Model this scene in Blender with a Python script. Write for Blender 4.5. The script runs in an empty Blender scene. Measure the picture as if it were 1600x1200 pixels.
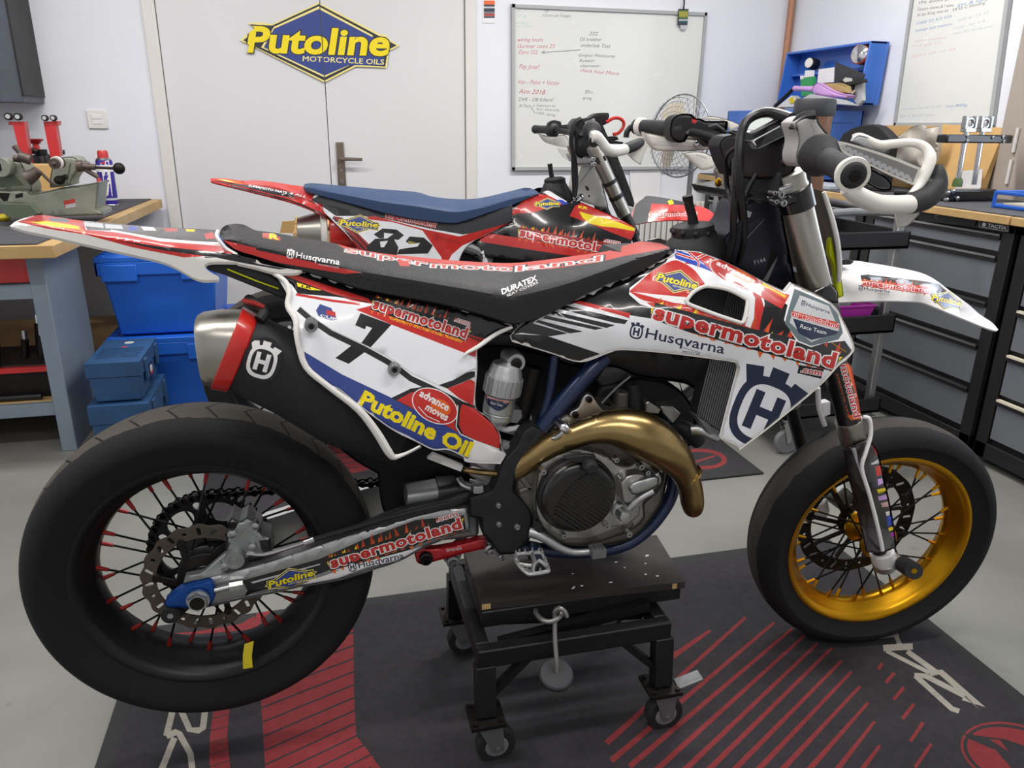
import bpy, bmesh, math, random
import numpy as np
from mathutils import Vector, Matrix, geometry
C = bpy.context.scene
COL = C.collection
random.seed(7); rng = np.random.default_rng(7)
PI = math.pi

# ------------------------------------------------------------------ camera
HC = 1.225                       # eye height above the floor
FPX = 1195.0                     # focal length in pixels of the 1600 px wide frame
_p, _r, _a = math.radians(18.85), 0.0123, math.radians(14.4)
_c = np.array([[math.cos(_r), 0, math.sin(_r)], [-math.sin(_r), 0, math.cos(_r)], [0, 0, 0]])
_fw = np.array([0, math.cos(_p), -math.sin(_p)]); _up = np.array([0, math.sin(_p), math.cos(_p)]); _rt = np.array([1., 0, 0])
_x = _rt * math.cos(_r) + _up * math.sin(_r); _y = -_rt * math.sin(_r) + _up * math.cos(_r)
_W = np.array([[math.cos(_a), math.sin(_a), 0], [-math.sin(_a), math.cos(_a), 0], [0, 0, 1.]])
CX, CY, CZ = _W @ _x, _W @ _y, _W @ _fw
CAM = np.array([0, 0, HC])
cam_d = bpy.data.cameras.new('camera'); cam = bpy.data.objects.new('camera', cam_d); COL.objects.link(cam)
cam_d.sensor_fit = 'HORIZONTAL'; cam_d.sensor_width = 36.0; cam_d.lens = 36.0 * FPX / 1600.0; cam_d.clip_start = 0.05
cam.matrix_world = Matrix(((CX[0], CY[0], -CZ[0], 0), (CX[1], CY[1], -CZ[1], 0), (CX[2], CY[2], -CZ[2], HC), (0, 0, 0, 1)))
C.camera = cam

# ------------------------------------------------------------------ light and exposure
w = bpy.data.worlds.new('world'); C.world = w; w.use_nodes = True
w.node_tree.nodes['Background'].inputs[0].default_value = (0.9, 0.95, 1, 1)
w.node_tree.nodes['Background'].inputs[1].default_value = 0.25
C.view_settings.view_transform = 'Standard'; C.view_settings.look = 'None'
C.view_settings.exposure = 0.0; C.view_settings.gamma = 1.0; C.view_settings.use_curve_mapping = False
ZC = 2.75                        # ceiling height
LAMPS = [(-0.9, 0.95, 1.5, 23), (-0.9, 3.0, 1.5, 33), (1.5, 0.95, 1.5, 26), (1.55, 3.0, 1.5, 47), (0.3, -0.9, 1.5, 26)]
for lx, ly, ln, pw in LAMPS:
    ld = bpy.data.lights.new('tube_light', 'AREA'); ld.shape = 'RECTANGLE'; ld.size = ln; ld.size_y = 0.16
    ld.energy = pw; ld.color = (1.0, 0.975, 0.95)
    lo = bpy.data.objects.new('tube_light', ld); COL.objects.link(lo); lo.location = (lx, ly, ZC - 0.075)

# ------------------------------------------------------------------ pixels to points
def rays(P):
    P = np.atleast_2d(np.asarray(P, float))[:, :2]
    return (P[:, :1] - 800) / FPX * CX + (600 - P[:, 1:]) / FPX * CY + CZ
def onY(P, y):
    d = rays(P); return CAM + d * (np.asarray(y).reshape(-1, 1) / d[:, 1:2])
def onX(P, x):
    d = rays(P); return CAM + d * (np.asarray(x).reshape(-1, 1) / d[:, 0:1])
def onZ(P, z):
    d = rays(P); return CAM + d * ((np.asarray(z).reshape(-1, 1) - HC) / d[:, 2:3])
def T(c, r, *p): return [(400 * c + a[0] / 4, 300 * r + a[1] / 4) + tuple(a[2:]) for a in p]
def ZM(ox, oy, k): return lambda *p: [(ox + a[0] / k, oy + a[1] / k) + tuple(a[2:]) for a in p]
HL, HR, HP, SH, RD = ZM(980, 150, 6.154), ZM(1220, 150, 6.154), ZM(1080, 300, 6.154), ZM(720, 520, 6.154), ZM(960, 500, 6.154)
PV, HU, BB, LB, LU = ZM(640, 680, 5), ZM(240, 760, 5.219), ZM(820, 120, 5), ZM(0, 160, 5), ZM(0, 380, 3.75)
TB, FK, FD, FW, ST, TL = ZM(1140, 50, 6), ZM(1380, 160, 6), ZM(1280, 300, 4), ZM(1150, 500, 4.617), ZM(660, 840, 3.333), ZM(320, 260, 5)

class TPS:                       # smooth scalar field through a few (px, py, value) points
    def __init__(s, pts, ex=0):
        s.ex = ex; A = np.array(pts, float); s.X = A[:, :2] / 100; n = len(A)
        K = s.phi(s.X, s.X) + np.eye(n) * 1e-3; P = np.hstack([np.ones((n, 1)), s.X])
        L = np.block([[K, P], [P.T, np.zeros((3, 3))]])
        s.w = np.linalg.lstsq(L, np.concatenate([A[:, 2], np.zeros(3)]), rcond=None)[0]
    def phi(s, a, b):
        r2 = ((a[:, None] - b[None]) ** 2).sum(-1); return -(r2 + 1e-6) ** (s.ex / 2) if s.ex else r2 * np.log(r2 + 1e-9)
    def __call__(s, P):
        P = np.asarray(P, float)[:, :2] / 100
        return s.phi(P, s.X) @ s.w[:-3] + np.hstack([np.ones((len(P), 1)), P]) @ s.w[-3:]
def side(ym, pts, ex=0, add=0.):               # surface of a bike's near side: (px, py, distance towards us from its middle plane)
    if isinstance(pts, (int, float)): return lambda P: onY(P, np.full(len(P), ym - pts))
    f = TPS(pts, ex); return lambda P: onY(P, ym - f(P) - add)

def strip(ym, bot, top, wid, drop=1.6, st=.42, ex=1.7):   # a body seen from the side and a little from above: flat flank, rounded top
    B, T_, Wd = np.array(bot, float), np.array(top, float), np.array(wid, float)
    def f(P):
        P = np.asarray(P, float); x = P[:, 0]; yb, yt = np.interp(x, B[:, 0], B[:, 1]), np.interp(x, T_[:, 0], T_[:, 1]); v = np.clip((yb - P[:, 1]) / np.maximum(yb - yt, 2), 0, 1)
        return onY(P, ym - np.interp(x, Wd[:, 0], Wd[:, 1]) * (1 - drop * np.clip((v - st) / (1 - st), 0, 1) ** ex))
    f.rows = (B, T_); return f

# ------------------------------------------------------------------ materials
M = {}
def lin(h):
    h = h.lstrip('#'); v = [int(h[i:i + 2], 16) / 255 for i in (0, 2, 4)]
    return tuple(x / 12.92 if x <= .04045 else ((x + .055) / 1.055) ** 2.4 for x in v) + (1,)
def mat(name, col, rough=.45, metal=0., var=.0, vs=8., bump=0., bs=200., coat=0., alpha=1., emit=None, trans=0., col2=None, aniso=0.):
    m = bpy.data.materials.new(name); m.use_nodes = True; nt = m.node_tree; b = nt.nodes['Principled BSDF']
    c = lin(col); b.inputs['Base Color'].default_value = c; b.inputs['Roughness'].default_value = rough; b.inputs['Metallic'].default_value = metal
    b.inputs['Coat Weight'].default_value = coat; b.inputs['Coat Roughness'].default_value = .06
    if alpha < 1: b.inputs['Alpha'].default_value = alpha
    if trans: b.inputs['Transmission Weight'].default_value = trans
    if aniso: b.inputs['Anisotropic'].default_value = aniso
    if emit: b.inputs['Emission Color'].default_value = lin(emit[0]); b.inputs['Emission Strength'].default_value = emit[1]
    tc = nt.nodes.new('ShaderNodeTexCoord')
    if var or col2:
        n = nt.nodes.new('ShaderNodeTexNoise'); n.inputs['Scale'].default_value = vs; n.inputs['Detail'].default_value = 6; n.inputs['Roughness'].default_value = .6
        nt.links.new(tc.outputs['Object'], n.inputs['Vector'])
        r = nt.nodes.new('ShaderNodeValToRGB'); r.color_ramp.elements[0].position = .35; r.color_ramp.elements[1].position = .68
        d = lin(col2) if col2 else tuple(x * (1 - var) for x in c[:3]) + (1,)
        r.color_ramp.elements[0].color = d; r.color_ramp.elements[1].color = c
        nt.links.new(n.outputs['Fac'], r.inputs['Fac']); nt.links.new(r.outputs['Color'], b.inputs['Base Color'])
        q = nt.nodes.new('ShaderNodeMapRange'); q.inputs['To Min'].default_value = min(1, rough * 1.25); q.inputs['To Max'].default_value = rough * .85
        nt.links.new(n.outputs['Fac'], q.inputs['Value']); nt.links.new(q.outputs['Result'], b.inputs['Roughness'])
    if bump:
        n2 = nt.nodes.new('ShaderNodeTexNoise'); n2.inputs['Scale'].default_value = bs; n2.inputs['Detail'].default_value = 3
        bp = nt.nodes.new('ShaderNodeBump'); bp.inputs['Strength'].default_value = bump; bp.inputs['Distance'].default_value = .002
        nt.links.new(tc.outputs['Object'], n2.inputs['Vector']); nt.links.new(n2.outputs['Fac'], bp.inputs['Height']); nt.links.new(bp.outputs['Normal'], b.inputs['Normal'])
    M[name] = m; return m
def math_node(nt, op, a, b=None):
    n = nt.nodes.new('ShaderNodeMath'); n.operation = op
    for i, v in enumerate((a, b)):
        if v is None: continue
        if isinstance(v, (int, float)): n.inputs[i].default_value = v
        else: nt.links.new(v, n.inputs[i])
    return n.outputs[0]

# ------------------------------------------------------------------ geometry collector
def nrm(v): v = np.asarray(v, float); return v / (np.linalg.norm(v) + 1e-12)
def frame(ax):
    ax = nrm(ax); u = np.array([0, 0, 1.]) if abs(ax[2]) < .9 else np.array([1., 0, 0])
    u = nrm(u - ax * (u @ ax)); return u, np.cross(ax, u), ax
def smooth(P, k=6, closed=False):
    P = np.asarray(P, float); n = len(P); out = []
    for i in range(n if closed else n - 1):
        a, b, c, d = (P[(i - 1) % n], P[i], P[(i + 1) % n], P[(i + 2) % n]) if closed else (P[max(i - 1, 0)], P[i], P[i + 1], P[min(i + 2, n - 1)])
        for t in np.arange(k) / k:
            out.append(.5 * (2 * b + (c - a) * t + (2 * a - 5 * b + 4 * c - d) * t * t + (3 * b - a - 3 * c + d) * t ** 3))
    if not closed: out.append(P[-1])
    return np.array(out)
def softpoly(P, k=5, lim=50):    # closed outline: rounds gentle turns, keeps sharp corners
    P = np.asarray(P, float)[:, :2]; n = len(P); out = []
    def sharp(i):
        u, v = nrm(P[i] - P[i - 1]), nrm(P[(i + 1) % n] - P[i]); return math.degrees(math.acos(np.clip(u @ v, -1, 1))) > lim
    S = [sharp(i) for i in range(n)]
    for i in range(n):
        b, c = P[i], P[(i + 1) % n]; a = b + (b - c) if S[i] else P[i - 1]; d = c + (c - b) if S[(i + 1) % n] else P[(i + 2) % n]
        for t in np.arange(k) / k:
            out.append(.5 * (2 * b + (c - a) * t + (2 * a - 5 * b + 4 * c - d) * t * t + (3 * b - a - 3 * c + d) * t ** 3))
    return np.array(out)
class G:
    def __init__(s, m=None):
        s.v, s.f, s.mi, s.ms, s.cur = [], [], [], [], 0
        if m: s.m(m)
    def m(s, name):
        if name not in s.ms: s.ms.append(name)
        s.cur = s.ms.index(name); return s
    def add(s, V, F):
        o = len(s.v); s.v += [tuple(map(float, q)) for q in V]; s.f += [tuple(int(i) + o for i in f) for f in F]; s.mi += [s.cur] * len(F); return s
    def bx(s, x0, x1, y0, y1, z0, z1):
        V = [(x, y, z) for z in (z0, z1) for y in (y0, y1) for x in (x0, x1)]
        return s.add(V, [(0, 2, 3, 1), (4, 5, 7, 6), (0, 1, 5, 4), (2, 6, 7, 3), (0, 4, 6, 2), (1, 3, 7, 5)])
    def hexa(s, A, B):           # two quads, corner to corner
        return s.add(list(A) + list(B), [(3, 2, 1, 0), (4, 5, 6, 7), (0, 1, 5, 4), (1, 2, 6, 5), (2, 3, 7, 6), (3, 0, 4, 7)])
    def bar(s, p0, p1, wd, ht, up=(0, 0, 1)):
        p0, p1 = np.asarray(p0, float), np.asarray(p1, float); ax = nrm(p1 - p0); u = np.asarray(up, float); u = nrm(u - ax * (u @ ax)); r = np.cross(ax, u)
        q = lambda p: [p + r * a * wd / 2 + u * b * ht / 2 for a, b in ((-1, -1), (1, -1), (1, 1), (-1, 1))]
        return s.hexa(q(p0), q(p1))
    def rings(s, R, caps=(1, 1), closed=False):
        n = len(R[0]); V = [p for r in R for p in r]; k = len(R); F = []
        for i in range(k if closed else k - 1):
            j = (i + 1) % k
            F += [(i * n + a, i * n + (a + 1) % n, j * n + (a + 1) % n, j * n + a) for a in range(n)]
        if not closed:
            if caps[0]: F.append(tuple(range(n))[::-1])
            if caps[1]: F.append(tuple(range((k - 1) * n, k * n)))
        return s.add(V, F)
    def cyl(s, p0, p1, r, r1=None, n=20, caps=(1, 1)):
        p0, p1 = np.asarray(p0, float), np.asarray(p1, float); u, v, a = frame(p1 - p0); r1 = r if r1 is None else r1
        t = np.arange(n) * 2 * PI / n; c = np.cos(t)[:, None] * u + np.sin(t)[:, None] * v
        return s.rings([p0 + c * r, p1 + c * r1], caps)
    def lathe(s, prof, o, ax, n=32, ref=None, closed=False, arc=None):   # prof: (radius, distance along the axis)
        u, v, a = frame(ax); o = np.asarray(o, float)
        if ref is not None: u = nrm(np.asarray(ref, float) - a * (np.asarray(ref) @ a)); v = np.cross(a, u)
        t = np.arange(n) * 2 * PI / n; c = np.cos(t)[:, None] * u + np.sin(t)[:, None] * v
        return s.rings([o + a * h + c * max(r, 1e-5) for r, h in prof], (prof[0][0] > 1e-4, prof[-1][0] > 1e-4), closed)
    def tube(s, P, r, n=10, k=0, flat=None, caps=(1, 1), closed=False):  # r: radius or list; flat: (ratio, up) squashes the section
        P = np.asarray(P, float); r = np.full(len(P), r) if np.isscalar(r) else np.asarray(r, float)
        if k: Q = smooth(np.hstack([P, r[:, None]]), k, closed); P, r = Q[:, :3], Q[:, 3]
        m = len(P); R = []; u = None
        for i in range(m):
            a, b = (P[i - 1], P[(i + 1) % m]) if closed else (P[max(i - 1, 0)], P[min(i + 1, m - 1)])
            d = nrm(b - a)
            if flat is not None: u = np.asarray(flat[1], float)
            elif u is None: u = frame(d)[0]
            u = nrm(u - d * (u @ d)); v = np.cross(d, u); t = np.arange(n) * 2 * PI / n; q = flat[0] if flat else 1
            R.append(P[i] + r[i] * (np.cos(t)[:, None] * u * q + np.sin(t)[:, None] * v))
        return s.rings(R, caps, closed)
    def ball(s, c, r, n=14, sc=(1, 1, 1)):
        pr = [(math.sin(t) * r, -math.cos(t) * r) for t in np.linspace(0, PI, n // 2 + 1)]; o = len(s.v); s.lathe(pr, (0, 0, 0), (0, 0, 1), n)
        for i in range(o, len(s.v)): s.v[i] = tuple(s.v[i][j] * sc[j] + c[j] for j in range(3))
        return s
    def prism(s, poly, vec):     # 3-D outline pushed along vec
        P = [np.asarray(p, float) for p in poly]; n = len(P); Q = [p + np.asarray(vec, float) for p in P]; o = len(s.v); s.add(P + Q, [])
        tri = geometry.tessellate_polygon([[Vector(p) for p in P]])
        F = [tuple(t) for t in tri] + [tuple(i + n for i in t[::-1]) for t in tri] + [(i, i + n, (i + 1) % n + n, (i + 1) % n) for i in range(n)]
        s.f += [tuple(i + o for i in f) for f in F]; s.mi += [s.cur] * len(F); return s
    def plate(s, out, holes, o, U, V, th):   # flat sheet with holes, outline in (u, v), thickness along U x V
        o, U, V = (np.asarray(q, float) for q in (o, U, V)); nn = nrm(np.cross(U, V)) * th
        pts, eds = [], []
        for L in [out] + list(holes):
            b = len(pts); pts += [Vector(p[:2]) for p in L]; eds += [(b + i, b + (i + 1) % len(L)) for i in range(len(L))]
        R = geometry.delaunay_2d_cdt(pts, eds, [], 0, 1e-7, False); vv = np.array([tuple(p) for p in R[0]]); tr = np.array(R[2]); ct = vv[tr].mean(1)
        k = inpoly(ct, out)
        for h in holes: k &= ~inpoly(ct, h)
        W = [o + U * p[0] + V * p[1] for p in vv]; n = len(W); F = [tuple(t) for t in tr[k]]
        E = {}
        for f in F:
            for i in range(3): e = (f[i], f[(i + 1) % 3]); E[tuple(sorted(e))] = None if tuple(sorted(e)) in E else e
        S = [(e[1], e[0], e[0] + n, e[1] + n) for e in E.values() if e]
        return s.add([p + nn / 2 for p in W] + [p - nn / 2 for p in W], F + [tuple(i + n for i in f[::-1]) for f in F] + S)
    def mesh(s, name, ang=35, normals=True):
        me = bpy.data.meshes.new(name); me.from_pydata(s.v, [], s.f)
        for q in s.ms: me.materials.append(M[q])
        me.polygons.foreach_set('material_index', s.mi); me.polygons.foreach_set('use_smooth', [True] * len(s.f))
        if normals:
            bm = bmesh.new(); bm.from_mesh(me); bmesh.ops.recalc_face_normals(bm, faces=bm.faces); bm.to_mesh(me); bm.free()
        me.set_sharp_from_angle(angle=math.radians(ang)); me.update(); return me
    def build(s, name, parent=None, bevel=0, ang=35, label=None, loc=None, normals=True, seg=2):
        return place(s.mesh(name, ang, normals), name, parent, bevel, label, loc, seg)
def mcopy(g, ym, name, parent, **k):      # the same part on the other side of the middle plane
    h = G(); h.v = [(x, 2 * ym - y, z) for x, y, z in g.v]; h.f = [f[::-1] for f in g.f]; h.mi = g.mi; h.ms = g.ms
    return h.build(name, parent, normals=False, **k)
def wloc(o):
    v = Vector((0, 0, 0))
    while o: v += o.location; o = o.parent
    return v
def place(me, name, parent=None, bevel=0, label=None, loc=None, seg=2):
    o = bpy.data.objects.new(name, me); COL.objects.link(o)
    if parent is not None:
        o.parent = parent
        o.location = -wloc(parent) if loc is None else loc
    elif loc is not None: o.location = loc
    if bevel:
        b = o.modifiers.new('bevel', 'BEVEL'); b.width = bevel; b.segments = seg; b.limit_method = 'ANGLE'; b.angle_limit = math.radians(40)
    if label: o['label'] = label
    return o
def tag(o, label=None, cat=None, group=None, kind=None):
    for k, v in (('label', label), ('category', cat), ('group', group), ('kind', kind)):
        if v: o[k] = v
    return o
def thing(name, label, cat, loc=(0, 0, 0), group=None):
    o = bpy.data.objects.new(name, None); COL.objects.link(o); o.location = loc; o.empty_display_size = .1; return tag(o, label, cat, group)
def dup(o, loc=None, label=None, rotz=None, parent=None):
    c = o.copy(); COL.objects.link(c)
    if parent: c.parent = parent
    if loc is not None: c.location = loc
    if rotz is not None: c.rotation_euler = (0, 0, rotz)
    if label: c['label'] = label
    for ch in list(o.children):
        dup(ch, parent=c)
    return c

# ------------------------------------------------------------------ flat tests and lettering
def insegs(P, S):
    x, y = P[:, :1], P[:, 1:]; x0, y0, x1, y1 = S[None, :, 0, 0], S[None, :, 0, 1], S[None, :, 1, 0], S[None, :, 1, 1]
    c = (y0 > y) != (y1 > y); dy = np.where(np.abs(y1 - y0) < 1e-12, 1e-12, y1 - y0)
    return ((c & (x < (x1 - x0) * (y - y0) / dy + x0)).sum(1) % 2) == 1
def loopsegs(L):
    L = np.asarray(L, float)[:, :2]; return np.stack([L, np.roll(L, -1, 0)], 1)
def inpoly(P, L): return insegs(np.asarray(P), loopsegs(L))
def edgedist(P, S):
    a, b = S[None, :, 0], S[None, :, 1]; d = b - a; t = np.clip(((P[:, None] - a) * d).sum(-1) / ((d ** 2).sum(-1) + 1e-12), 0, 1)
    return np.sqrt((((a + d * t[..., None]) - P[:, None]) ** 2).sum(-1).min(1))
_gl = {}
def glyphs(txt, bold=0., shear=0., sp=1., res=2):
    key = (txt, bold, shear, sp, res)
    if key in _gl: return _gl[key]
    cu = bpy.data.curves.new('lettering', 'FONT'); cu.body = txt; cu.offset = bold; cu.shear = shear; cu.space_character = sp; cu.resolution_u = res
    o = bpy.data.objects.new('lettering', cu); COL.objects.link(o); bpy.context.view_layer.update()
    me = o.evaluated_get(bpy.context.evaluated_depsgraph_get()).to_mesh()
    V = np.array([v.co[:2] for v in me.vertices]); F = [tuple(p.vertices) for p in me.polygons]
    par = list(range(len(V)))
    def find(i):
        while par[i] != i: par[i] = par[par[i]]; i = par[i]
        return i
    cnt = {}
    for f in F:
        for i in range(len(f)):
            a, b = f[i], f[(i + 1) % len(f)]; cnt[(min(a, b), max(a, b))] = cnt.get((min(a, b), max(a, b)), 0) + 1; par[find(a)] = find(b)
    comp = {}
    for (a, b), k in cnt.items():
        if k == 1: comp.setdefault(find(a), []).append((V[a], V[b]))
    o.to_mesh_clear(); bpy.data.objects.remove(o); bpy.data.curves.remove(cu)
    res_ = [np.array(c) for c in comp.values()]; _gl[key] = res_; return res_
def textsegs(txt, p0, p1, h, bold=0., shear=0., sp=1., grow=0., up=None, res=2):
    """letters with their baseline from p0 to p1 (pixels) and capital height h; grow adds to the boldness without moving them"""
    base = glyphs(txt, 0, shear, sp, res); A = np.concatenate([c.reshape(-1, 2) for c in base]); x0, x1 = A[:, 0].min(), A[:, 0].max()
    H = .73; p0, p1 = np.array(p0, float), np.array(p1, float); d = p1 - p0
    upv = nrm((d[1], -d[0])) * h if up is None else np.array(up, float)
    out = []
    for c in glyphs(txt, bold + grow, shear, sp, res):
        out.append(p0 + (c[..., :1] - x0) / (x1 - x0) * d + c[..., 1:] / H * upv)
    return out

class Panel:                     # a sheet with graphics: outline and graphics in pixels, S puts them on the thing's own surface
    def __init__(s, out, S, base, holes=(), grid=14, roll=None, soft=True, k=4):
        s.out = softpoly(out, k) if soft else np.asarray(out, float)[:, :2]
        s.holes = [softpoly(h, k) if soft else np.asarray(h, float)[:, :2] for h in holes]
        s.S, s.base, s.grid, s.roll, s.L = S, base, grid, roll, []
    def poly(s, pts, m, soft=False):
        s.L.append(([loopsegs(softpoly(pts, 4) if soft else pts)], m)); return s
    def line(s, pts, wd, m, closed=False):
        P = np.asarray(pts, float)[:, :2]; n = len(P); t = np.array([nrm((P[(i + 1) % n] if closed else P[min(i + 1, n - 1)]) - (P[i - 1] if closed else P[max(i - 1, 0)])) for i in range(n)])
        nv = np.stack([-t[:, 1], t[:, 0]], 1) * wd / 2
        if closed: s.L.append(([np.concatenate([loopsegs(P + nv), loopsegs(P - nv)])], m)); return s
        return s.poly(np.vstack([P + nv, (P - nv)[::-1]]), m)
    def text(s, txt, p0, p1, h, m, **kw):
        s.L.append((textsegs(txt, p0, p1, h, **kw), m)); return s
    def mesh(s, g, vec, th, edge=None, back=True):
        outl = [s.out] + s.holes; bs = np.concatenate([loopsegs(o) for o in outl])
        pts, eds = [], []
        idx = {}
        def vid(p):
            k = (round(float(p[0]), 2), round(float(p[1]), 2))
            if k not in idx: idx[k] = len(pts); pts.append(Vector((float(p[0]), float(p[1]))))
            return idx[k]
        def addsegs(S, mx):
            for a, b in S:
                n = max(1, int(np.linalg.norm(b - a) / mx)) if mx else 1; q = [vid(a + (b - a) * i / n) for i in range(n + 1)]
                eds.extend((q[i], q[i + 1]) for i in range(n) if q[i] != q[i + 1])
        addsegs(bs, s.grid)
        for comps, m in s.L:
            for c in comps: addsegs(c, s.grid * 2)
        lo, hi = s.out.min(0), s.out.max(0); gx, gy = np.meshgrid(np.arange(lo[0], hi[0], s.grid), np.arange(lo[1], hi[1], s.grid)); gp = np.stack([gx.ravel(), gy.ravel()], 1)
        if hasattr(s.S, 'rows'):             # follow the flank lines of a strip
            B, T_ = s.S.rows; xs = np.repeat(np.arange(lo[0], hi[0], s.grid), 15); vs = np.tile(np.linspace(.03, .99, 15), len(xs) // 15); yb, yt = np.interp(xs, B[:, 0], B[:, 1]), np.interp(xs, T_[:, 0], T_[:, 1]); gp = np.stack([xs, yb - (yb - yt) * vs], 1)
        def inside(P):
            k = inpoly(P, s.out)
            for h in s.holes: k &= ~inpoly(P, h)
            return k
        gp = gp[inside(gp)]
        if len(gp): gp = gp[edgedist(gp, bs) > (.9 if hasattr(s.S, 'rows') else s.grid * .35)]
        if s.roll:
            ex = []
            for L in outl:
                t = np.roll(L, -1, 0) - np.roll(L, 1, 0); nv = np.stack([-t[:, 1], t[:, 0]], 1); nv /= np.linalg.norm(nv, axis=1)[:, None] + 1e-9
                for q in (.3, .65, 1): ex += [L + nv * s.roll[0] * q, L - nv * s.roll[0] * q]
            ex = np.concatenate(ex)[::1]; ex = ex[inside(ex)]; d = edgedist(ex, bs); ex = ex[d > s.roll[0] * .22]; gp = np.concatenate([gp, ex])
        for p in gp: vid(p)
        R = geometry.delaunay_2d_cdt(pts, list(set(eds)), [], 0, 1e-4, False)
        V = np.array([tuple(p) for p in R[0]]); tr = np.array([t for t in R[2] if len(t) == 3]); ct = V[tr].mean(1)
        keep = inside(ct); tr, ct = tr[keep], ct[keep]
        mi = np.full(len(tr), 0); names = [s.base]
        for comps, m in s.L:
            if m not in names: names.append(m)
            for c in comps:
                bb0, bb1 = c.reshape(-1, 2).min(0), c.reshape(-1, 2).max(0); k = np.where(((ct >= bb0) & (ct <= bb1)).all(1))[0]
                if len(k): mi[k[insegs(ct[k], c)]] = names.index(m)
        def surf(P):
            W = s.S(P)
            if s.roll:
                d = np.clip(edgedist(P, bs) / s.roll[0], 0, 1); W = W + np.asarray(vec, float)[None] * (s.roll[1] * (1 - np.sqrt(np.clip(1 - (1 - d) ** 2, 0, 1))))[:, None]
            return W
        use = np.unique(tr); rm = np.full(len(V), -1); rm[use] = np.arange(len(use)); W = surf(V[use]); tr = rm[tr]
        nn = np.cross(W[tr[:, 1]] - W[tr[:, 0]], W[tr[:, 2]] - W[tr[:, 0]]); fl = (nn * (CAM - W[tr].mean(1))).sum(1) < 0; tr[fl] = tr[fl][:, ::-1]
        off = len(g.v); g.v += [tuple(map(float, q)) for q in W]
        for j, nm in enumerate(names):
            g.m(nm); q = tr[mi == j]; g.f += [tuple(int(i) + off for i in f) for f in q]; g.mi += [g.cur] * len(q)
        if th:
            g.m(edge or s.base); vec = nrm(vec) * th
            for L in outl:
                n = len(L); A = surf(L + 0); B = A + vec; f = [(i, (i + 1) % n, (i + 1) % n + n, i + n) for i in range(n)]; g.add(list(A) + list(B), f)
            if back:
                pts2, e2 = [], []
                for L in outl:
                    b = len(pts2); pts2 += [Vector(p) for p in L]; e2 += [(b + i, b + (i + 1) % len(L)) for i in range(len(L))]
                gq = gp[::1] if len(gp) < 400 else gp[::3]
                pts2 += [Vector(p) for p in gq]
                R = geometry.delaunay_2d_cdt(pts2, e2, [], 0, 1e-4, False); V2 = np.array([tuple(p) for p in R[0]]); t2 = np.array(R[2]); t2 = t2[inside(V2[t2].mean(1))]
                g.add(surf(V2) + vec, t2[:, ::-1] if False else t2)
        return g
    def build(s, name, parent=None, th=.003, vec=(0, 1, 0), edge=None, mirror=None, ang=40, label=None, back=True, bevel=0):
        g = G(); s.mesh(g, vec, th, edge, back)
        o = g.build(name, parent, ang=ang, label=label, normals=False)
        if mirror is not None: mcopy(g, mirror, name, parent)
        return o
# ------------------------------------------------------------------ materials
mat('wall_white', '#e6e8ee', .75, var=.03, vs=1.5, bump=.15, bs=90)
mat('ceiling_white', '#ececec', .8)
mat('door_white', '#dad9da', .45, var=.02, vs=2)
mat('trim_white', '#dfdcd6', .5, var=.05, vs=6)
mat('gap_dark', '#4b4a4a', .8)
mat('white', '#eceaea', .3, coat=.4, var=.02, vs=20)
mat('white_soft', '#e6e3de', .42, var=.05, vs=14)
mat('red', '#c2231c', .3, coat=.5, var=.04, vs=25)
mat('red_dark', '#8e1a17', .35)
mat('black', '#131214', .38, var=.1, vs=30)
mat('black_gloss', '#111013', .22, coat=.5)
mat('black_soft', '#19191b', .62, var=.12, vs=40, bump=.15, bs=300)
mat('black_matte', '#161617', .8, var=.15, vs=30)
mat('charcoal', '#333438', .55, var=.1, vs=20)
mat('grey_mid', '#77797c', .5, var=.06, vs=15)
mat('grey_light', '#b9bbbd', .45)
mat('navy', '#16213f', .35, coat=.3)
mat('blue', '#2b3f86', .35, coat=.3)
mat('blue_bright', '#1d3fae', .35, coat=.3)
mat('yellow', '#f0d800', .4, coat=.2)
mat('yellow_pale', '#efe08a', .4)
mat('orange', '#e2601a', .4, coat=.3)
mat('orange_deep', '#b93a10', .4, coat=.3)
mat('steel', '#b8b9ba', .28, 1., var=.12, vs=30)
mat('steel_brushed', '#b9b5ac', .34, 1., var=.12, vs=18, aniso=.5)
mat('alu', '#c3c4c4', .42, 1., var=.15, vs=22, bump=.1, bs=150)
mat('alu_dull', '#8f9192', .5, .85, var=.18, vs=18, bump=.2, bs=120)
mat('iron_dark', '#2d2a28', .5, .8, var=.3, vs=30, bump=.2, bs=150)
mat('disc_steel', '#6a6058', .42, .9, var=.25, vs=25)
mat('gold', '#d39a20', .3, 1., var=.15, vs=12)
mat('titanium', '#b79f6c', .26, 1., vs=3, col2='#8a7148')
mat('frame_blue', '#1b2b4d', .35, .3, coat=.3, var=.1, vs=20)
mat('chrome', '#d7d8da', .12, 1.)
mat('rubber', '#1a1a1c', .7, var=.2, vs=18, bump=.3, bs=90)
mat('rubber_grip', '#242427', .65, var=.1, vs=60, bump=.3, bs=400)
mat('wood_edge', '#c4a26c', .55, var=.18, vs=9, bump=.1, bs=60)
mat('cardboard', '#cfa76c', .8, var=.1, vs=8)
mat('cabinet_grey', '#6d7178', .5, var=.05, vs=5)
mat('cabinet_black', '#1a191a', .5, var=.1, vs=12)
mat('bench_blue', '#7f8c99', .5, var=.08, vs=6)
mat('crate_blue', '#1d66d2', .42, var=.06, vs=6)
mat('box_teal', '#28517e', .55, var=.25, vs=8)
mat('lathe_green', '#8a8d7f', .5, var=.12, vs=12, bump=.15, bs=60)
mat('tool_red', '#c52527', .4, coat=.3, var=.06, vs=14)
mat('chest_blue', '#3a6fc8', .35, coat=.3, var=.04, vs=10)
mat('copper', '#b98566', .5, .2, var=.15, vs=20)
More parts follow.
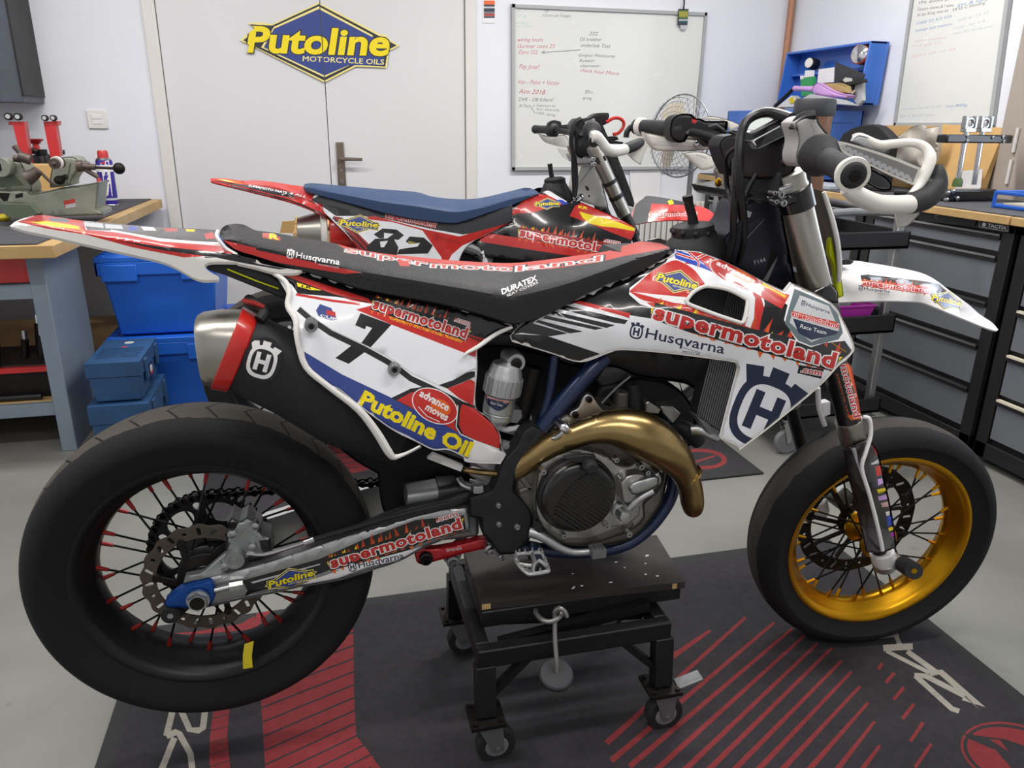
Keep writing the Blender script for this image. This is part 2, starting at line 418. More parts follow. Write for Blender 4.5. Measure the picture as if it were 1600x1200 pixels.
mat('purple', '#9b2490', .4)
mat('lilac', '#c79ad4', .45)
mat('green', '#2f9a55', .45)
mat('ink_red', '#b8384a', .6)
mat('ink_black', '#3c3d40', .6)
mat('ink_blue', '#5b82b8', .6)
mat('ink_green', '#9cc9b4', .6)
mat('ink_pale', '#a9b0b8', .6)
mat('ink_pink', '#d3a9aa', .6)
mat('board_white', '#dddeda', .25, coat=.3, var=.02, vs=3)
mat('tape_yellow', '#d8c21a', .5)
mat('glow_tube', '#ffffff', .5, emit=('#fff6ea', 6.0))
mat('sky_pane', '#dfe8f2', .2, emit=('#dbe8f8', 2.5))
mat('glass', '#ffffff', .03, trans=1.)

def floor_material():
    m = mat('floor_paint', '#767670', .42, var=0); nt = m.node_tree; b = nt.nodes['Principled BSDF']
    tc = [n for n in nt.nodes if n.bl_idname == 'ShaderNodeTexCoord'][0]
    def noise(sc, det=6):
        n = nt.nodes.new('ShaderNodeTexNoise'); n.inputs['Scale'].default_value = sc; n.inputs['Detail'].default_value = det; nt.links.new(tc.outputs['Object'], n.inputs['Vector']); return n.outputs['Fac']
    r = nt.nodes.new('ShaderNodeValToRGB'); e = r.color_ramp.elements; e[0].position = .3; e[0].color = lin('#70706b'); e[1].position = .7; e[1].color = lin('#868680'); nt.links.new(noise(2.2), r.inputs['Fac'])
    r2 = nt.nodes.new('ShaderNodeValToRGB'); e = r2.color_ramp.elements; e[0].position = .70; e[0].color = (0, 0, 0, 1); e[1].position = .78; e[1].color = (1, 1, 1, 1); nt.links.new(noise(9, 4), r2.inputs['Fac'])
    mx = nt.nodes.new('ShaderNodeMix'); mx.data_type = 'RGBA'; nt.links.new(math_node(nt, 'MULTIPLY', r2.outputs['Color'], .55), mx.inputs['Factor']); nt.links.new(r.outputs['Color'], mx.inputs['A']); mx.inputs['B'].default_value = lin('#4f4b40'); nt.links.new(mx.outputs['Result'], b.inputs['Base Color'])
    bp = nt.nodes.new('ShaderNodeBump'); bp.inputs['Strength'].default_value = .12; bp.inputs['Distance'].default_value = .002; nt.links.new(noise(60), bp.inputs['Height']); nt.links.new(bp.outputs['Normal'], b.inputs['Normal'])
floor_material()
XL, XR, YF, YB = -2.3, 2.96, -2.6, 4.65
DX0, DXM, DX1 = -.721, .107, .896
def struct(name, g, parent=None, **k):
    o = g.build(name, parent, **k)
    if parent is None: o['kind'] = 'structure'
    return o
struct('floor', G('floor_paint').bx(XL - .1, XR + .1, YF - .1, YB + .1, -.1, 0))
struct('ceiling', G('ceiling_white').bx(XL - .1, XR + .1, YF - .1, YB + .1, ZC, ZC + .1))
struct('wall_left', G('wall_white').bx(XL - .1, XL, YF, YB, 0, ZC))
struct('wall_front', G('wall_white').bx(XL - .1, XR + .1, YF - .1, YF, 0, ZC))
wb = G('wall_white'); wb.bx(XL - .1, DX0 - .06, YB, YB + .12, 0, ZC); wb.bx(DX1 + .06, XR + .1, YB, YB + .12, 0, ZC); wb.bx(DX0 - .06, DX1 + .06, YB, YB + .12, 2.16, ZC)
struct('wall_back', wb)
# right wall with the window opening
WY0, WY1, WZ0, WZ1 = 1.2, 2.76, .98, 2.3
wr = G('wall_white'); wr.bx(XR, XR + .12, WY1 + .0, YB, 0, ZC); wr.bx(XR, XR + .12, YF, WY0, 0, ZC); wr.bx(XR, XR + .12, WY0, WY1, 0, WZ0); wr.bx(XR, XR + .12, WY0, WY1, WZ1, ZC)
struct('wall_right', wr)
mat('window_beige', '#a89d92', .55, var=.05)
g = G('window_beige'); ww = XR - .035
g.bx(ww, XR + .05, WY1 - .16, WY1 + .12, WZ0 - .06, WZ1 + .06); g.bx(ww, XR + .05, WY0 - .1, WY0 + .08, WZ0 - .06, WZ1 + .06); g.bx(ww, XR + .05, WY0 + .08, WY1 - .16, WZ0 - .06, WZ0 + .05); g.bx(ww, XR + .05, WY0 + .08, WY1 - .16, WZ1 - .05, WZ1 + .06)
win = struct('window_1', g, bevel=.004)
G('white').bx(ww + .005, XR + .03, WY1 - .19, WY1 - .16, WZ0 + .05, WZ1 - .05).bx(ww + .005, XR + .03, WY0 + .08, WY1 - .19, WZ0 + .05, WZ0 + .08).build('sash', win)
G('sky_pane').bx(XR + .06, XR + .07, WY0, WY1, WZ0, WZ1).build('window_pane', win)
g = G('trim_white')
for k in (0, 1): g.cyl((ww - .006, WY1 + .03, 1.0 + k * .13), (ww - .006, WY1 + .03, 1.10 + k * .13), .007, n=8)
g.build('hinge', win)
# double door
g = G('door_white'); g.bx(DX0 + .003, DXM - .002, YB + .01, YB + .05, .01, 2.13)
d1 = struct('door_1', g, bevel=.002)
g = G('door_white'); g.bx(DXM + .002, DX1 - .003, YB + .01, YB + .05, .01, 2.13)
d2 = struct('door_2', g, bevel=.002)
G('gap_dark').bx(DX0 - .06, DX1 + .06, YB + .06, YB + .1, 0, 2.16).build('trim_4')['kind'] = 'structure'
for i, (x0, x1, z0, z1) in enumerate(((DX0 - .062, DX0, 0, 2.19), (DX1, DX1 + .062, 0, 2.19), (DX0, DX1, 2.13, 2.19))):
    struct('trim_%d' % (i + 1), G('trim_white').bx(x0, x1, YB - .012, YB + .11, z0, z1), bevel=.003)
# door handle on the right-hand leaf
mat('nickel', '#8f8478', .38, 1., var=.1, vs=20)
P = lambda x, y: onY([(x, y)], YB)[0]
a, b = P(523, 222), P(543, 300); hx = (a[0] + b[0]) / 2; zt = a[2]; g = G('nickel'); g.bx(hx - .022, hx + .022, YB - .004, YB + .01, zt - .26, zt)
hd = g.build('door_handle', d2, bevel=.004)
z = P(535, 248)[2]; g = G('nickel'); g.cyl((hx, YB, z), (hx, YB - .045, z), .011); g.tube([(hx, YB - .045, z), (hx + .03, YB - .05, z), (hx + .118, YB - .048, z - .002)], [.010, .010, .0085], 10); g.build('lever', hd)
g = G('steel'); z = P(535, 283)[2]; g.cyl((hx, YB, z), (hx, YB - .012, z), .012); g.cyl((hx, YB, z + .06), (hx, YB - .008, z + .06), .007); g.build('lock_cylinder', hd)

# ------------------------------------------------------------------ stickers drawn on panels (pixel coordinates)
def lerp(a, b, t): return (a[0] + (b[0] - a[0]) * t, a[1] + (b[1] - a[1]) * t)
def local(p0, p1, h):            # (u along the baseline 0..1, v in letter heights) to pixels
    p0, p1 = np.array(p0, float), np.array(p1, float); d = p1 - p0; up = nrm((d[1], -d[0])) * h
    return lambda *q: [tuple(p0 + d * u + up * v) for u, v in q]
def flames(p, p0, p1, h, lo, hi, m, seed, n=16):
    r = random.Random(seed); L = local(p0, p1, h); pts = [(-.02, lo)]
    for i in range(n):
        u = i / (n - 1); pts += [(u - .3 / n, hi * .45 + r.uniform(0, .2)), (u + r.uniform(-.2, .5) / n, hi * r.uniform(.55, 1.25)), (u + .25 / n, hi * .5)]
    pts += [(1.02, lo)]; p.poly(L(*pts), m)
def supermoto(p, p0, p1, h, banner='black_gloss', com=True, fl=True, sub=False):
    L = local(p0, p1, h)
    if fl:
        flames(p, p0, p1, h, .2, 1.75, 'orange_deep', 3); flames(p, p0, p1, h, .2, 1.4, 'orange', 9, 19); flames(p, p0, p1, h, .2, 1.1, 'yellow', 5, 11)
        flames(p, p0, p1, h, .3, -.55, 'orange', 11)
    p.poly(L((-.02, -.22), (1.02, -.22), (1.02, .9), (.92, 1.25), (.5, 1.02), (-.015, 1.0)), banner)
    p.text('supermotoland', p0, p1, h, 'white', bold=.04, grow=.05, sp=1.06); p.text('supermotoland', p0, p1, h, 'red', bold=.04, sp=1.06)
    if com:
        a, b = L((.84, 1.18), (1.0, 1.18)); p.text('.com', a, b, h * .5, 'white', bold=.03, grow=.05); p.text('.com', a, b, h * .5, 'red', bold=.01)
    if sub:
        a, b = L((.2, -.5), (.98, -.5)); p.text('SUPERMOTO SPEC PARTS AND TRAINING', a, b, h * .24, 'yellow', bold=.0)
def crown(p, c, s, ang, m, bg=None):    # round badge with an H and a crown of three lugs; s: half width in px
    ca, sa = math.cos(ang), math.sin(ang); R = lambda q: [(c[0] + s * (x * ca - y * sa), c[1] + s * (x * sa + y * ca)) for x, y in q]
    oval = lambda k, ky: R([(k * abs(math.cos(t)) ** .72 * math.copysign(1, math.cos(t)), ky * abs(math.sin(t)) ** .72 * math.copysign(1, math.sin(t)) + .12) for t in np.linspace(0, 2 * PI, 40)[:-1]])
    for x0, r0 in ((-.78, -.45), (0, 0), (.78, .45)):
        p.poly(R([(x0 - .28 + r0 * .1, -1.32 + abs(x0) * .28), (x0 + .28 + r0 * .1, -1.32 + abs(x0) * .28 + r0 * .3), (x0 * .8 + .26, -.6), (x0 * .8 - .26, -.6)]), m)
    p.poly(oval(1.0, 1.12), m); p.poly(oval(.76, .87), bg or p.base)
    p.poly(R([(-.5, -.5), (-.2, -.5), (-.2, -.02), (.2, -.02), (.2, -.5), (.5, -.5), (.5, .74), (.2, .74), (.2, .26), (-.2, .26), (-.2, .74), (-.5, .74)]), m)
def husq(p, p0, p1, h, m, bg=None, sub='MOTORCYCLES'):    # badge and word; p0..p1 is the baseline of the whole mark
    L = local(p0, p1, h); d = np.array(p1, float) - np.array(p0, float); an = math.atan2(d[1], d[0]); w = np.linalg.norm(d); s = h * .62
    crown(p, L((s / w, .46))[0], s, an, m, bg); u = 2.5 * s / w
    p.text('Husqvarna', L((u, 0))[0], p1, h, m, bold=.012)
    if sub: p.text(sub, L((.62, -.62))[0], L((1, -.62))[0], h * .28, m)
def putoline(p, p0, p1, h, sub=True, big=False):
    L = local(p0, p1, h); c = .5
    dia = lambda kx, ky: L((c - kx, .42), (c + .02, .42 + ky), (c + kx, .42), (c - .02, .42 - ky))
    p.poly(dia(.60, 1.75), 'yellow_pale'); p.poly(L((-.03, -.22), (1.03, -.62), (1.03, .95), (.9, 1.0), (.14, 1.12), (-.03, 1.12)), 'yellow_pale')
    p.poly(dia(.565, 1.62), 'ink_navy'); p.poly(L((-.015, -.12), (1.015, -.52), (1.015, .85), (.9, .92), (.14, 1.06), (-.015, 1.06)), 'ink_navy')
    p.poly(dia(.50, 1.46), 'yellow_pale'); p.poly(dia(.465, 1.36), 'blue')
    p.poly(L((.02, .1), (.98, -.45), (.98, .7), (.1, .9)), 'blue')
    p.text('Putoline', p0, p1, h, 'ink_navy', bold=.03, grow=.03, shear=.12); p.text('Putoline', p0, p1, h, 'yellow', bold=.03, shear=.12)
    if sub: p.text('MOTORCYCLE OILS', L((.42, -.40))[0], L((1.0, -.43))[0], h * .24, 'yellow_pale', bold=.01)
def ellipse(c, a, b, ang, n=28): return [(c[0] + a * math.cos(t) * math.cos(ang) - b * math.sin(t) * math.sin(ang), c[1] + a * math.cos(t) * math.sin(ang) + b * math.sin(t) * math.cos(ang)) for t in np.linspace(0, 2 * PI, n + 1)[:-1]]
def advance(p, c, a, b, ang):
    p.poly(ellipse(c, a + 1.5, b + 1.5, ang), 'white'); p.poly(ellipse(c, a, b, ang), 'red'); p.poly(ellipse((c[0] + a * .25, c[1] + b * .1), a * .45, b * .5, ang), 'orange')
    R = lambda x, y: (c[0] + a * x * math.cos(ang) - b * y * math.sin(ang), c[1] + a * x * math.sin(ang) + b * y * math.cos(ang))
    p.text('advance', R(-.8, -.1), R(.55, -.1), b * .5, 'white', bold=.03); p.text('moves', R(-.3, .5), R(.72, .5), b * .5, 'white', bold=.03)
    p.line([R(-.6, .55), R(-.1, .82), R(.5, .75)], 1.2, 'white')
mat('frame_grey', '#a9abac', .5); mat('ink_navy', '#23262e', .4)

# ------------------------------------------------------------------ flat things on the walls
def onwall(y): return lambda P: onY(P, np.full(len(P), y))
# vinyl sign across both door leaves
dia = [(375, 63), (398, 44), (388, 36), (408, 35), (425, 38), (498, 4), (593, 53), (604, 55), (609, 63), (625, 71), (608, 80), (604, 106), (556, 104), (507, 129), (398, 74), (397, 84), (386, 84), (389, 70)]
s = Panel(dia, onwall(YB - .001), 'yellow_pale', grid=30, soft=False)
s.poly([(380, 63), (400, 47), (391, 38), (425, 40), (498, 6.5), (592, 56), (603, 58), (607, 64), (620, 71), (606, 78), (602, 104), (555, 101.5), (507, 126), (400, 74), (396, 82), (388, 82), (392, 70)], 'ink_navy')
s.poly([(428, 42), (498, 10), (582, 55), (590, 96), (548, 101), (507, 121), (408, 74)], 'yellow_pale'); s.poly([(428, 45), (498, 14), (580, 57), (600, 62), (600, 102), (545, 102), (507, 118), (412, 74), (420, 60)], 'blue')
for gr, m_ in ((.028, 'ink_navy'), (0, 'yellow')): s.text('Putoline', (387, 80.5), (606, 86), 41, m_, bold=.032, grow=gr, shear=.1, res=4)
s.text('MOTORCYCLE OILS', (473, 95.5), (600, 101), 8.5, 'yellow_pale', bold=.012)
s.poly([(498.5, 3), (500, 3), (508.5, 130), (507, 130)], 'gap_dark')
tag(s.build('sign', th=.001, edge='yellow_pale', back=False), 'yellow and blue diamond oil sign stuck across the double door', 'sign')
# light switch
g = G('white_soft'); a, b = onY([(135, 172), (170, 201)], YB); g.bx(a[0], b[0], YB - .012, YB, b[2], a[2]); sw = g.build('light_switch', bevel=.003); tag(sw, 'square white light switch on the back wall left of the door', 'light switch')
mx, mz = (a[0] + b[0]) / 2, (a[2] + b[2]) / 2; G('white').bx(mx - .024, mx + .024, YB - .016, YB - .011, mz + .002, mz + .024).build('rocker', sw, bevel=.002); G('white').bx(mx - .024, mx + .024, YB - .015, YB - .011, mz - .024, mz - .002).build('rocker', sw, bevel=.002)
# whiteboard on the back wall
yb = YB - .018; S0 = onwall(yb)
s = Panel([(803, 12), (1101, 24), (1084, 200), (1079, 262), (803, 262)], S0, 'board_white', grid=60, soft=False)
def scrib(p, lines):
    for t, x0, y0, x1, y1, h, m_ in lines: p.text(t, (x0, y0), (x1, y1), h, m_, shear=.35, bold=-.004)
scrib(s, [('220', 850, 19, 857, 19.5, 4, 'ink_black'), ('510 mm Link Triangles', 847, 26, 892, 27, 4.5, 'ink_black'), ('0 1', 808, 18, 822, 18.5, 4, 'ink_green'), ('F 2', 808, 28, 822, 28.5, 5, 'ink_green'), ('oil filter', 804, 37, 828, 38, 4, 'ink_green'), ('used 20-25', 807, 42, 832, 43, 3.5, 'ink_green'),
    ('wiring loom', 809, 65, 848, 65, 6.5, 'ink_red'), ('Gurtner cams 23', 809, 75, 867, 75, 6.5, 'ink_red'), ('Dyno 222', 810, 84, 840, 84.5, 6.5, 'ink_red'), ('Pay Jose!', 811, 107, 843, 108, 7.5, 'ink_red'),
    ('Van - Paint + Victor', 810, 131, 875, 133, 7, 'ink_red'), ('Aim 2018', 810, 146, 852, 148, 8, 'ink_red'), ('DVR - OB Killers?', 810, 158, 865, 159, 6, 'ink_black'), ('N Tech', 811, 167, 829, 168, 5, 'ink_black'), ('Suspension kit', 838, 166, 868, 167.5, 4, 'ink_black'), ('Parts - shock inside', 838, 172, 874, 174, 4, 'ink_black'), ('CRSS - spring', 838, 178, 868, 182, 4, 'ink_black'),
    ('222', 920, 55, 934, 55.5, 6, 'ink_black'), ('Oil breather', 906, 64, 940, 64.5, 6, 'ink_black'), ('underlink Test', 907, 73, 954, 75, 6, 'ink_black'), ('Gurgean Waterpump', 904, 88, 961, 90, 5, 'ink_black'), ('Rotator', 905, 97, 930, 97, 5, 'ink_black'), ('alternator', 906, 105, 938, 105, 5, 'ink_black'), ('check hour Metre', 906, 112, 967, 118, 6, 'ink_red'),
    ('85cc', 914, 146, 927, 146, 5.5, 'ink_black'), ('spring', 910, 155, 925, 156, 5, 'ink_black')])
s.line([(847, 82), (880, 80), (907, 78)], .9, 'ink_black'); s.line([(851, 79), (846, 82), (852, 84)], .9, 'ink_black'); s.line([(836, 164), (830, 168), (836, 177)], .8, 'ink_black')
wbd = s.build('whiteboard', th=.012, edge='grey_light', back=False); tag(wbd, 'large whiteboard with red and black handwriting on the back wall', 'whiteboard')
def wstrip(g, pts, wd, y, th):
    Q = onY(pts, y)
    for a, b in zip(Q[:-1], Q[1:]): g.bar(a, b, th, wd, up=np.cross(nrm(b - a), (0, 1, 0)))
g = G('frame_grey'); wstrip(g, [(799, 9.5), (1103, 22.5)], .018, YB - .016, .03); wstrip(g, [(801.5, 6), (801.5, 266)], .018, YB - .016, .03); wstrip(g, [(799, 263.5), (1082, 262)], .018, YB - .016, .03); wstrip(g, [(1102, 20), (1082, 264)], .018, YB - .016, .03); g.build('frame', wbd)
# hanging air freshener cards
def card(name, px, lab, cols, y=YB - .004):
    p = Panel(px, onwall(y), cols[0], grid=20, soft=False)
    (x0, y0), (x1, _), (_, y1) = px[0], px[1], px[2]
    for a, b, m_ in cols[1]: p.poly([(x0 + 1, y0 + (y1 - y0) * a), (x1 - 1, y0 + (y1 - y0) * a), (x1 - 1, y0 + (y1 - y0) * b), (x0 + 1, y0 + (y1 - y0) * b)], m_)
    return tag(p.build(name, th=.003, back=False), lab, 'hanging card')
c = card('hanging_card', [(755, 0), (774, 0), (773, 36), (754.5, 36)], 'small orange, navy and white card pinned beside the door frame', ('white', [(.02, .2, 'orange'), (.2, .78, 'navy'), (.28, .36, 'grey_light'), (.5, .72, 'grey_mid'), (.6, .68, 'red')]))
c = card('hanging_card', [(1060, 14), (1076, 14), (1074, 39), (1059, 39)], 'dark green and yellow card hanging over the whiteboard edge on a string', ('charcoal', [(.08, .6, 'green_dark'), (.15, .5, 'olive'), (.6, .9, 'teal_dark'), (.64, .74, 'grey_light')]), YB - .04) if False else None
mat('green_dark', '#4e6a35', .5); mat('olive', '#9a9a3c', .5); mat('teal_dark', '#1f4a52', .5)
c = card('hanging_card', [(1060, 14), (1076, 14), (1074, 39), (1059, 39)], 'dark green and yellow card hanging over the whiteboard edge on a string', ('charcoal', [(.08, .6, 'green_dark'), (.15, .5, 'olive'), (.6, .9, 'teal_dark'), (.64, .74, 'grey_light')]), YB - .04)
g = G('black'); q = onY([(1068, 15), (1069, 6), (1069, -6)], YB - .04); g.tube(q, .005, 6); g.build('string', c)
g = G('grey_light'); q = onY([(1063, 39), (1072, 39), (1072, 46), (1064, 46)], YB - .038); g.prism(q, (0, .002, 0)); g.build('paper_tab', c)
# copper pipe in the corner
g = G('copper'); g.cyl((XR - .03, YB - .03, 0), (XR - .03, YB - .03, ZC), .02, n=16); tag(g.build('pipe'), 'copper brown pipe running up the far right corner', 'pipe')
# second whiteboard on the right wall
S1 = lambda P: onX(P, np.full(len(P), XR - .02))
s = Panel([(1434, -40), (1581, -60), (1547, 194), (1401, 194)], S1, 'board_white', grid=60, soft=False)
scrib(s, [('the quote price list', 1436, 6, 1512, -3, 5, 'ink_black'), ('Gaston ottawa & ? valve', 1434, 17, 1490, 10, 5, 'ink_black'), ('gas & fork 45ml', 1495, 10, 1572, -4, 5, 'ink_blue'), ('H do King was an', 1433, 26, 1482, 18, 5, 'ink_black'), ('54 65 C bleeding', 1488, 18, 1540, 6, 5, 'ink_black'), ('1000 02.4.0 500', 1432, 39, 1488, 27, 4.5, 'ink_blue'), ('leakage test measure', 1430, 50, 1488, 39, 4.5, 'ink_blue'), ('500 gr 04 22', 1496, 34, 1546, 20, 4, 'ink_pale'), ('rear 30 1.4', 1491, 46, 1540, 34, 4, 'ink_pale'), ('cost 202 spring sales', 1490, 54, 1552, 42, 4, 'ink_pale'),
    ('clean needed', 1428, 66, 1480, 60, 4, 'ink_pink'), ('front gear 2.5', 1426, 74, 1470, 68, 4, 'ink_pink'), ('2021 44 10 25', 1423, 91, 1494, 78, 4, 'ink_pink'), ('new sensor fault 2x 1A 180', 1408, 172, 1470, 168, 4, 'ink_pale'), ('cost 8000g', 1478, 168, 1512, 166, 4.5, 'ink_blue'), ('90 2.0101 mm', 1406, 184, 1460, 181, 4, 'ink_pale')])
wb2 = s.build('whiteboard', th=.015, vec=(1, 0, 0), edge='grey_light', back=False); tag(wb2, 'tall whiteboard with faded notes on the right wall', 'whiteboard')
g = G('frame_grey')
for a, b in (((1432, -40), (1399.5, 196)), ((1584, -60), (1549, 196)), ((1399, 195), (1549, 195))):
    a, b = onX([a, b], XR - .015); g.bar(a, b, .02, .02, up=(1, 0, 0))
g.build('frame', wb2)
# ceiling lamps (above the picture)
for i, (lx, ly, ln, pw) in enumerate(LAMPS):
    g = G('white_soft').bx(lx - ln / 2 - .05, lx + ln / 2 + .05, ly - .1, ly + .1, ZC - .05, ZC - .001); o = g.build('ceiling_light', bevel=.005)
    tag(o, 'long white ceiling light ' + ('over the rear wheel', 'over the bench', 'over the handlebar', 'over the tool trolley', 'behind the viewer')[i], 'ceiling light')
    g = G('glow_tube')
    for k in (-.05, .05): g.cyl((lx - ln / 2, ly + k, ZC - .06), (lx + ln / 2, ly + k, ZC - .06), .013, n=10)
    g.build('light_tube', o)
# ================================================================== the near motorcycle (white, black and red, number 7)
Y1 = 1.376
def P1(px, py, d=0.): return onY([(px, py)], Y1 - d)[0]
def PP(pts): return [P1(*p) for p in pts]                  # (px, py, d) list to points
def mrad(p, rp): return rp * float((np.asarray(p) - CAM) @ CZ) / FPX   # pixels to metres at a point
mat('plate_white', '#e9eaee', .22, coat=.6)
mat('seat_black', '#151517', .5, var=.15, vs=60, bump=.5, bs=420)
mat('seat_red', '#b8392f', .5, bump=.4, bs=420)
mat('rim_black', '#141416', .4, .3, var=.2, vs=12)
mat('spoke_black', '#1a1a1c', .35, .7)
mat('nipple_red', '#8f1d18', .4, .4)
mat('carbon', '#1b1817', .3, .2, coat=.4, var=.25, vs=60)
mat('axle_blue', '#1c4f9e', .35, .6)
mat('link_red', '#b51f26', .35, .3, coat=.3)
mat('shield_grey', '#5d6b70', .4); mat('tank_black', '#1b1b1d', .55, var=.15, vs=25)
mat('handguard_white', '#e4e1da', .5, var=.05, vs=20)
mat('mesh_grey', '#868684', .6); mat('lcd', '#9da8a4', .2, coat=.5); mat('acid_yellow', '#c9d400', .45)
mat('brown_clear', '#6b5a3c', .4); mat('amber', '#96705a', .2, trans=.3)
mat('caliper_alu', '#a9adac', .42, .9, var=.15, vs=25, bump=.15, bs=120)

def tyre_material(name, c, ax, band, base, dust, ng):
    m = mat(name, base, .82); nt = m.node_tree; b = nt.nodes['Principled BSDF']; tc = [n for n in nt.nodes if n.bl_idname == 'ShaderNodeTexCoord'][0]
    def vm(op, a, v): n = nt.nodes.new('ShaderNodeVectorMath'); n.operation = op; nt.links.new(a, n.inputs[0]); n.inputs[1].default_value = tuple(v); return n
    rel = vm('SUBTRACT', tc.outputs['Object'], c).outputs[0]; u, v, a = frame(ax)
    dd = vm('DOT_PRODUCT', rel, a).outputs['Value']; uu = vm('DOT_PRODUCT', rel, u).outputs['Value']; vv = vm('DOT_PRODUCT', rel, v).outputs['Value']
    ad = math_node(nt, 'ABSOLUTE', dd); rr = math_node(nt, 'SQRT', math_node(nt, 'ADD', math_node(nt, 'MULTIPLY', uu, uu), math_node(nt, 'MULTIPLY', vv, vv)))
    n = nt.nodes.new('ShaderNodeTexNoise'); n.inputs['Scale'].default_value = 28; n.inputs['Detail'].default_value = 5; nt.links.new(tc.outputs['Object'], n.inputs['Vector'])
    edge = math_node(nt, 'ADD', ad, math_node(nt, 'MULTIPLY', n.outputs['Fac'], .018))
    on = math_node(nt, 'MULTIPLY', math_node(nt, 'LESS_THAN', edge, band + .009), math_node(nt, 'GREATER_THAN', rr, .25))
    mx = nt.nodes.new('ShaderNodeMix'); mx.data_type = 'RGBA'; nt.links.new(math_node(nt, 'MULTIPLY', on, .8), mx.inputs['Factor']); mx.inputs['A'].default_value = lin(base); mx.inputs['B'].default_value = lin(dust)
    out = mx.outputs['Result']
    if ng:
        an = math_node(nt, 'ARCTAN2', uu, vv); t = math_node(nt, 'ADD', math_node(nt, 'MULTIPLY', an, ng / (2 * PI)), math_node(nt, 'MULTIPLY', ad, 9)); fr = math_node(nt, 'FRACT', t)
        gr = math_node(nt, 'MULTIPLY', math_node(nt, 'LESS_THAN', fr, .07), math_node(nt, 'MULTIPLY', math_node(nt, 'LESS_THAN', ad, band), on))
        m2 = nt.nodes.new('ShaderNodeMix'); m2.data_type = 'RGBA'; nt.links.new(gr, m2.inputs['Factor']); nt.links.new(out, m2.inputs['A']); m2.inputs['B'].default_value = lin('#0c0c0d'); out = m2.outputs['Result']
    nt.links.new(out, b.inputs['Base Color']); b.inputs['Specular IOR Level'].default_value = .25
    n2 = nt.nodes.new('ShaderNodeTexNoise'); n2.inputs['Scale'].default_value = 110; n2.inputs['Detail'].default_value = 4; nt.links.new(tc.outputs['Object'], n2.inputs['Vector'])
    bp = nt.nodes.new('ShaderNodeBump'); bp.inputs['Strength'].default_value = .35; bp.inputs['Distance'].default_value = .002; nt.links.new(n2.outputs['Fac'], bp.inputs['Height']); nt.links.new(bp.outputs['Normal'], b.inputs['Normal'])

def wheel(root, c, ax, R, hw, rw, tyre, rimm, nip, hubm, hubr, spin, spokes=True, ns=32):
    c = np.asarray(c); u, v, a = frame(ax); at = lambda r, ang, h: c + a * h + r * (math.cos(ang) * u + math.sin(ang) * v)
    rl = .224
    g = G(rimm); lip = rw
    g.lathe([(rl + .003, -lip), (rl + .001, -lip + .006), (rl - .012, -lip + .012), (rl - .014, -lip * .55), (rl - .026, -lip * .35), (rl - .03, 0), (rl - .026, lip * .35), (rl - .014, lip * .55), (rl - .012, lip - .012), (rl + .001, lip - .006), (rl + .003, lip),
             (rl - .004, lip), (rl - .016, lip - .012), (rl - .019, lip * .55), (rl - .031, lip * .35), (rl - .036, 0), (rl - .031, -lip * .35), (rl - .019, -lip * .55), (rl - .016, -lip + .012), (rl - .004, -lip)], c, ax, 96, closed=True)
    rim = g.build('wheel_rim', root, ang=50)
    q = [(rl - .004, -lip + .004), (rl + .012, -lip - .002), (rl + .03, -hw * .93), (R - .038, -hw), (R - .022, -hw * .93), (R - .010, -hw * .72), (R - .003, -hw * .42), (R, 0)]
    q = [tuple(p) for p in smooth(q, 3)]; prof = q + [(r, -h) for r, h in q[-2::-1]] + [(rl - .01, lip * .6), (rl - .01, -lip * .6)]
    G(tyre).lathe(prof, c, ax, 128, closed=True).build('tyre', rim, ang=60)
    if not spokes: return rim
    g = G(hubm); fw_ = .034
    g.lathe([(.012, -.062), (.022, -.062), (.026, -.045), (hubr, -fw_ - .003), (hubr, -fw_ + .003), (hubr * .62, -fw_ + .012), (hubr * .52, 0), (hubr * .62, fw_ - .012), (hubr, fw_ - .003), (hubr, fw_ + .003), (.026, .045), (.022, .062), (.012, .062)], c, ax, 40)
    g.build('hub', rim)
    first = {}
    for i in range(ns):
        s = 1 if i % 2 else -1; grp = (i // 2) % 2; an = spin + 2 * PI * i / ns; ah = an + (.62 if grp else -.62)
        p0, p1 = at(hubr * .9, ah, s * fw_), at(rl - .034, an, s * .012 * (1 if rw > .055 else .6)); dd = nrm(p1 - p0); L = np.linalg.norm(p1 - p0)
        g = G('spoke_black'); g.cyl(p0, p1 - dd * .018, .0022, n=6); g.m(nip); g.cyl(p1 - dd * .020, p1 + dd * .002, .0032, .0046, n=8); g.build('spoke', rim)
    return rim

root1 = thing('motorcycle', 'white, black and red supermoto motorcycle number 7 raised on a black lift stand', 'motorcycle', (.5, Y1, 0))
RC = (-.241, Y1, .426); FC = (1.244, 1.363, .301)
st = math.radians(-7.6); sa = np.array([-math.sin(math.radians(26.5)), 0, math.cos(math.radians(26.5))]); yv = np.array([0, 1., 0])
FAX = yv * math.cos(st) + np.cross(sa, yv) * math.sin(st) + sa * (sa @ yv) * (1 - math.cos(st))
tyre_material('tyre_rear', RC, (0, 1, 0), .038, '#1a191b', '#524d46', 30)
tyre_material('tyre_front', FC, FAX, .026, '#1c1b1d', '#423d39', 0)
RW = wheel(root1, RC, (0, 1, 0), .312, .078, .063, 'tyre_rear', 'rim_black', 'nipple_red', 'black', .05, .1)
FWH = wheel(root1, FC, FAX, .298, .0625, .045, 'tyre_front', 'gold', 'gold', 'gold', .045, .05)
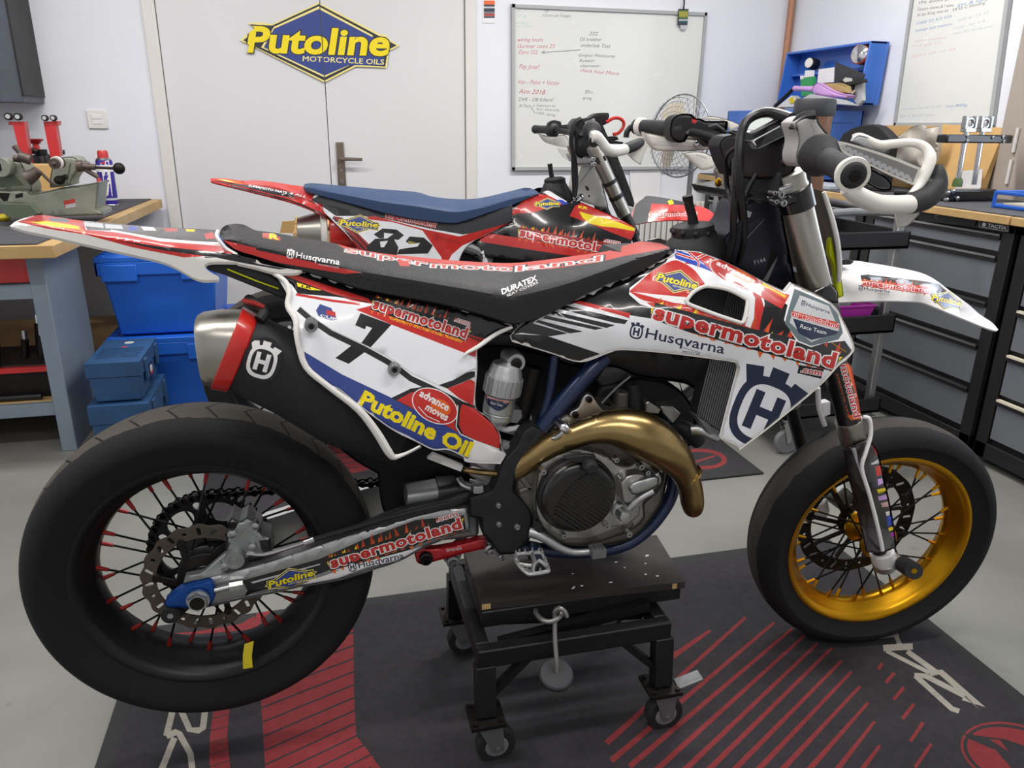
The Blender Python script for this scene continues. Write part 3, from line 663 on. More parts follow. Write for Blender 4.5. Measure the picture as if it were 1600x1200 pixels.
# yellow tape on the rear rim, seen at the bottom
g = G('tape_yellow'); g.plate(T(0, 3, (1520, 455), (1540, 420), (1590, 405), (1580, 500), (1580, 570), (1520, 580)), [], (0, 0, 0), (1, 0, 0), (0, 1, 0), .01) if False else None
tv = []
for px, py, d in T(0, 3, (1528, 425, .050), (1586, 405, .050), (1574, 500, .060), (1580, 572, .066), (1520, 580, .066), (1518, 500, .060)): tv.append(P1(px, py, d))
G('tape_yellow').prism(tv, (0, -.0012, .0008)).build('tape', RW)
# brake disc with wavy rim and slots
def disc(c, ax, ri, ro, nw, wav, par, m='disc_steel', name='brake_disc', arms=6, carrier='black'):
    u, v, a = frame(ax); ou = [((ro + wav * math.cos(nw * t)) * math.cos(t), (ro + wav * math.cos(nw * t)) * math.sin(t)) for t in np.linspace(0, 2 * PI, 145)[:-1]]
    inn = [(ri * math.cos(t), ri * math.sin(t)) for t in np.linspace(0, 2 * PI, 73)[:-1]]; hs = [inn]
    for k in range(24):
        t = 2 * PI * k / 24; rm = (ri + ro) / 2; tl = .5 if k % 2 else -.1; L = .32 * (ro - ri); wd = .0035
        if k % 3 == 2: hs.append([(rm * math.cos(t) + .0042 * math.cos(q), rm * math.sin(t) + .0042 * math.sin(q)) for q in np.linspace(0, 2 * PI, 11)[:-1]]); continue
        e = np.array([math.cos(t + tl), math.sin(t + tl)]); n_ = np.array([-e[1], e[0]]); o = rm * np.array([math.cos(t), math.sin(t)])
        hs.append([tuple(o + e * L * x + n_ * wd * y) for x, y in ((-1, -.6), (-.8, -1), (.8, -1), (1, -.6), (1, .6), (.8, 1), (-.8, 1), (-1, .6))])
    g = G(m); g.plate(ou, hs, c, u, v, .0042); o = g.build(name, par)
    g = G(carrier)
    for k in range(arms):
        t = 2 * PI * k / arms + .3; e = math.cos(t) * u + math.sin(t) * v; t2 = t + .35; f = math.cos(t2) * u + math.sin(t2) * v
        g.bar(np.asarray(c) + e * .04, np.asarray(c) + f * (ri + .004), .010, .005, up=a); g.cyl(np.asarray(c) + f * (ri) - a * .005, np.asarray(c) + f * ri + a * .005, .007, n=12)
    g.lathe([(.028, -.003), (.048, -.003), (.048, .003), (.028, .003)], c, ax, 32, closed=True); g.build('disc_carrier', o)
    return o
disc((RC[0], Y1 - .058, RC[2]), (0, 1, 0), .083, .108, 18, .0022, RW, carrier='iron_dark')
fa = nrm(FAX); disc(np.array(FC) + fa * .062, FAX, .118, .152, 14, .001, FWH, m='iron_dark', arms=9, carrier='black')
# sprocket and chain on the far side
g = G('black'); n = 48; sy = Y1 + .058; SR = .112
ou = [((SR + .005 * (1 if k % 4 in (0, 1) else -1)) * math.cos(2 * PI * k / (n * 4)), (SR + .005 * (1 if k % 4 in (0, 1) else -1)) * math.sin(2 * PI * k / (n * 4))) for k in range(n * 4)]
hs = [[(.03 * math.cos(t), .03 * math.sin(t)) for t in np.linspace(0, 2 * PI, 25)[:-1]]]
for k in range(6):
    a = 2 * PI * k / 6 + .2; e = np.array([math.cos(a), math.sin(a)]); f = np.array([-e[1], e[0]])
    hs.append([tuple(e * (.077 + .02 * math.cos(t)) + f * .029 * math.sin(t)) for t in np.linspace(0, 2 * PI, 23)[:-1]])
    a += PI / 6; e = np.array([math.cos(a), math.sin(a)]); hs.append([(e[0] * .092 + .008 * math.cos(t), e[1] * .092 + .008 * math.sin(t)) for t in np.linspace(0, 2 * PI, 13)[:-1]])
g.plate(ou, hs, (RC[0], sy, RC[2]), (1, 0, 0), (0, 0, 1), .006); g.build('sprocket', RW)
fs = np.array([.40, .49]); rc2 = np.array([RC[0], RC[2]]); path = []
for t in np.linspace(PI * .47, PI * 1.5, 44): path.append(rc2 + SR * np.array([math.cos(t), math.sin(t)]))
for t in np.linspace(0.02, 1, 26): path.append(path[43] * (1 - t) + (fs + [0.0, -.03]) * t)
for t in np.linspace(-PI / 2, PI / 2, 8)[1:]: path.append(fs + .03 * np.array([math.cos(t), math.sin(t)]))
pl = path[-1]
for t in np.linspace(.04, .98, 26): path.append(pl * (1 - t) + path[0] * t)
g = G('iron_dark'); path = np.array(path); seg = np.linalg.norm(np.roll(path, -1, 0) - path, axis=1); cum = np.concatenate([[0], np.cumsum(seg)]); Pc = np.vstack([path, path[:1]]); N = int(cum[-1] / .0159)
for k in range(N):
    s0, s1 = cum[-1] * k / N, cum[-1] * (k + 1) / N; a = [np.interp(s0, cum, Pc[:, j]) for j in (0, 1)]; b = [np.interp(s1, cum, Pc[:, j]) for j in (0, 1)]; yy = .007 if k % 2 else .0105
    for s in (-1, 1):
        A, B = np.array([a[0], sy + s * yy, a[1]]), np.array([b[0], sy + s * yy, b[1]]); g.bar(A, B, .002, .0085)
        g.lathe([(.0075, -.001), (.0075, .001)], A, (0, 1, 0), 8)
    g.cyl((a[0], sy - .009, a[1]), (a[0], sy + .009, a[1]), .005, n=8)
g.build('chain', root1)

# ---------------------------------------------------------------- swing arm
arm = HU((230, 850), (245, 785), (450, 742), (900, 628), (1357, 480)) + T(1, 2, (870, 860), (1080, 800), (1330, 770), (1338, 860), (1345, 930), (1300, 930), (1150, 985), (1040, 1030), (900, 1108), (720, 1168), (520, 1228), (290, 1268), (100, 1312)) + HU((740, 918), (500, 975), (320, 998), (250, 940))
S = side(Y1, [(290, 935, .098), (330, 905, .10), (500, 880, .10), (640, 840, .098), (735, 800, .095)])
p = Panel(arm, S, 'alu', grid=16, roll=(7, .008), soft=True)
p.poly(HU((700, 775), (1000, 690), (1357, 590)) + T(1, 2, (700, 960), (1000, 850), (1300, 820), (1310, 915), (1150, 955), (1000, 1010), (900, 1080), (470, 1160), (200, 1255), (0, 1300)) + HU((740, 905), (765, 850), (740, 800)), 'black_gloss')
p.poly(HU((790, 780), (1357, 630), (1357, 640), (810, 792)), 'grey_light')
p.poly(T(1, 2, (480, 1165), (1045, 1015), (1000, 1045), (900, 1100), (640, 1155)), 'white')
p.poly(T(1, 3, (330, 30), (540, -40), (620, -45), (900, -95), (700, -60), (520, 12), (290, 58)), 'white')
supermoto(p, T(1, 2, (478, 1150))[0], T(1, 2, (1285, 900))[0], 17)
husq(p, T(1, 2, (580, 1165))[0], T(1, 2, (925, 1090))[0], 10.5, 'navy', bg='white')
putoline(p, HU((945, 828))[0], HU((1305, 725))[0], 10)
SA = p.build('swingarm', root1, th=.034, edge='alu', mirror=Y1)
g = G('alu_dull'); a, b = P1(650, 800, .09), P1(700, 790, .09); g.bx(P1(655, 800)[0], P1(740, 790)[0], Y1 - .06, Y1 + .06, P1(700, 822)[2], P1(700, 782)[2]); g.build('crossmember', SA, bevel=.008)
g = G('black_soft'); g.tube(PP([(470, 862, .07), (540, 838, .08), (620, 806, .085), (690, 788, .085), (735, 772, .08)]), [.008, .013, .015, .013, .012], 10, 4); g.build('chain_slider', SA)
mat('axle_silver', '#b9bbbb', .3, 1.)
p = Panel(HU((90, 960), (110, 925), (250, 830), (440, 782), (485, 800), (505, 880), (470, 965), (300, 992), (200, 985), (120, 985)), side(Y1, .112), 'axle_blue', roll=(3, .003)); AB = p.build('axle_block', root1, th=.02, label='blue anodised chain adjuster block')
c = P1(*HU((365, 915))[0], .115); g = G('axle_silver'); r = mrad(c, 15.5); u, v, a = frame((0, 1, 0)); g.lathe([(r * .6, -.016), (r * .95, -.016), (r, -.012), (r, .01), (r * .6, .01)], c, (0, 1, 0), 6); g.lathe([(r * 1.12, -.006), (r * 1.12, 0)], c, (0, 1, 0), 28); g.m('iron_dark'); g.lathe([(r * .72, -.0165), (r * .72, 0)], c, (0, 1, 0), 24); g.build('axle_nut', AB, ang=30)
g = G('alu'); g.cyl(P1(*HU((500, 850))[0], .112), P1(*HU((620, 820))[0], .112), .0045); g.cyl(P1(*HU((620, 820))[0], .112), P1(*HU((730, 800))[0], .11), .0085, n=6); g.build('adjuster_bolt', AB)
c = P1(*HU((145, 1025))[0], .10); r = mrad(c, 15); G('black_matte').lathe([(r * .35, -.012), (r * .9, -.012), (r, -.006), (r, .012), (r * .35, .014)], c, (0, 1, 0), 28).m('alu').lathe([(r * .3, -.013), (r * .3, 0)], c, (0, 1, 0), 12).build('crash_bobbin', AB)
# rear brake caliper with its bracket
p = Panel(HU((590, 440), (612, 350), (598, 300), (640, 252), (700, 290), (760, 252), (815, 280), (820, 320), (872, 330), (880, 390), (955, 420), (968, 530), (870, 575), (740, 610), (620, 610), (588, 540)), side(Y1, .088), 'caliper_alu', grid=8, roll=(6, .012), soft=False)
p.poly(HU((860, 440), (950, 440), (955, 520), (880, 520)), 'black_soft'); p.line(HU((610, 520), (745, 345), (780, 370), (860, 420)), 1.2, 'grey_mid'); p.poly(HU((610, 300), (690, 300), (660, 360), (620, 350)), 'iron_dark')
CP = p.build('brake_caliper', root1, th=.05)
c = P1(*HU((668, 570))[0], .09); g = G('caliper_alu'); r = mrad(c, 15.5); g.lathe([(r * .2, -.017), (r * .25, -.014), (r * .6, -.014), (r * .65, -.016), (r * .92, -.016), (r, -.01), (r, .01)], c, (0, 1, 0), 28); g.build('piston_cap', CP)
for q, rr in (((805, 490), 6), ((640, 385), 7), ((830, 320), 6), ((575, 650), 7)): c = P1(*HU(q)[0], .095); r = mrad(c, rr); G('steel').lathe([(r * .4, -.006), (r, -.004), (r, .01)], c, (0, 1, 0), 14).build('bolt', CP)
g = G('caliper_alu'); g.prism([P1(x, y, .085) for x, y in HU((335, 745), (420, 690), (590, 545), (625, 600), (560, 690), (430, 738))], (0, .014, 0)); g.build('caliper_bracket', CP, bevel=.002)
g = G('steel'); g.tube(PP([(*HU((760, 545))[0], .1), (*HU((900, 555))[0], .102), (*HU((1080, 505))[0], .1), (*HU((1250, 450))[0], .098)]), .0042, 8, 4); g.cyl(P1(*HU((1230, 462))[0], .098), P1(*HU((1310, 432))[0], .098), .007); g.m('black_soft'); g.tube(PP([(*HU((1300, 435))[0], .098), (560, 822, .095), (640, 800, .095), (720, 780, .09)]), .005, 8, 4); g.build('brake_hose', CP)

# ---------------------------------------------------------------- rear fender
fo = T(0, 1, (62, 212), (110, 178), (240, 144), (380, 160), (520, 180), (900, 213), (1200, 229), (1362, 238), (1348, 270), (1372, 310), (1470, 385), (1600, 422)) + TL((450, 762), (620, 795), (760, 812), (700, 835), (540, 828), (400, 790), (250, 755)) + T(0, 1, (1480, 438), (1320, 438), (1276, 458), (1300, 490), (1368, 530), (1366, 548), (1240, 546), (1100, 472), (1000, 432), (830, 392), (560, 332), (300, 272), (150, 240))
S = strip(Y1, [(10, 354), (75, 367), (140, 382), (207, 397), (275, 417), (310, 436), (342, 437), (400, 440), (480, 440)], [(10, 350), (60, 336), (130, 345), (225, 353), (340, 360), (372, 340), (480, 330)], [(15, .035), (60, .07), (140, .092), (275, .104), (400, .106), (480, .106)])
p = Panel(fo, S, 'white_soft', grid=7)
p.poly(T(0, 1, (105, 186), (240, 140), (525, 178), (535, 235), (740, 252), (1000, 308), (1400, 338), (1460, 387), (1270, 368), (1000, 342), (720, 300), (1000, 362), (1295, 400), (1150, 409), (830, 346), (540, 268), (300, 230)), 'red')
p.poly(T(0, 1, (720, 300), (1000, 340), (1270, 366), (1460, 386), (1600, 418), (1600, 440), (1290, 402), (1000, 362)), 'black_gloss'); p.poly(TL((0, 660), (200, 690), (430, 765), (640, 800), (580, 805), (300, 755), (100, 715), (0, 715)), 'black_gloss')
p.poly(T(0, 1, (520, 183), (900, 212), (1362, 238), (1348, 290), (1385, 325), (1000, 292), (740, 245), (545, 236)), 'black_gloss'); p.line(T(0, 1, (690, 240), (1000, 295), (1200, 312), (1392, 322)), 3, 'white')
p.poly(T(0, 1, (125, 186), (285, 176), (440, 198), (500, 212), (540, 250), (532, 272), (505, 250), (480, 238), (320, 222), (305, 200)), 'orange'); p.poly(T(0, 1, (190, 190), (290, 182), (440, 205), (490, 215), (500, 232), (330, 215)), 'yellow')
for q, m_ in ((((525, 188), (640, 197), (650, 225), (530, 212)), 'grey_light'), (((655, 200), (760, 208), (770, 232), (660, 226)), 'grey_light'), (((810, 214), (850, 217), (860, 240), (800, 236)), 'blue_bright'), (((880, 216), (960, 221), (980, 242), (900, 240)), 'white'), (((1020, 224), (1110, 228), (1110, 245), (1040, 248)), 'red'), (((1160, 232), (1220, 234), (1215, 248), (1165, 246)), 'tape_yellow'), (((1275, 262), (1330, 250), (1345, 290), (1290, 296)), 'red'), (((300, 160), (420, 168), (430, 188), (330, 184)), 'shield_grey'), (((430, 170), (510, 178), (515, 196), (440, 190)), 'seat_red')):
    p.poly(T(0, 1, *q), m_)
FEND = p.build('rear_fender', root1, th=.006, vec=(0, .6, -.8), edge='white_soft')
# grab handle and black subframe under it
g = G('black_soft'); g.prism([P1(x, y, .095) for x, y in T(0, 1, (1276, 455), (1320, 440), (1480, 440), (1600, 472), (1750, 560), (1830, 640), (1800, 680), (1600, 600), (1400, 520), (1300, 490))], (0, .19, 0)); g.build('grab_handle', root1, bevel=.003)
g = G('acid_yellow'); g.tube(PP([(*T(0, 1, (1420, 482))[0], .098), (*T(0, 1, (1600, 555))[0], .098), (*T(1, 1, (140, 605))[0], .098)]), .0012, 5); g.build('piping', FEND)

# ---------------------------------------------------------------- seat
so = T(0, 1, (1380, 290), (1375, 250), (1400, 215), (1450, 200), (1520, 203)) + T(1, 1, (0, 240), (100, 252), (300, 288), (480, 318), (600, 350), (800, 385), (1000, 405), (1200, 425), (1400, 438), (1600, 444)) + T(2, 1, (200, 425), (400, 398), (580, 372), (700, 335), (800, 308), (900, 315), (970, 335), (988, 352), (975, 378), (900, 440), (760, 520), (560, 590), (370, 690), (240, 760), (110, 805), (0, 818)) + T(1, 1, (1500, 790), (1340, 742), (1150, 695), (1000, 668), (800, 630), (640, 598), (400, 520), (250, 480), (120, 440), (0, 400)) + T(0, 1, (1500, 370), (1420, 330))
S = strip(Y1, [(340, 385), (400, 406), (462, 423), (560, 452), (650, 469), (735, 489), (800, 508), (857, 490), (895, 474), (990, 429), (1050, 394)], [(340, 372), (362, 350), (400, 358), (475, 370), (550, 386), (650, 400), (750, 409), (800, 410), (900, 398), (1000, 376), (1050, 382)], [(340, .08), (370, .1), (560, .112), (735, .118), (800, .118), (895, .112), (990, .1), (1050, .07)])
p = Panel(so, S, 'seat_black', grid=9)
p.poly(T(0, 1, (1390, 300), (1600, 350)) + T(1, 1, (0, 362), (200, 405), (500, 470), (660, 503), (560, 512), (300, 470), (120, 438), (0, 400)) + T(0, 1, (1480, 365)), 'red')
p.poly(T(1, 1, (500, 320), (600, 350), (800, 385), (1200, 425), (1600, 444), (1600, 490), (1200, 452), (900, 425), (740, 400), (560, 360)), 'seat_red'); p.poly(T(2, 1, (0, 440), (400, 398), (580, 370), (700, 335), (800, 308), (930, 322), (985, 350), (860, 372), (700, 400), (540, 440), (250, 480), (0, 492)), 'seat_red')
for t_, a_, b_ in (('super', (540, 394), (668, 417)), ('moto', (674, 418), (802, 424)), ('land', (808, 424), (938, 408))):
    p.text(t_, a_, b_, 9, 'seat_black', bold=.04, grow=.05, up=(1, -9)); p.text(t_, a_, b_, 9, 'white', bold=.03, grow=.02, up=(1, -9)); p.text(t_, a_, b_, 9, 'seat_red', bold=.0, up=(1, -9))
p.poly(T(1, 1, (880, 425), (950, 430), (960, 465), (900, 462)), 'seat_red', True)
p.poly(T(1, 1, (40, 255), (110, 258), (155, 290), (150, 305), (40, 285)), 'red'); p.text('R', T(1, 1, (85, 290))[0], T(1, 1, (135, 296))[0], 8, 'yellow', bold=.05)
husq(p, T(1, 1, (190, 400))[0], T(1, 1, (520, 455))[0], 9.5, 'white', bg='seat_black')
p.text('DURATEX', T(1, 1, (1540, 640))[0], T(2, 1, (160, 550))[0], 8.5, 'white', bold=.03, shear=.15); p.text('SEAT COVERS', T(1, 1, (1570, 655))[0], T(2, 1, (165, 570))[0], 4, 'white', shear=.1)
p.build('seat', root1, th=.05, vec=(0, .9, -.3))
G('white').tube(PP([(340, 361, .06), (339, 370, .092), (352, 387, .096), (370, 398, .099)]), .0028, 8, 4).build('piping', FEND)

# ---------------------------------------------------------------- side number panel
N7 = ZM(430, 400, 2.884)
so = [(428, 427), (462, 420.5), (560, 450), (650, 467), (735, 487), (800, 508), (797, 515), (768, 526), (747, 543), (746, 575), (743, 634), (762, 652), (780, 675), (784, 697), (791, 710), (782, 725), (730, 722), (724, 714), (700, 703), (677, 703), (650, 690), (617, 674), (585, 652), (556, 630), (530, 609), (512, 600), (478, 571), (466, 530), (459, 503), (452, 478), (446, 455)]
SP = side(Y1, [(430, 428, .10), (462, 421, .094), (560, 450, .093), (650, 467, .096), (735, 487, .097), (800, 508, .098), (747, 545, .108), (745, 590, .118), (743, 632, .122), (785, 700, .112), (785, 722, .11), (452, 478, .13), (470, 530, .155), (512, 600, .165), (585, 652, .165), (650, 690, .152), (700, 703, .14), (550, 540, .142), (640, 580, .135), (640, 530, .122), (560, 480, .118), (680, 630, .142)])
p = Panel(so, SP, 'plate_white', grid=12, roll=(5, .006))
p.poly(T(1, 1, (105, 498), (250, 480), (640, 598), (1340, 745), (1605, 828), (1600, 860), (1500, 900), (1420, 935), (1310, 880), (720, 690), (500, 655), (262, 636), (225, 580)), 'black_gloss')
p.poly(T(1, 1, (125, 503), (215, 508), (700, 665), (730, 700), (600, 680), (450, 625)), 'red'); p.line(T(1, 1, (240, 560), (480, 640), (700, 690)), 1.6, 'black_gloss'); p.line(T(1, 1, (250, 640), (480, 680), (650, 700)), 4, 'red')
p.poly(T(1, 1, (625, 735), (720, 710), (1310, 885), (1425, 918), (1395, 970), (1395, 1045), (1310, 1008), (850, 830)), 'red'); p.line(T(1, 1, (1300, 890), (1410, 935)), 2, 'black_gloss')
p.poly(T(1, 1, (255, 565), (365, 600), (410, 615), (340, 612), (260, 590)), 'yellow'); p.text('LR', T(1, 1, (285, 595))[0], T(1, 1, (345, 608))[0], 4, 'black_gloss', bold=.03)
p.poly(T(1, 1, (400, 700), (470, 725), (510, 800), (470, 805), (390, 775), (375, 740)), 'blue'); p.poly(T(1, 1, (440, 735), (495, 750), (500, 780), (440, 765)), 'red'); p.text('CUP', T(1, 1, (400, 778))[0], T(1, 1, (500, 803))[0], 4, 'white', bold=.03)
supermoto(p, N7((440, 234))[0], N7((856, 370))[0], 17, sub=True)
N7 = ZM(430, 400, 2.884)
p.poly(N7((130, 430), (300, 533), (520, 637), (545, 650), (720, 738), (895, 828), (868, 915), (780, 880), (700, 885), (600, 810), (480, 760), (400, 700), (280, 605), (140, 490)), 'blue')
p.poly(N7((522, 640), (612, 597), (700, 585), (830, 650), (905, 675), (985, 755), (1025, 815), (1020, 880), (900, 835), (720, 740), (545, 652)), 'black_gloss')
p.poly(N7((548, 650), (612, 615), (700, 600), (780, 640), (818, 668), (808, 770), (830, 803), (898, 833), (720, 738)), 'red'); p.poly(N7((842, 668), (900, 688), (980, 760), (1014, 815), (1010, 868), (900, 828), (845, 800), (828, 760), (834, 690)), 'red'); p.line(N7((824, 668), (815, 770), (835, 803), (900, 832), (1012, 872)), 1.6, 'white')
p.poly(N7((735, 582), (800, 560), (912, 505), (908, 545), (775, 597)), 'black_gloss'); p.poly(N7((775, 597), (908, 547), (892, 675), (830, 642)), 'red')
p.poly(N7((895, 828), (1050, 893), (1010, 935), (865, 925)), 'white')
p.poly(N7((385, 257), (524, 309), (430, 412), (388, 392), (437, 325), (410, 315), (405, 331), (360, 312)), 'black'); p.poly(N7((345, 402), (408, 430), (331, 486), (271, 460)), 'black')
p.line(N7((105, 238), (160, 285), (250, 347), (400, 418), (500, 473), (560, 512), (610, 552), (700, 594), (835, 664)), 9, 'black_soft'); p.line(N7((110, 225), (165, 272), (255, 332), (400, 400), (510, 455), (620, 530), (740, 585)), 1.2, 'grey_light')
p.text('Putoline Oil', T(1, 2, (645, 126))[0], T(1, 2, (1318, 452))[0], 24, 'yellow', bold=.045)
advance(p, T(1, 2, (1118, 138))[0], 37, 24, .5)
PL = p.build('side_panel', root1, th=.003, edge='white', mirror=Y1, label='white number 7 side panel with blue and red graphics')
g = G('white_soft'); q = [(428, 427, .1), (446, 440, .11), (452, 458, .12), (450, 478, .13), (462, 500, .145), (465, 530, .157), (478, 573, .165), (512, 603, .168), (560, 640, .17), (588, 675, .168), (607, 706, .165), (616, 714, .16), (635, 708, .155), (656, 697, .152)]
g.tube(PP(q), [.004, .004, .0045, .005, .005, .005, .005, .005, .006, .007, .007, .005, .0025, .0018], 10, 4); g.build('panel_edge', PL)
g = G('white_soft'); g.tube(PP([(800, 511, .104), (775, 522, .108), (748, 541, .112), (730, 551, .118), (726, 556, .12)]), [.003, .004, .004, .003, .002], 8, 4); g.build('panel_edge', PL)
for x, y in T(1, 1, (345, 838), (865, 1108)): g = G('alu_dull'); c = P1(x, y, .165 if x < 520 else .146); r = mrad(c, 10); g.lathe([(r * .3, -.001), (r * .4, -.006), (r * .75, -.007), (r, -.002), (r, .02)], c, (0, 1, 0), 24); g.m('iron_dark').lathe([(r * .38, -.0075), (r * .38, 0)], c, (0, 1, 0), 6); g.build('bolt', PL)
c = P1(*PV((750, 82))[0], .118); g = G('alu_dull'); r = mrad(c, 6); g.lathe([(r * .4, -.004), (r, -.003), (r, .01)], c, (0, 1, 0), 18); g.build('bolt', PL)

# ---------------------------------------------------------------- radiator shroud
so = [(800, 522), (825, 500), (857, 485), (895, 470), (990, 425), (1050, 400), (1057, 390), (1065, 392), (1101, 396), (1151, 417), (1194, 440), (1226, 455), (1236, 443), (1242, 444), (1298, 472), (1317, 500), (1334, 537), (1331, 553), (1310, 572), (1278, 606), (1204, 667), (1156, 703), (1150, 696), (1126, 685), (1140, 630), (1153, 580), (1152, 571), (1146, 566), (1074, 556), (1020, 550), (970, 547), (950, 552), (907, 566), (860, 552), (800, 534)]
hole = T(2, 1, (1090, 680), (1130, 630), (1190, 595), (1240, 590), (1350, 610), (1450, 660), (1472, 690), (1452, 800), (1430, 818), (1300, 775), (1200, 738), (1110, 703))
SS = side(Y1, [(800, 527, .10), (857, 485, .098), (895, 470, .096), (990, 425, .085), (1057, 392, .068), (1101, 396, .1), (1151, 417, .12), (1194, 440, .14), (1242, 444, .155), (1298, 472, .17), (1334, 540, .195), (1278, 606, .205), (1204, 667, .2), (1150, 697, .19), (1130, 650, .18), (1150, 575, .182), (1050, 555, .152), (950, 552, .125), (907, 566, .112), (860, 550, .105), (1050, 480, .15), (1150, 480, .18), (1250, 540, .21), (930, 500, .122)])
p = Panel(so, SS, 'plate_white', holes=[hole], grid=13, roll=(5, .007))
p.poly(T(2, 1, (90, 812), (230, 738), (380, 676), (760, 498), (1000, 398), (960, 440), (880, 490), (735, 600), (732, 640), (800, 700), (890, 730), (880, 800), (740, 792), (620, 750), (400, 692), (330, 708), (150, 802), (60, 880), (0, 892), (0, 880)), 'black_gloss')
p.poly(T(2, 1, (380, 692), (425, 680), (740, 758), (738, 788), (560, 738)), 'red')
for q in (((285, 728), (330, 708), (725, 802), (705, 826), (640, 818)), ((240, 762), (262, 746), (645, 832), (590, 850)), ((190, 788), (212, 772), (575, 852), (520, 862)), ((145, 812), (165, 800), (445, 872), (360, 884)), ((90, 838), (130, 820), (350, 884), (240, 902), (60, 880))): p.poly(T(2, 1, *q), 'black_gloss')
p.poly(T(2, 1, (-5, 888), (210, 896), (560, 1015), (430, 1070), (0, 940)), 'black_gloss')
p.poly(T(2, 1, (732, 622), (880, 492), (1000, 430), (1060, 438), (1140, 488), (1207, 575), (1140, 612), (1090, 690), (1000, 700), (830, 680)), 'red', True); p.poly(T(2, 1, (752, 624), (800, 630), (1088, 658), (1085, 695), (1010, 692)), 'white')
p.poly(T(2, 1, (840, 690), (1000, 692), (1110, 708), (1300, 780), (1430, 825), (1490, 850), (1512, 790), (1520, 660), (1490, 610), (1555, 650), (1575, 720), (1560, 850), (1530, 890), (1240, 790), (900, 735)), 'red')
p.poly(T(2, 1, (1560, 600), (1600, 630), (1745, 720), (1720, 800), (1760, 860), (1900, 950), (2080, 930), (2130, 1000), (1990, 1100), (1900, 1020), (1570, 930), (1540, 880), (1580, 700)), 'black_gloss')
p.poly(HP((0, 560), (130, 590), (450, 728), (700, 868), (945, 992), (872, 1125), (700, 1030), (600, 960), (180, 760), (60, 700), (-60, 690)), 'red')
p.poly(T(2, 1, (1022, 362), (1150, 400), (1235, 480), (1250, 500), (1170, 470), (1022, 415)), 'blue_bright'); p.line(T(2, 1, (1030, 385), (1140, 420), (1240, 380)), 4.5, 'white'); p.line(T(2, 1, (1030, 385), (1140, 420), (1240, 380)), 2.5, 'red'); p.line(T(2, 1, (1100, 370), (1170, 440), (1160, 470)), 4, 'white'); p.line(T(2, 1, (1100, 370), (1170, 440), (1160, 470)), 2.2, 'red')
p.poly(HP((690, 868), (900, 978), (938, 1000), (912, 1032), (830, 992), (680, 905)), 'orange'); p.poly(HP((690, 870), (800, 940), (910, 1000), (900, 1015), (820, 965), (680, 890)), 'yellow')
p.line(HP((-20, 565), (130, 592), (450, 730), (700, 870), (905, 975)), 2, 'white')
advance(p, HP((425, 800))[0], 43, 15.5, .46)
putoline(p, T(2, 1, (905, 548))[0], T(2, 1, (1150, 606))[0], 11)
supermoto(p, T(2, 1, (885, 792))[0], (1301, 575), 25, com=False)
p.poly(T(3, 1, (195, 1080), (350, 1108), (332, 1168), (182, 1132)), 'black_gloss'); p.text('.com', T(3, 1, (205, 1125))[0], T(3, 1, (335, 1148))[0], 10, 'white', bold=.03, grow=.05); p.text('.com', T(3, 1, (205, 1125))[0], T(3, 1, (335, 1148))[0], 10, 'red', bold=.02)
p.poly(T(2, 1, (735, 770), (860, 790), (1340, 960), (1340, 1010), (1100, 960), (840, 910), (730, 900)), 'plate_white')
husq(p, T(2, 1, (732, 890))[0], T(2, 1, (1322, 1012))[0], 16.5, 'navy', sub=None); p.line(T(2, 1, (1065, 972), (1180, 1005)), .8, 'navy'); p.text('MOTOR', T(2, 1, (1065, 1008))[0], T(2, 1, (1175, 1025))[0], 5, 'navy', bold=.01)
crown(p, (1196, 640), 50, .39, 'navy')
p.poly(T(3, 1, (100, 800), (150, 590), (180, 575), (395, 690), (470, 800), (490, 900), (270, 970), (180, 935)), 'white'); p.poly(T(3, 1, (165, 605), (250, 640), (390, 702), (440, 765), (468, 880), (440, 922), (270, 962), (190, 930), (106, 822), (112, 790)), 'shield_grey'); p.poly(T(3, 1, (200, 645), (380, 712), (445, 865), (270, 940), (135, 815), (150, 760)), 'grey_light'); p.poly(T(3, 1, (155, 790), (440, 872), (425, 890), (270, 925), (190, 880)), 'navy')
husq(p, T(3, 1, (205, 700))[0], T(3, 1, (385, 762))[0], 5.5, 'navy', bg='grey_light', sub=None); supermoto(p, T(3, 1, (148, 770))[0], T(3, 1, (435, 850))[0], 7, com=False, banner='orange_deep', fl=False); p.text('Race Team', T(3, 1, (200, 848))[0], T(3, 1, (362, 892))[0], 6.5, 'white')
p.line(T(3, 1, (395, 940), (490, 1000)), 1.2, 'gold')
p.line(so[15:24] , 3.5, 'white_soft'); p.line([(907, 566), (950, 551), (970, 546), (1074, 555), (1146, 565), (1155, 574), (1152, 590)], 4, 'white_soft')
SH_ = p.build('radiator_shroud', root1, th=.003, edge='white_soft', mirror=Y1, label='white radiator shroud with flame lettering and a big navy badge')
g = G('white_soft'); L = softpoly(hole, 4); g.tube([*(side(Y1, .0)(L) * 0 + SS(L))], .0035, 8, closed=True, caps=(0, 0)); g.build('vent_edge', SH_)
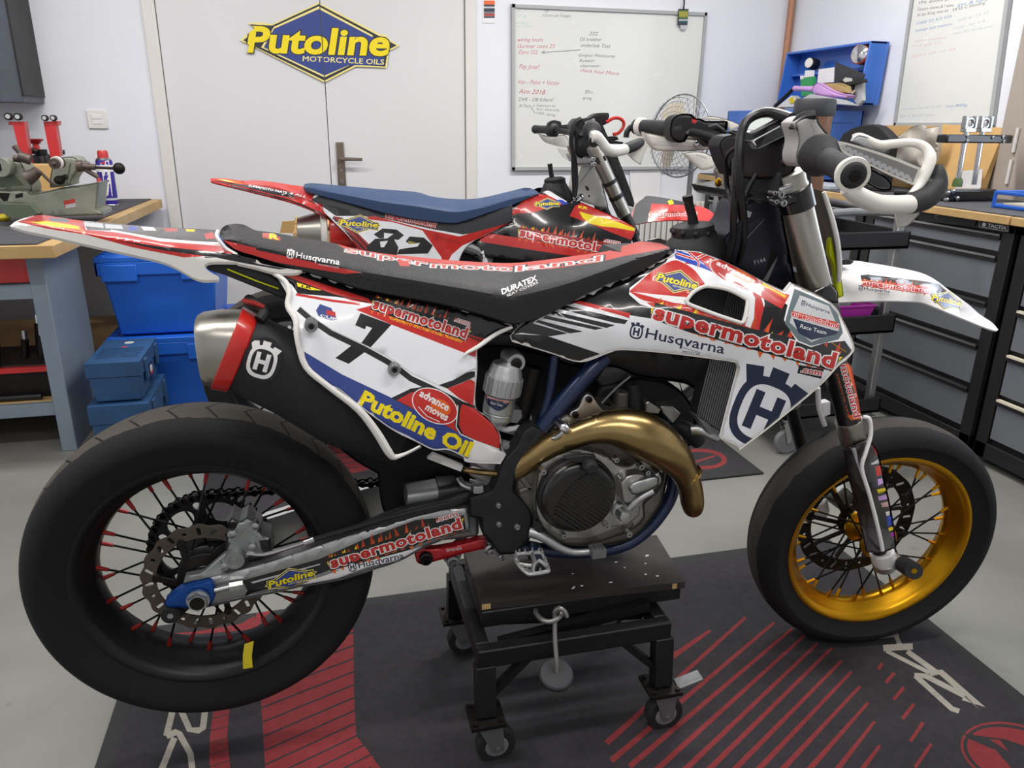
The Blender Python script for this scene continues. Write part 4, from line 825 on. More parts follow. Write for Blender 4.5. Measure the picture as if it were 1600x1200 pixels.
# ---------------------------------------------------------------- silencer
def oval(top, bot, d, hy, e=.72, n=32):
    a, b = P1(*top, d), P1(*bot, d); m, h = (a + b) / 2, (a - b) / 2; out = []
    for t in np.arange(n) * 2 * PI / n:
        ct, s_ = math.cos(t), math.sin(t); out.append(m + h * math.copysign(abs(ct) ** e, ct) + np.array([0, -hy, 0]) * math.copysign(abs(s_) ** e, s_))
    return out
g = G('silencer_black') if 'silencer_black' in M else (mat('silencer_black', '#161618', .62, var=.08, vs=30), G('silencer_black'))[1]
g.rings([oval((399, 498), (356, 602), .10, .056), oval((415, 500), (370, 610), .10, .058), oval((470, 525), (430, 640), .10, .058), oval((540, 568), (505, 686), .098, .056), oval((590, 606), (562, 706), .09, .05), oval((640, 655), (612, 722), .075, .035)])
SIL = g.build('silencer', root1, ang=50)
g = G('steel_brushed'); g.rings([oval((314, 499), (322, 588), .10, .046), oval((307, 495), (322, 595), .10, .054), oval((316, 490), (326, 597), .10, .057), oval((345, 486), (330, 598), .10, .058), oval((382, 487), (336, 598), .10, .058)]); g.m('iron_dark').rings([oval((322, 510), (330, 578), .10, .036), oval((313, 508), (324, 578), .10, .036)])
g.build('end_cap', SIL, ang=50)
G('red').rings([oval((377, 485), (331, 599), .10, .059), oval((379, 482), (331, 602), .10, .062), oval((400, 494), (355, 606), .10, .062), oval((403, 499), (358, 604), .10, .059)]).build('end_ring', SIL, ang=50)
c0 = (410, 562); p = Panel(ellipse((411, 563), 31, 36, .3), side(Y1, [(411, 563, .1615), (380, 545, .160), (440, 580, .160), (405, 598, .1595), (420, 528, .156), (390, 590, .1595), (435, 540, .157)]), 'silencer_black', grid=8); crown(p, (410, 563), 23, .28, 'white'); p.build('badge', SIL, th=.002, back=False)
g = G('black_soft'); g.tube(PP([(388, 468, .08), (400, 476, .10), (412, 488, .11), (405, 500, .12)]), .009, 10, 3); g.m('red_dark').tube(PP([(380, 470, .1), (398, 474, .112), (412, 480, .112)]), .004, 8, 3); g.build('mounting_strap', SIL)

# ---------------------------------------------------------------- frame, tank and what sits inside
g = G('frame_blue'); dq = .07
g.tube(PP([(1010, 470, .04), (960, 540, .07), (923, 578, .085), (885, 622, .09), (845, 672, .09), (822, 705, .085)]), [.017, .017, .017, .017, .0165, .015], 16, 4)
FR = g.build('frame', root1)
G('frame_blue').tube(PP([(866, 555, .075), (862, 590, .078), (856, 625, .08), (846, 655, .082)]), .0085, 12, 3).build('frame_strut', FR)
G('frame_blue').tube(PP([(1040, 640, .05), (1048, 700, .06), (1053, 745, .065), (1050, 770, .068), (1038, 795, .07), (1015, 824, .07), (985, 847, .07), (950, 858, .068), (900, 862, .065), (840, 858, .06), (790, 845, .06)]), .0138, 14, 4).build('frame_cradle', FR)
g = G('frame_blue'); g.tube([(p_[0], 2 * Y1 - p_[1], p_[2]) for p_ in PP([(1048, 700, .06), (1053, 745, .065), (1038, 795, .07), (985, 847, .07), (900, 862, .065), (790, 845, .06)])], .0138, 12, 4); g.tube([(p_[0], 2 * Y1 - p_[1], p_[2]) for p_ in PP([(1010, 470, .04), (923, 578, .085), (845, 672, .09), (790, 760, .085)])], .016, 12, 4); g.build('frame_cradle', FR)
p = Panel(HP((335, 425), (450, 300), (540, 110), (700, 55), (870, 140), (930, 480), (1010, 880), (1000, 960), (850, 1000), (700, 900), (560, 800), (450, 740), (330, 660), (300, 560)), side(Y1, [(1140, 370, .035), (1170, 320, .05), (1220, 330, .055), (1240, 440, .05), (1190, 430, .045), (1150, 410, .035)]), 'head_navy' if 'head_navy' in M else (mat('head_navy', '#15192a', .4, .2, coat=.2, var=.1, vs=20), 'head_navy')[1], grid=10, roll=(6, .01))
p.text('F144', HP((612, 700))[0], HP((720, 668))[0], 7, 'grey_light', bold=-.01); p.poly(HP((715, 780), (770, 530), (830, 600), (760, 720)), 'iron_dark'); p.line(HP((520, 330), (700, 240)), 2, 'black_gloss'); p.line(HP((540, 440), (705, 260)), 1.4, 'grey_mid'); p.poly(HP((690, 850), (830, 620), (820, 660), (735, 860)), 'grey_mid'); p.poly(ellipse(HP((603, 575))[0], 3, 3.5, 0, 12), 'black'); p.poly(HP((520, 170), (585, 195), (565, 245), (510, 240)), 'grey_light')
p.build('head_tube', FR, th=.1)
# fuel tank: dark body between the side panels, neck and cap in front of the seat
p = Panel([(745, 545), (760, 528), (810, 522), (905, 567), (950, 551), (970, 545), (1074, 553), (1150, 566), (1146, 600), (1100, 615), (1070, 600), (1000, 590), (960, 575), (900, 575), (860, 560), (800, 545)], side(Y1, [(760, 535, .07), (1150, 570, .13), (950, 560, .095), (900, 580, .07), (1060, 610, .08)]), 'tank_black', roll=(12, .02), grid=14)
TK = p.build('fuel_tank', root1, th=.12)
p = Panel([(985, 400), (1040, 398), (1100, 404), (1160, 440), (1180, 520), (1150, 570), (1050, 560), (960, 550), (930, 480)], side(Y1, .07), 'tank_black', roll=(14, .025)); p.build('tank_flank', TK, th=.14)
c = P1(1086, 400, .0); r = mrad(c, 48); tilt = nrm((-.12, 0, 1)); g = G('tank_black'); g.lathe([(r * 1.02, -.05), (r * 1.05, -.01), (r * 1.02, .015), (r * .9, .032), (r * .7, .042), (r * .62, .05)], c, tilt, 32)
g.build('tank_neck', TK, ang=60)
c = P1(1083, 357, .0); r = mrad(c, 33); g = G('black_soft'); g.lathe([(r * .8, -.03), (r * .98, -.018), (r, -.004), (r * .96, .006), (r * .8, .009), (r * .3, .01)], c, tilt, 32)
for k in range(10): a = 2 * PI * k / 10; g.ball(c + np.array([math.cos(a) * r * .97, math.sin(a) * r * .97, -.006]), .006, 8)
CAPO = g.build('tank_cap', TK, ang=50); g = G('black'); g.tube(PP([(1083, 350, 0), (1081, 335, 0), (1077, 322, 0), (1075, 308, 0)]), [.011, .009, .009, .0085], 10, 3); g.m('iron_dark').cyl(P1(1075, 313, 0), P1(1074, 306, 0), .01); g.build('breather_hose', CAPO)
# dark airbox behind the shock absorber
p = Panel([(700, 560), (745, 540), (880, 545), (945, 575), (900, 640), (850, 690), (790, 700), (740, 650)], side(Y1, .0), 'black_matte'); p.build('airbox', root1, th=.05)
# mud flap and inner fender behind the swing arm
p = Panel(T(1, 2, (430, 330), (780, 230), (860, 290), (1030, 380), (1130, 415), (1290, 470), (1340, 500), (1330, 700), (1100, 790), (860, 850), (790, 780), (760, 560), (620, 480)), side(Y1, .0), 'black_matte', roll=(6, .01)); MF = p.build('mud_flap', root1, th=.012)
g = G('alu_dull'); g.rings([oval(T(1, 2, (940, 640))[0], T(1, 2, (930, 740))[0], .05, .03), oval(T(1, 2, (1130, 610))[0], T(1, 2, (1120, 720))[0], .05, .03)]); g.m('black').rings([oval(T(1, 2, (1130, 600))[0], T(1, 2, (1120, 730))[0], .05, .035), oval(T(1, 2, (1250, 590))[0], T(1, 2, (1240, 700))[0], .05, .03)]); g.build('reservoir', root1)
g = G('white_soft'); g.tube(PP([(618, 716, .14), (640, 706, .12), (657, 697, .11)]), .003, 8, 3); g.prism([P1(x, y, .09) for x, y in PV((140, 185), (185, 145), (420, 240), (400, 285))], (0, .01, 0)); g.build('heat_shield', MF)
# frame guard
p = Panel(PV((960, 60), (1075, 0), (990, 115), (905, 225), (835, 330), (812, 440), (900, 530), (960, 640), (942, 800), (905, 850), (820, 925), (700, 930), (600, 800), (570, 770), (563, 655), (470, 640), (464, 490), (595, 450), (650, 420), (700, 285), (740, 190), (830, 85), (880, -20), (970, -80), (1070, -20)), side(Y1, [(830, 680, .107), (780, 740, .11), (760, 840, .108), (820, 830, .108), (735, 790, .104)]), 'black_soft', grid=12, roll=(5, .006))
FG = p.build('frame_guard', FR, th=.03, label='black plastic frame guard', mirror=None)
for x, y in PV((694, 550), (698, 698), (840, 718)):
    c = P1(x, y, .111); r = mrad(c, 4.2 if x < 800 else 5); G('alu_dull').lathe([(r * .4, -.002), (r * .6, -.004), (r, -.003), (r, .004)], c, (0, 1, 0), 14).build('screw', FG)
g = G('black_soft'); g.tube(PP([(843, 668, .091), (826, 700, .09), (815, 715, .09)]), [.0185, .0185, .018], 14, 2); g.build('tube_clamp', FG)
# head stay bracket
p = Panel(SH((1040, 800), (1060, 760), (1130, 720), (1175, 620), (1220, 588), (1270, 610), (1330, 700), (1420, 800), (1340, 840), (1290, 810), (1200, 832), (1060, 830)), side(Y1, .10), 'alu', grid=8, roll=(3, .003)); HB = p.build('engine_bracket', root1, th=.012)
for x, y in SH((1232, 640), (1100, 785)): c = P1(x, y, .101); r = mrad(c, 5.2); G('iron_dark').lathe([(r * .4, -.001), (r * .5, -.005), (r, -.004), (r, .004)], c, (0, 1, 0), 16).build('bolt', HB)

# ---------------------------------------------------------------- shock absorber
g = G('alu'); a, b = P1(*SH((440, 330))[0], .09), P1(*SH((335, 850))[0], .09); ax = b - a; L = np.linalg.norm(ax); r = mrad(a, 25)
g.lathe([(r * .5, -.012), (r * .9, -.006), (r * 1.02, .004), (r * 1.08, .012), (r * 1.14, .016), (r * 1.14, .05), (r * 1.05, .052), (r * .99, .056), (r * .99, L * .80), (r * .93, L * .82), (r * .96, L * .84), (r * .93, L * .87), (r * .95, L * .89), (r * .92, L * .96), (r * .8, L)], a, ax, 40)
for k in range(20):
    t = 2 * PI * k / 20; u, v, w_ = frame(ax); e = math.cos(t) * u + math.sin(t) * v; g.bar(a + e * r * 1.14 + w_ * .018, a + e * r * 1.14 + w_ * .048, .006, .004, up=e)
SK = g.build('shock_absorber', root1)
sa_ = side(Y1, .0); ctr = P1(*SH((350, 640))[0], .09)
def cylsurf(a, ax, r):           # where the rays of pixels meet a cylinder
    a = np.asarray(a, float); ax = nrm(ax)
    def f(P):
        D = rays(P); O = CAM - a; Dp = D - (D @ ax)[:, None] * ax; Op = O - (O @ ax) * ax; A = (Dp ** 2).sum(1); B = Dp @ Op; Cc = (Op ** 2).sum() - r * r
        q = np.clip(B * B - A * Cc, 0, None); return CAM + D * ((-B - np.sqrt(q)) / A)[:, None]
    return f
p = Panel(SH((245, 590), (330, 540), (430, 560), (465, 600), (465, 680), (420, 730), (350, 750), (270, 700), (240, 640)), cylsurf(a, ax, r * 1.005), 'navy', grid=5)
p.poly(SH((285, 560), (330, 550), (450, 580), (450, 620), (280, 590)), 'white'); p.poly(SH((250, 590), (460, 640), (460, 680), (245, 625)), 'orange_deep'); p.text('Husqvarna', SH((300, 580))[0], SH((440, 612))[0], 3, 'navy'); p.text('supermotoland', SH((255, 622))[0], SH((458, 668))[0], 4, 'white', bold=.03); p.text('Race Team', SH((285, 680))[0], SH((400, 710))[0], 3.5, 'white'); p.build('sticker', SK, th=.0006, back=False)
c = P1(*SH((508, 262))[0], .085); r = mrad(c, 15.5); g = G('alu'); g.lathe([(r * .45, -.02), (r * .9, -.02), (r, -.014), (r, .03)], c, (0, 1, 0), 32); g.m('iron_dark').lathe([(r * .18, -.024), (r * .22, -.026), (r * .52, -.025), (r * .6, -.016)], c, (0, 1, 0), 20); g.m('alu').prism([P1(x, y, .085) for x, y in SH((415, 320), (600, 290), (560, 390), (420, 350))], (0, .03, 0)); g.build('top_eye', SK)
g = G('iron_dark'); a2, b2 = P1(*SH((700, 330))[0], .05), P1(*SH((560, 860))[0], .05); g.cyl(a2, b2, mrad(a2, 15), n=24); g.build('shock_body', SK)
g = G('white_soft'); a2, b2 = P1(806, 640, 0), P1(747, 772, 0); dv = nrm(b2 - a2); u, v, _ = frame(dv); L2 = np.linalg.norm(b2 - a2); q = [a2 + dv * L2 * t / (7 * 16) + .034 * (math.cos(2 * PI * t / 16) * u + math.sin(2 * PI * t / 16) * v) for t in range(7 * 16)]; g.tube(q, .0065, 8); g.build('spring', SK)
g = G('alu_dull'); g.prism([P1(x, y, .085) for x, y in SH((450, 800), (480, 735), (580, 745), (590, 810), (540, 870), (460, 860))], (0, .03, 0)); g.m('white').tube(PP([(*SH((370, 905))[0], .07), (*SH((430, 930))[0], .075), (*SH((560, 910))[0], .07)]), .0055, 10, 4); g.build('adjuster', SK)
g = G('steel'); c = P1(*PV((530, 415))[0], .1); r = mrad(c, 11); g.lathe([(r * .4, .004), (r * .5, .009), (r * .9, .009), (r, .004), (r, -.005)], c, (0, 0, 1), 8); g.tube(PP([(*PV((385, 340))[0], .07), (*PV((420, 390))[0], .085), (*PV((490, 415))[0], .095)]), .0065, 10, 3); g.m('alu_dull').tube(PP([(*PV((340, 440))[0], .05), (*PV((400, 430))[0], .06), (*PV((450, 445))[0], .06)]), .009, 10, 3); g.m('titanium').tube(PP([(*PV((430, 270))[0], .08), (*PV((560, 290))[0], .1), (*PV((690, 300))[0], .1)]), .006, 8, 3); g.build('lower_clevis', SK)
# red linkage arm
p = Panel(PV((40, 935), (85, 878), (200, 890), (420, 850), (585, 808), (640, 830), (640, 880), (590, 885), (400, 930), (220, 980), (100, 1010), (55, 990)), side(Y1, .07), 'link_red', grid=9, roll=(4, .005)); p.text('SPIDER', PV((288, 912))[0], PV((412, 892))[0], 4, 'grey_light', bold=.02); LK = p.build('linkage_arm', root1, th=.016)
for (x, y), rr, dd, m_ in (((128, 965), 11, .075, 'iron_dark'), ((338, 990), 10, .06, 'alu_dull'), ((628, 893), 9, .085, 'steel'), ((752, 893), 7, .085, 'steel'), ((720, 950), 5, .085, 'alu')):
    x, y = PV((x, y))[0]; c = P1(x, y, dd); r = mrad(c, rr); G(m_).lathe([(r * .35, -.004), (r * .45, -.012), (r * .6, -.012), (r * .65, -.005), (r, -.003), (r, .02)], c, (0, 1, 0), 18).build('link_bolt', LK)
g = G('alu_dull'); g.prism([P1(x, y, .05) for x, y in PV((260, 970), (340, 880), (420, 800), (460, 790), (400, 960), (370, 1020), (310, 1030))], (0, .02, 0)); g.prism([P1(x, y, .085) for x, y in PV((600, 830), (690, 860), (700, 900), (740, 940), (710, 975), (680, 930), (640, 930))], (0, .012, 0)); g.build('link_plate', LK, bevel=.002)

# ---------------------------------------------------------------- engine
mat('case_alu', '#83817c', .48, .85, var=.25, vs=16, bump=.25, bs=110); mat('case_dark', '#2a292a', .55, .5, var=.2, vs=20, bump=.2, bs=100); mat('cover_alu', '#b4b2ae', .33, .9, var=.2, vs=14, bump=.12, bs=120)
p = Panel([(806, 748), (826, 700), (880, 650), (960, 640), (1020, 660), (1045, 715), (1040, 770), (1028, 800), (990, 842), (930, 856), (860, 850), (825, 826), (808, 790)], side(Y1, .10), 'case_alu', grid=14, roll=(9, .015)); EN = p.build('engine', root1, th=.2)
p = Panel(T(2, 2, (170, 520), (260, 430), (420, 400), (600, 450), (660, 500), (740, 510), (790, 478), (890, 490), (950, 560), (940, 630), (900, 690), (830, 750), (830, 840), (760, 910), (640, 960), (480, 1010), (330, 1000), (230, 940), (150, 800)), side(Y1, [(910, 770, .135), (1020, 740, .125), (1010, 800, .12), (850, 720, .125)]), 'cover_alu', grid=9, roll=(6, .008))
p.poly(T(2, 2, (190, 880), (330, 960), (480, 960), (640, 900), (760, 860), (740, 930), (600, 985), (430, 1010), (280, 980)), 'case_alu'); p.line(T(2, 2, (620, 890), (720, 880), (790, 820), (800, 760)), 2.5, 'case_alu'); p.line(T(2, 2, (650, 680), (760, 760), (890, 680)), 2, 'case_alu'); CC = p.build('crankcase_cover', EN, th=.03)
c = P1(904, 776, .152); r = mrad(c, 61); g = G('case_dark'); g.lathe([(r * 1.04, .022), (r * 1.05, .008), (r * 1.0, .002)], c, (0, 1, 0), 56); g.m('carbon').lathe([(r * 1.0, .002), (r * .97, -.006), (r * .86, -.010), (r * .80, -.011), (r * .4, -.013), (r * .0, -.013)], c, (0, 1, 0), 56); CL = g.build('clutch_cover', EN, ang=60)
g = G('carbon'); dn = nrm((.64, 0, .77)); dt = np.array([dn[2], 0, -dn[0]])
for k in range(17):
    o = (k - 7) * r * .1; L3 = math.sqrt(max((r * .9) ** 2 - o * o, 0)); lo = max(-L3, -r * .62)
    if L3 > .01 and abs(o) < r * .88: q = c + np.array([0, -.0125, 0]) + dn * o; g.bar(q + dt * (-L3 * .55), q + dt * L3 * .93, .0032, .006, up=(0, 1, 0))
g.build('clutch_ribs', CL)
g = G('black_soft'); c2 = P1(*T(2, 2, (478, 505))[0], .165); r2 = mrad(c2, 12); g.lathe([(r2, .0), (r2 * .95, -.016), (r2 * .6, -.02), (r2 * .1, -.02)], c2, (0, 1, 0), 20); g.prism([P1(x, y, .168) for x, y in T(2, 2, (325, 462), (460, 445), (525, 450), (522, 500), (430, 490), (350, 478))], (0, .012, 0)); g.build('oil_filler_cap', EN, bevel=.001)
p = Panel(T(2, 2, (675, 620), (720, 575), (800, 560), (870, 580), (925, 540), (945, 600), (920, 650), (830, 720), (720, 760), (690, 730)), side(Y1, .15), 'cover_alu', grid=6, roll=(5, .01)); WP = p.build('water_pump_cover', EN, th=.03)
p = Panel(T(2, 2, (730, 650), (765, 615), (890, 580), (920, 590), (915, 640), (800, 690), (750, 690)), side(Y1, .16), 'alu', grid=6, roll=(4, .008)); p.build('pump_outlet', WP, th=.02)
g = G('alu'); c3 = P1(*T(2, 2, (690, 815))[0], .15); r3 = mrad(c3, 9.5); g.lathe([(r3 * .1, -.014), (r3 * .8, -.013), (r3, -.008), (r3, .01), (r3 * 1.3, .011), (r3 * 1.3, .02)], c3, (0, 1, 0), 24); g.tube(PP([(*T(2, 2, (730, 780))[0], .15), (*T(2, 2, (800, 715))[0], .155), (*T(2, 2, (880, 670))[0], .155)]), .0065, 10, 3); g.build('starter_boss', EN)
for x, y, rr in ((672, 588, 4), (695, 715, 4), (585, 880, 4), (320, 940, 4), (725, 930, 5), (645, 465, 4.5), (800, 510, 5), (840, 545, 4), (190, 540, 5), (925, 525, 4)):
    c = P1(*T(2, 2, (x, y))[0], .138); r = mrad(c, rr); G('steel').lathe([(r * .4, -.004), (r * .5, -.009), (r * .95, -.009), (r, -.006), (r, .006)], c, (0, 1, 0), 12).build('bolt', EN)
g = G('cover_alu'); g.prism([P1(x, y, .13) for x, y in T(2, 2, (800, 480), (860, 490), (890, 540), (840, 590), (820, 540))], (0, .04, 0)); g.m('case_alu').prism([P1(x, y, .09) for x, y in PV((865, 270), (910, 235), (990, 280), (980, 360), (930, 420), (850, 445), (835, 420))], (0, .06, 0)); g.bar(P1(*PV((860, 300))[0], .1), P1(*PV((945, 430))[0], .1), .012, .01, up=(0, 1, 0)); g.bar(P1(*PV((850, 440))[0], .1), P1(*PV((960, 400))[0], .1), .01, .01, up=(0, 1, 0)); g.build('gearbox_rib', EN, bevel=.003)
# cylinder head, throttle body and hoses above the exhaust
p = Panel([(935, 610), (955, 600), (1000, 590), (1050, 600), (1085, 640), (1090, 690), (1040, 720), (960, 690), (915, 660)], side(Y1, .03), 'case_dark', roll=(8, .012)); p.build('cylinder_head', EN, th=.1)
g = G('case_alu'); g.cyl(P1(*SH((1540, 560))[0], .06), P1(*SH((1530, 740))[0], .06), mrad(P1(970, 620, .06), 12), n=20); g.lathe([(.016, 0), (.018, .01), (.012, .02)], P1(975, 655, .07), (0, 0, 1), 14); g.m('black_soft').cyl(P1(988, 600, .06), P1(992, 650, .06), .012, .016, n=16); g.m('iron_dark').ball(P1(948, 640, .07), .014, 10); g.m('alu').ball(P1(940, 652, .075), .010, 10); g.m('cover_alu').prism([P1(x, y, .08) for x, y in RD((300, 800), (330, 780), (450, 860), (430, 900), (300, 890))], (0, .02, 0)); g.prism([P1(x, y, .08) for x, y in RD((440, 830), (560, 830), (640, 900), (600, 960), (560, 1000), (470, 900))], (0, .03, 0)); g.build('throttle_body', EN, bevel=.002)
G('black_soft').tube(PP([(1092, 690, .09), (1078, 676, .09), (1066, 668, .08), (1050, 668, .06)]), .016, 14, 4).m('alu').tube(PP([(1082, 672, .115), (1095, 672, .125), (1108, 678, .13), (1122, 684, .135)]), .0105, 14, 4).build('coolant_hose', EN)
g = G('grey_mid'); g.tube(PP([(940, 630, .09), (962, 607, .09), (985, 588, .088)]), .0022, 6, 2); g.build('clutch_cable', EN)
g = G('black_soft'); g.cyl(P1(840, 790, .12), P1(839, 808, .12), .006); g.cyl(P1(842, 812, .12), P1(841, 828, .12), .011); g.m('steel').cyl(P1(838, 783, .12), P1(838, 796, .12), .005); g.build('rear_brake_pump', EN)
# exhaust header
g = G('titanium'); q = [(800, 735, .085, 19), (830, 716, .10, 19), (862, 695, .115, 19.5), (895, 682, .13, 20), (925, 672, .14, 22), (960, 668, .145, 29), (995, 676, .15, 36), (1025, 692, .15, 36), (1050, 712, .148, 30), (1068, 735, .145, 22), (1078, 760, .14, 19), (1082, 785, .135, 18), (1083, 798, .13, 14), (1083, 805, .128, 6)]
pts = PP([a_[:3] for a_ in q]); g.tube(pts, [mrad(p_, a_[3]) for p_, a_ in zip(pts, q)], 28, 5); HDR = g.build('exhaust_header', root1, ang=60)
def band(x0, y0, x1, y1, d, rp, m_, name):
    a_, b_ = P1(x0, y0, d), P1(x1, y1, d); r = mrad(a_, rp); G(m_).lathe([(r * .8, 0), (r, .001), (r, np.linalg.norm(b_ - a_)), (r * .8, np.linalg.norm(b_ - a_) + .001)], a_, b_ - a_, 28).build(name, HDR, ang=60)
band(866, 692, 893, 682, .117, 21, 'titanium', 'pipe_sleeve'); band(925, 671, 932, 670, .14, 23.5, 'titanium', 'weld_ring'); band(1075, 741, 1077, 744, .143, 22, 'titanium', 'weld_ring')
g = G('chrome'); c = P1(*T(2, 2, (325, 270))[0], .135); r = mrad(c, 9.5); g.lathe([(r * .2, -.014), (r * .6, -.012), (r, -.004), (r, .0), (r * .7, .004), (r * .7, .02)], c, nrm((-.3, 1, .2)), 22); g.tube(PP([(*T(2, 2, (250, 340))[0], .135), (*T(2, 2, (280, 330))[0], .14), (*T(2, 2, (330, 290))[0], .135)]), .004, 8, 3); g.build('header_clamp', HDR)
# rear brake pedal and footpeg
g = G('alu'); g.tube(PP([(827, 832, .12), (838, 835, .125), (852, 842, .13), (872, 855, .135), (895, 863, .14), (925, 862, .145), (935, 861, .146)]), [.008, .0075, .007, .0065, .006, .006, .006], 12, 4, flat=(1.3, (0, 0, 1))); BP = g.build('brake_pedal', root1)
g = G('alu_dull'); c = P1(932, 858, .15); g.bx(c[0] - .014, c[0] + .014, c[1] - .018, c[1] + .01, c[2] - .01, c[2] + .006)
for i in range(4):
    for j in range(3): g.cyl((c[0] - .010 + i * .007, c[1] - .014 + j * .009, c[2] + .005), (c[0] - .010 + i * .007, c[1] - .014 + j * .009, c[2] + .010), .002, n=6)
g.build('pedal_tip', BP)
ctr = P1(834, 880, .17); g = G('alu'); outl = PV((830, 940), (900, 925), (1010, 918), (1040, 940), (1080, 1040), (1075, 1065), (960, 1085), (915, 1075), (850, 1010))
q = [P1(x, y, d) for (x, y), d in zip(outl, (.15, .145, .142, .145, .19, .2, .205, .2, .175))]; q2 = smooth(np.array(q), 4, True); g.tube(q2, .0042, 8, closed=True, caps=(0, 0))
for i in range(0, len(q2), 2): g.cyl(q2[i], q2[i] + np.array([0, 0, .011]), .0026, .0016, n=6)
g.tube([q[1] * .5 + q[2] * .5, P1(835, 876, .175), q[6]], .004, 8); g.tube([q[8], P1(834, 884, .18), P1(842, 876, .185), q[4]], .004, 8, 3); FP = g.build('footpeg', root1, label='toothed silver footpeg')
g = G('frame_blue'); g.cyl(P1(835, 855, .10), P1(838, 868, .14), .012, n=14); g.m('iron_dark').cyl(P1(825, 870, .12), P1(850, 866, .12), .006, n=10); g.build('peg_mount', FP)

# ---------------------------------------------------------------- radiator
mat('radiator_grey', '#6f7072', .5, .6); mat('radiator_dark', '#2b2b2d', .6, .3)
rad = RD((920, 375), (1200, 425), (1120, 800), (1015, 1060), (790, 920), (850, 650)); Srad = side(Y1, [(1110, 565, .13), (1153, 572, .165), (1125, 675, .155), (1088, 650, .125)])
p = Panel(rad, Srad, 'radiator_dark', grid=14)
for k in range(13):
    t = (k + .5) / 13; a_, b_ = lerp((1109, 560), (1156, 569), t), lerp((1087, 648), (1127, 675), t); p.line([a_, lerp(a_, b_, .5), b_], 1.7, 'radiator_grey')
RDO = p.build('radiator', root1, th=.03)
p = Panel(RD((780, 920), (830, 940), (1020, 1060), (1010, 1140), (930, 1130), (840, 1010)), side(Y1, .14), 'alu_dull', grid=8, roll=(3, .005)); p.build('radiator_tank', RDO, th=.03)
p = Panel(T(2, 1, (1060, 660), (1350, 590), (1500, 680), (1470, 850), (1300, 800), (1080, 720)), side(Y1, .12), 'radiator_dark', grid=14)
for k in range(9): a_, b_ = lerp((1140, 455), (1166, 462), k / 8), lerp((1130, 497), (1162, 505), k / 8); p.line([a_, b_], 1.4, 'radiator_grey')
p.build('radiator_core', RDO, th=.02)

# ---------------------------------------------------------------- front fork
D0 = .115
def leg(m1, sgn):
    d = D0; A, B, Cc, D, E_, F_ = (P1(x, y, d) for x, y in ((1238, 288), (1283, 470), (1305, 560), (1329, 658), (1336, 690), (1374, 862)))
    if sgn < 0: A, B, Cc, D, E_, F_ = (np.array([q[0], 2 * Y1 - q[1] + .0, q[2]]) for q in (A, B, Cc, D, E_, F_))
    g = G('steel_brushed'); r = mrad(P1(1260, 390, d), 23); ax = F_ - A; t = lambda p_: (p_ - A) @ nrm(ax)
    g.lathe([(r * .92, -.022), (r * .95, -.02), (r * .95, 0), (r, .003), (r, t(B) - .03), (r * 1.0, t(B)), (r * 1.0, t(Cc))], A, ax, 36); g.m('black'); g.lathe([(r * .80, t(B)), (r * .80, t(D))], A, ax, 32)
    g.m('black_gloss').lathe([(r, .006), (r * 1.16, .008), (r * 1.16, .046), (r, .048)], A, ax, 36); g.lathe([(r, t(B) - .014), (r * 1.14, t(B) - .012), (r * 1.14, t(B) + .04), (r, t(B) + .042)], A, ax, 36)
    g.m('steel_brushed').lathe([(r * .8, t(D) - .01), (r * .98, t(D) - .006), (r * .98, t(D) + .004), (r * .94, t(D) + .008), (r * .94, t(E_) - .006), (r * .85, t(E_) + .002), (r * .6, t(E_) + .004)], A, ax, 36)
    g.m('black').lathe([(r * .55, t(E_)), (r * .55, t(F_))], A, ax, 24)
    return g, (A, B, Cc, D, E_, F_), r
g, (A, B, Cc, D, E_, F_), r = leg(None, 1); FL = g.build('fork_leg', root1)
g2, far, _ = leg(None, -1); FL2 = g2.build('fork_leg', root1)
ax = nrm(F_ - A)
# sticker-covered upper wrap and lower guard with its white clamp
p = Panel(FW((640, 440), (745, 335), (800, 300), (835, 345), (880, 560), (908, 742), (860, 765), (800, 770), (738, 762), (700, 600)), cylsurf(A, ax, r * .97), 'black_gloss', grid=7)
L_ = [FW((752, 330))[0], FW((852, 705))[0]]; p.poly(FW((800, 300), (835, 345), (880, 560), (905, 720), (870, 640), (850, 500)), 'orange_deep'); p.poly(FW((790, 310), (820, 330), (860, 520), (840, 480)), 'orange'); p.poly(FW((800, 690), (900, 670), (900, 715), (830, 725)), 'orange')
p.text('motoland', L_[0], L_[1], 12, 'white', bold=.03, grow=.04); p.text('motoland', L_[0], L_[1], 12, 'red', bold=.02); p.text('SUPERMOTO SPEC PARTS', FW((722, 390))[0], FW((805, 690))[0], 3, 'orange'); p.build('fork_wrap', FL, th=.001, back=False)
lo = T(3, 2, (468, 420), (540, 395), (640, 350), (690, 430), (720, 560), (770, 780), (802, 1000), (780, 1030), (700, 1060), (620, 1050), (600, 960), (540, 700))
SL = side(Y1, [(1318, 700, .125), (1340, 700, .15), (1365, 690, .14), (1372, 705, .13), (1353, 820, .135), (1375, 860, .16), (1398, 850, .14), (1360, 770, .155), (1385, 780, .14), (1335, 775, .135)])
p = Panel(lo, SL, 'guard_dark' if 'guard_dark' in M else (mat('guard_dark', '#231a1c', .3, coat=.4), 'guard_dark')[1], grid=8, roll=(4, .006))
p.poly(T(3, 2, (590, 540), (640, 480), (690, 430), (720, 560), (770, 780), (802, 1000), (730, 1030), (660, 760)), 'black_gloss')
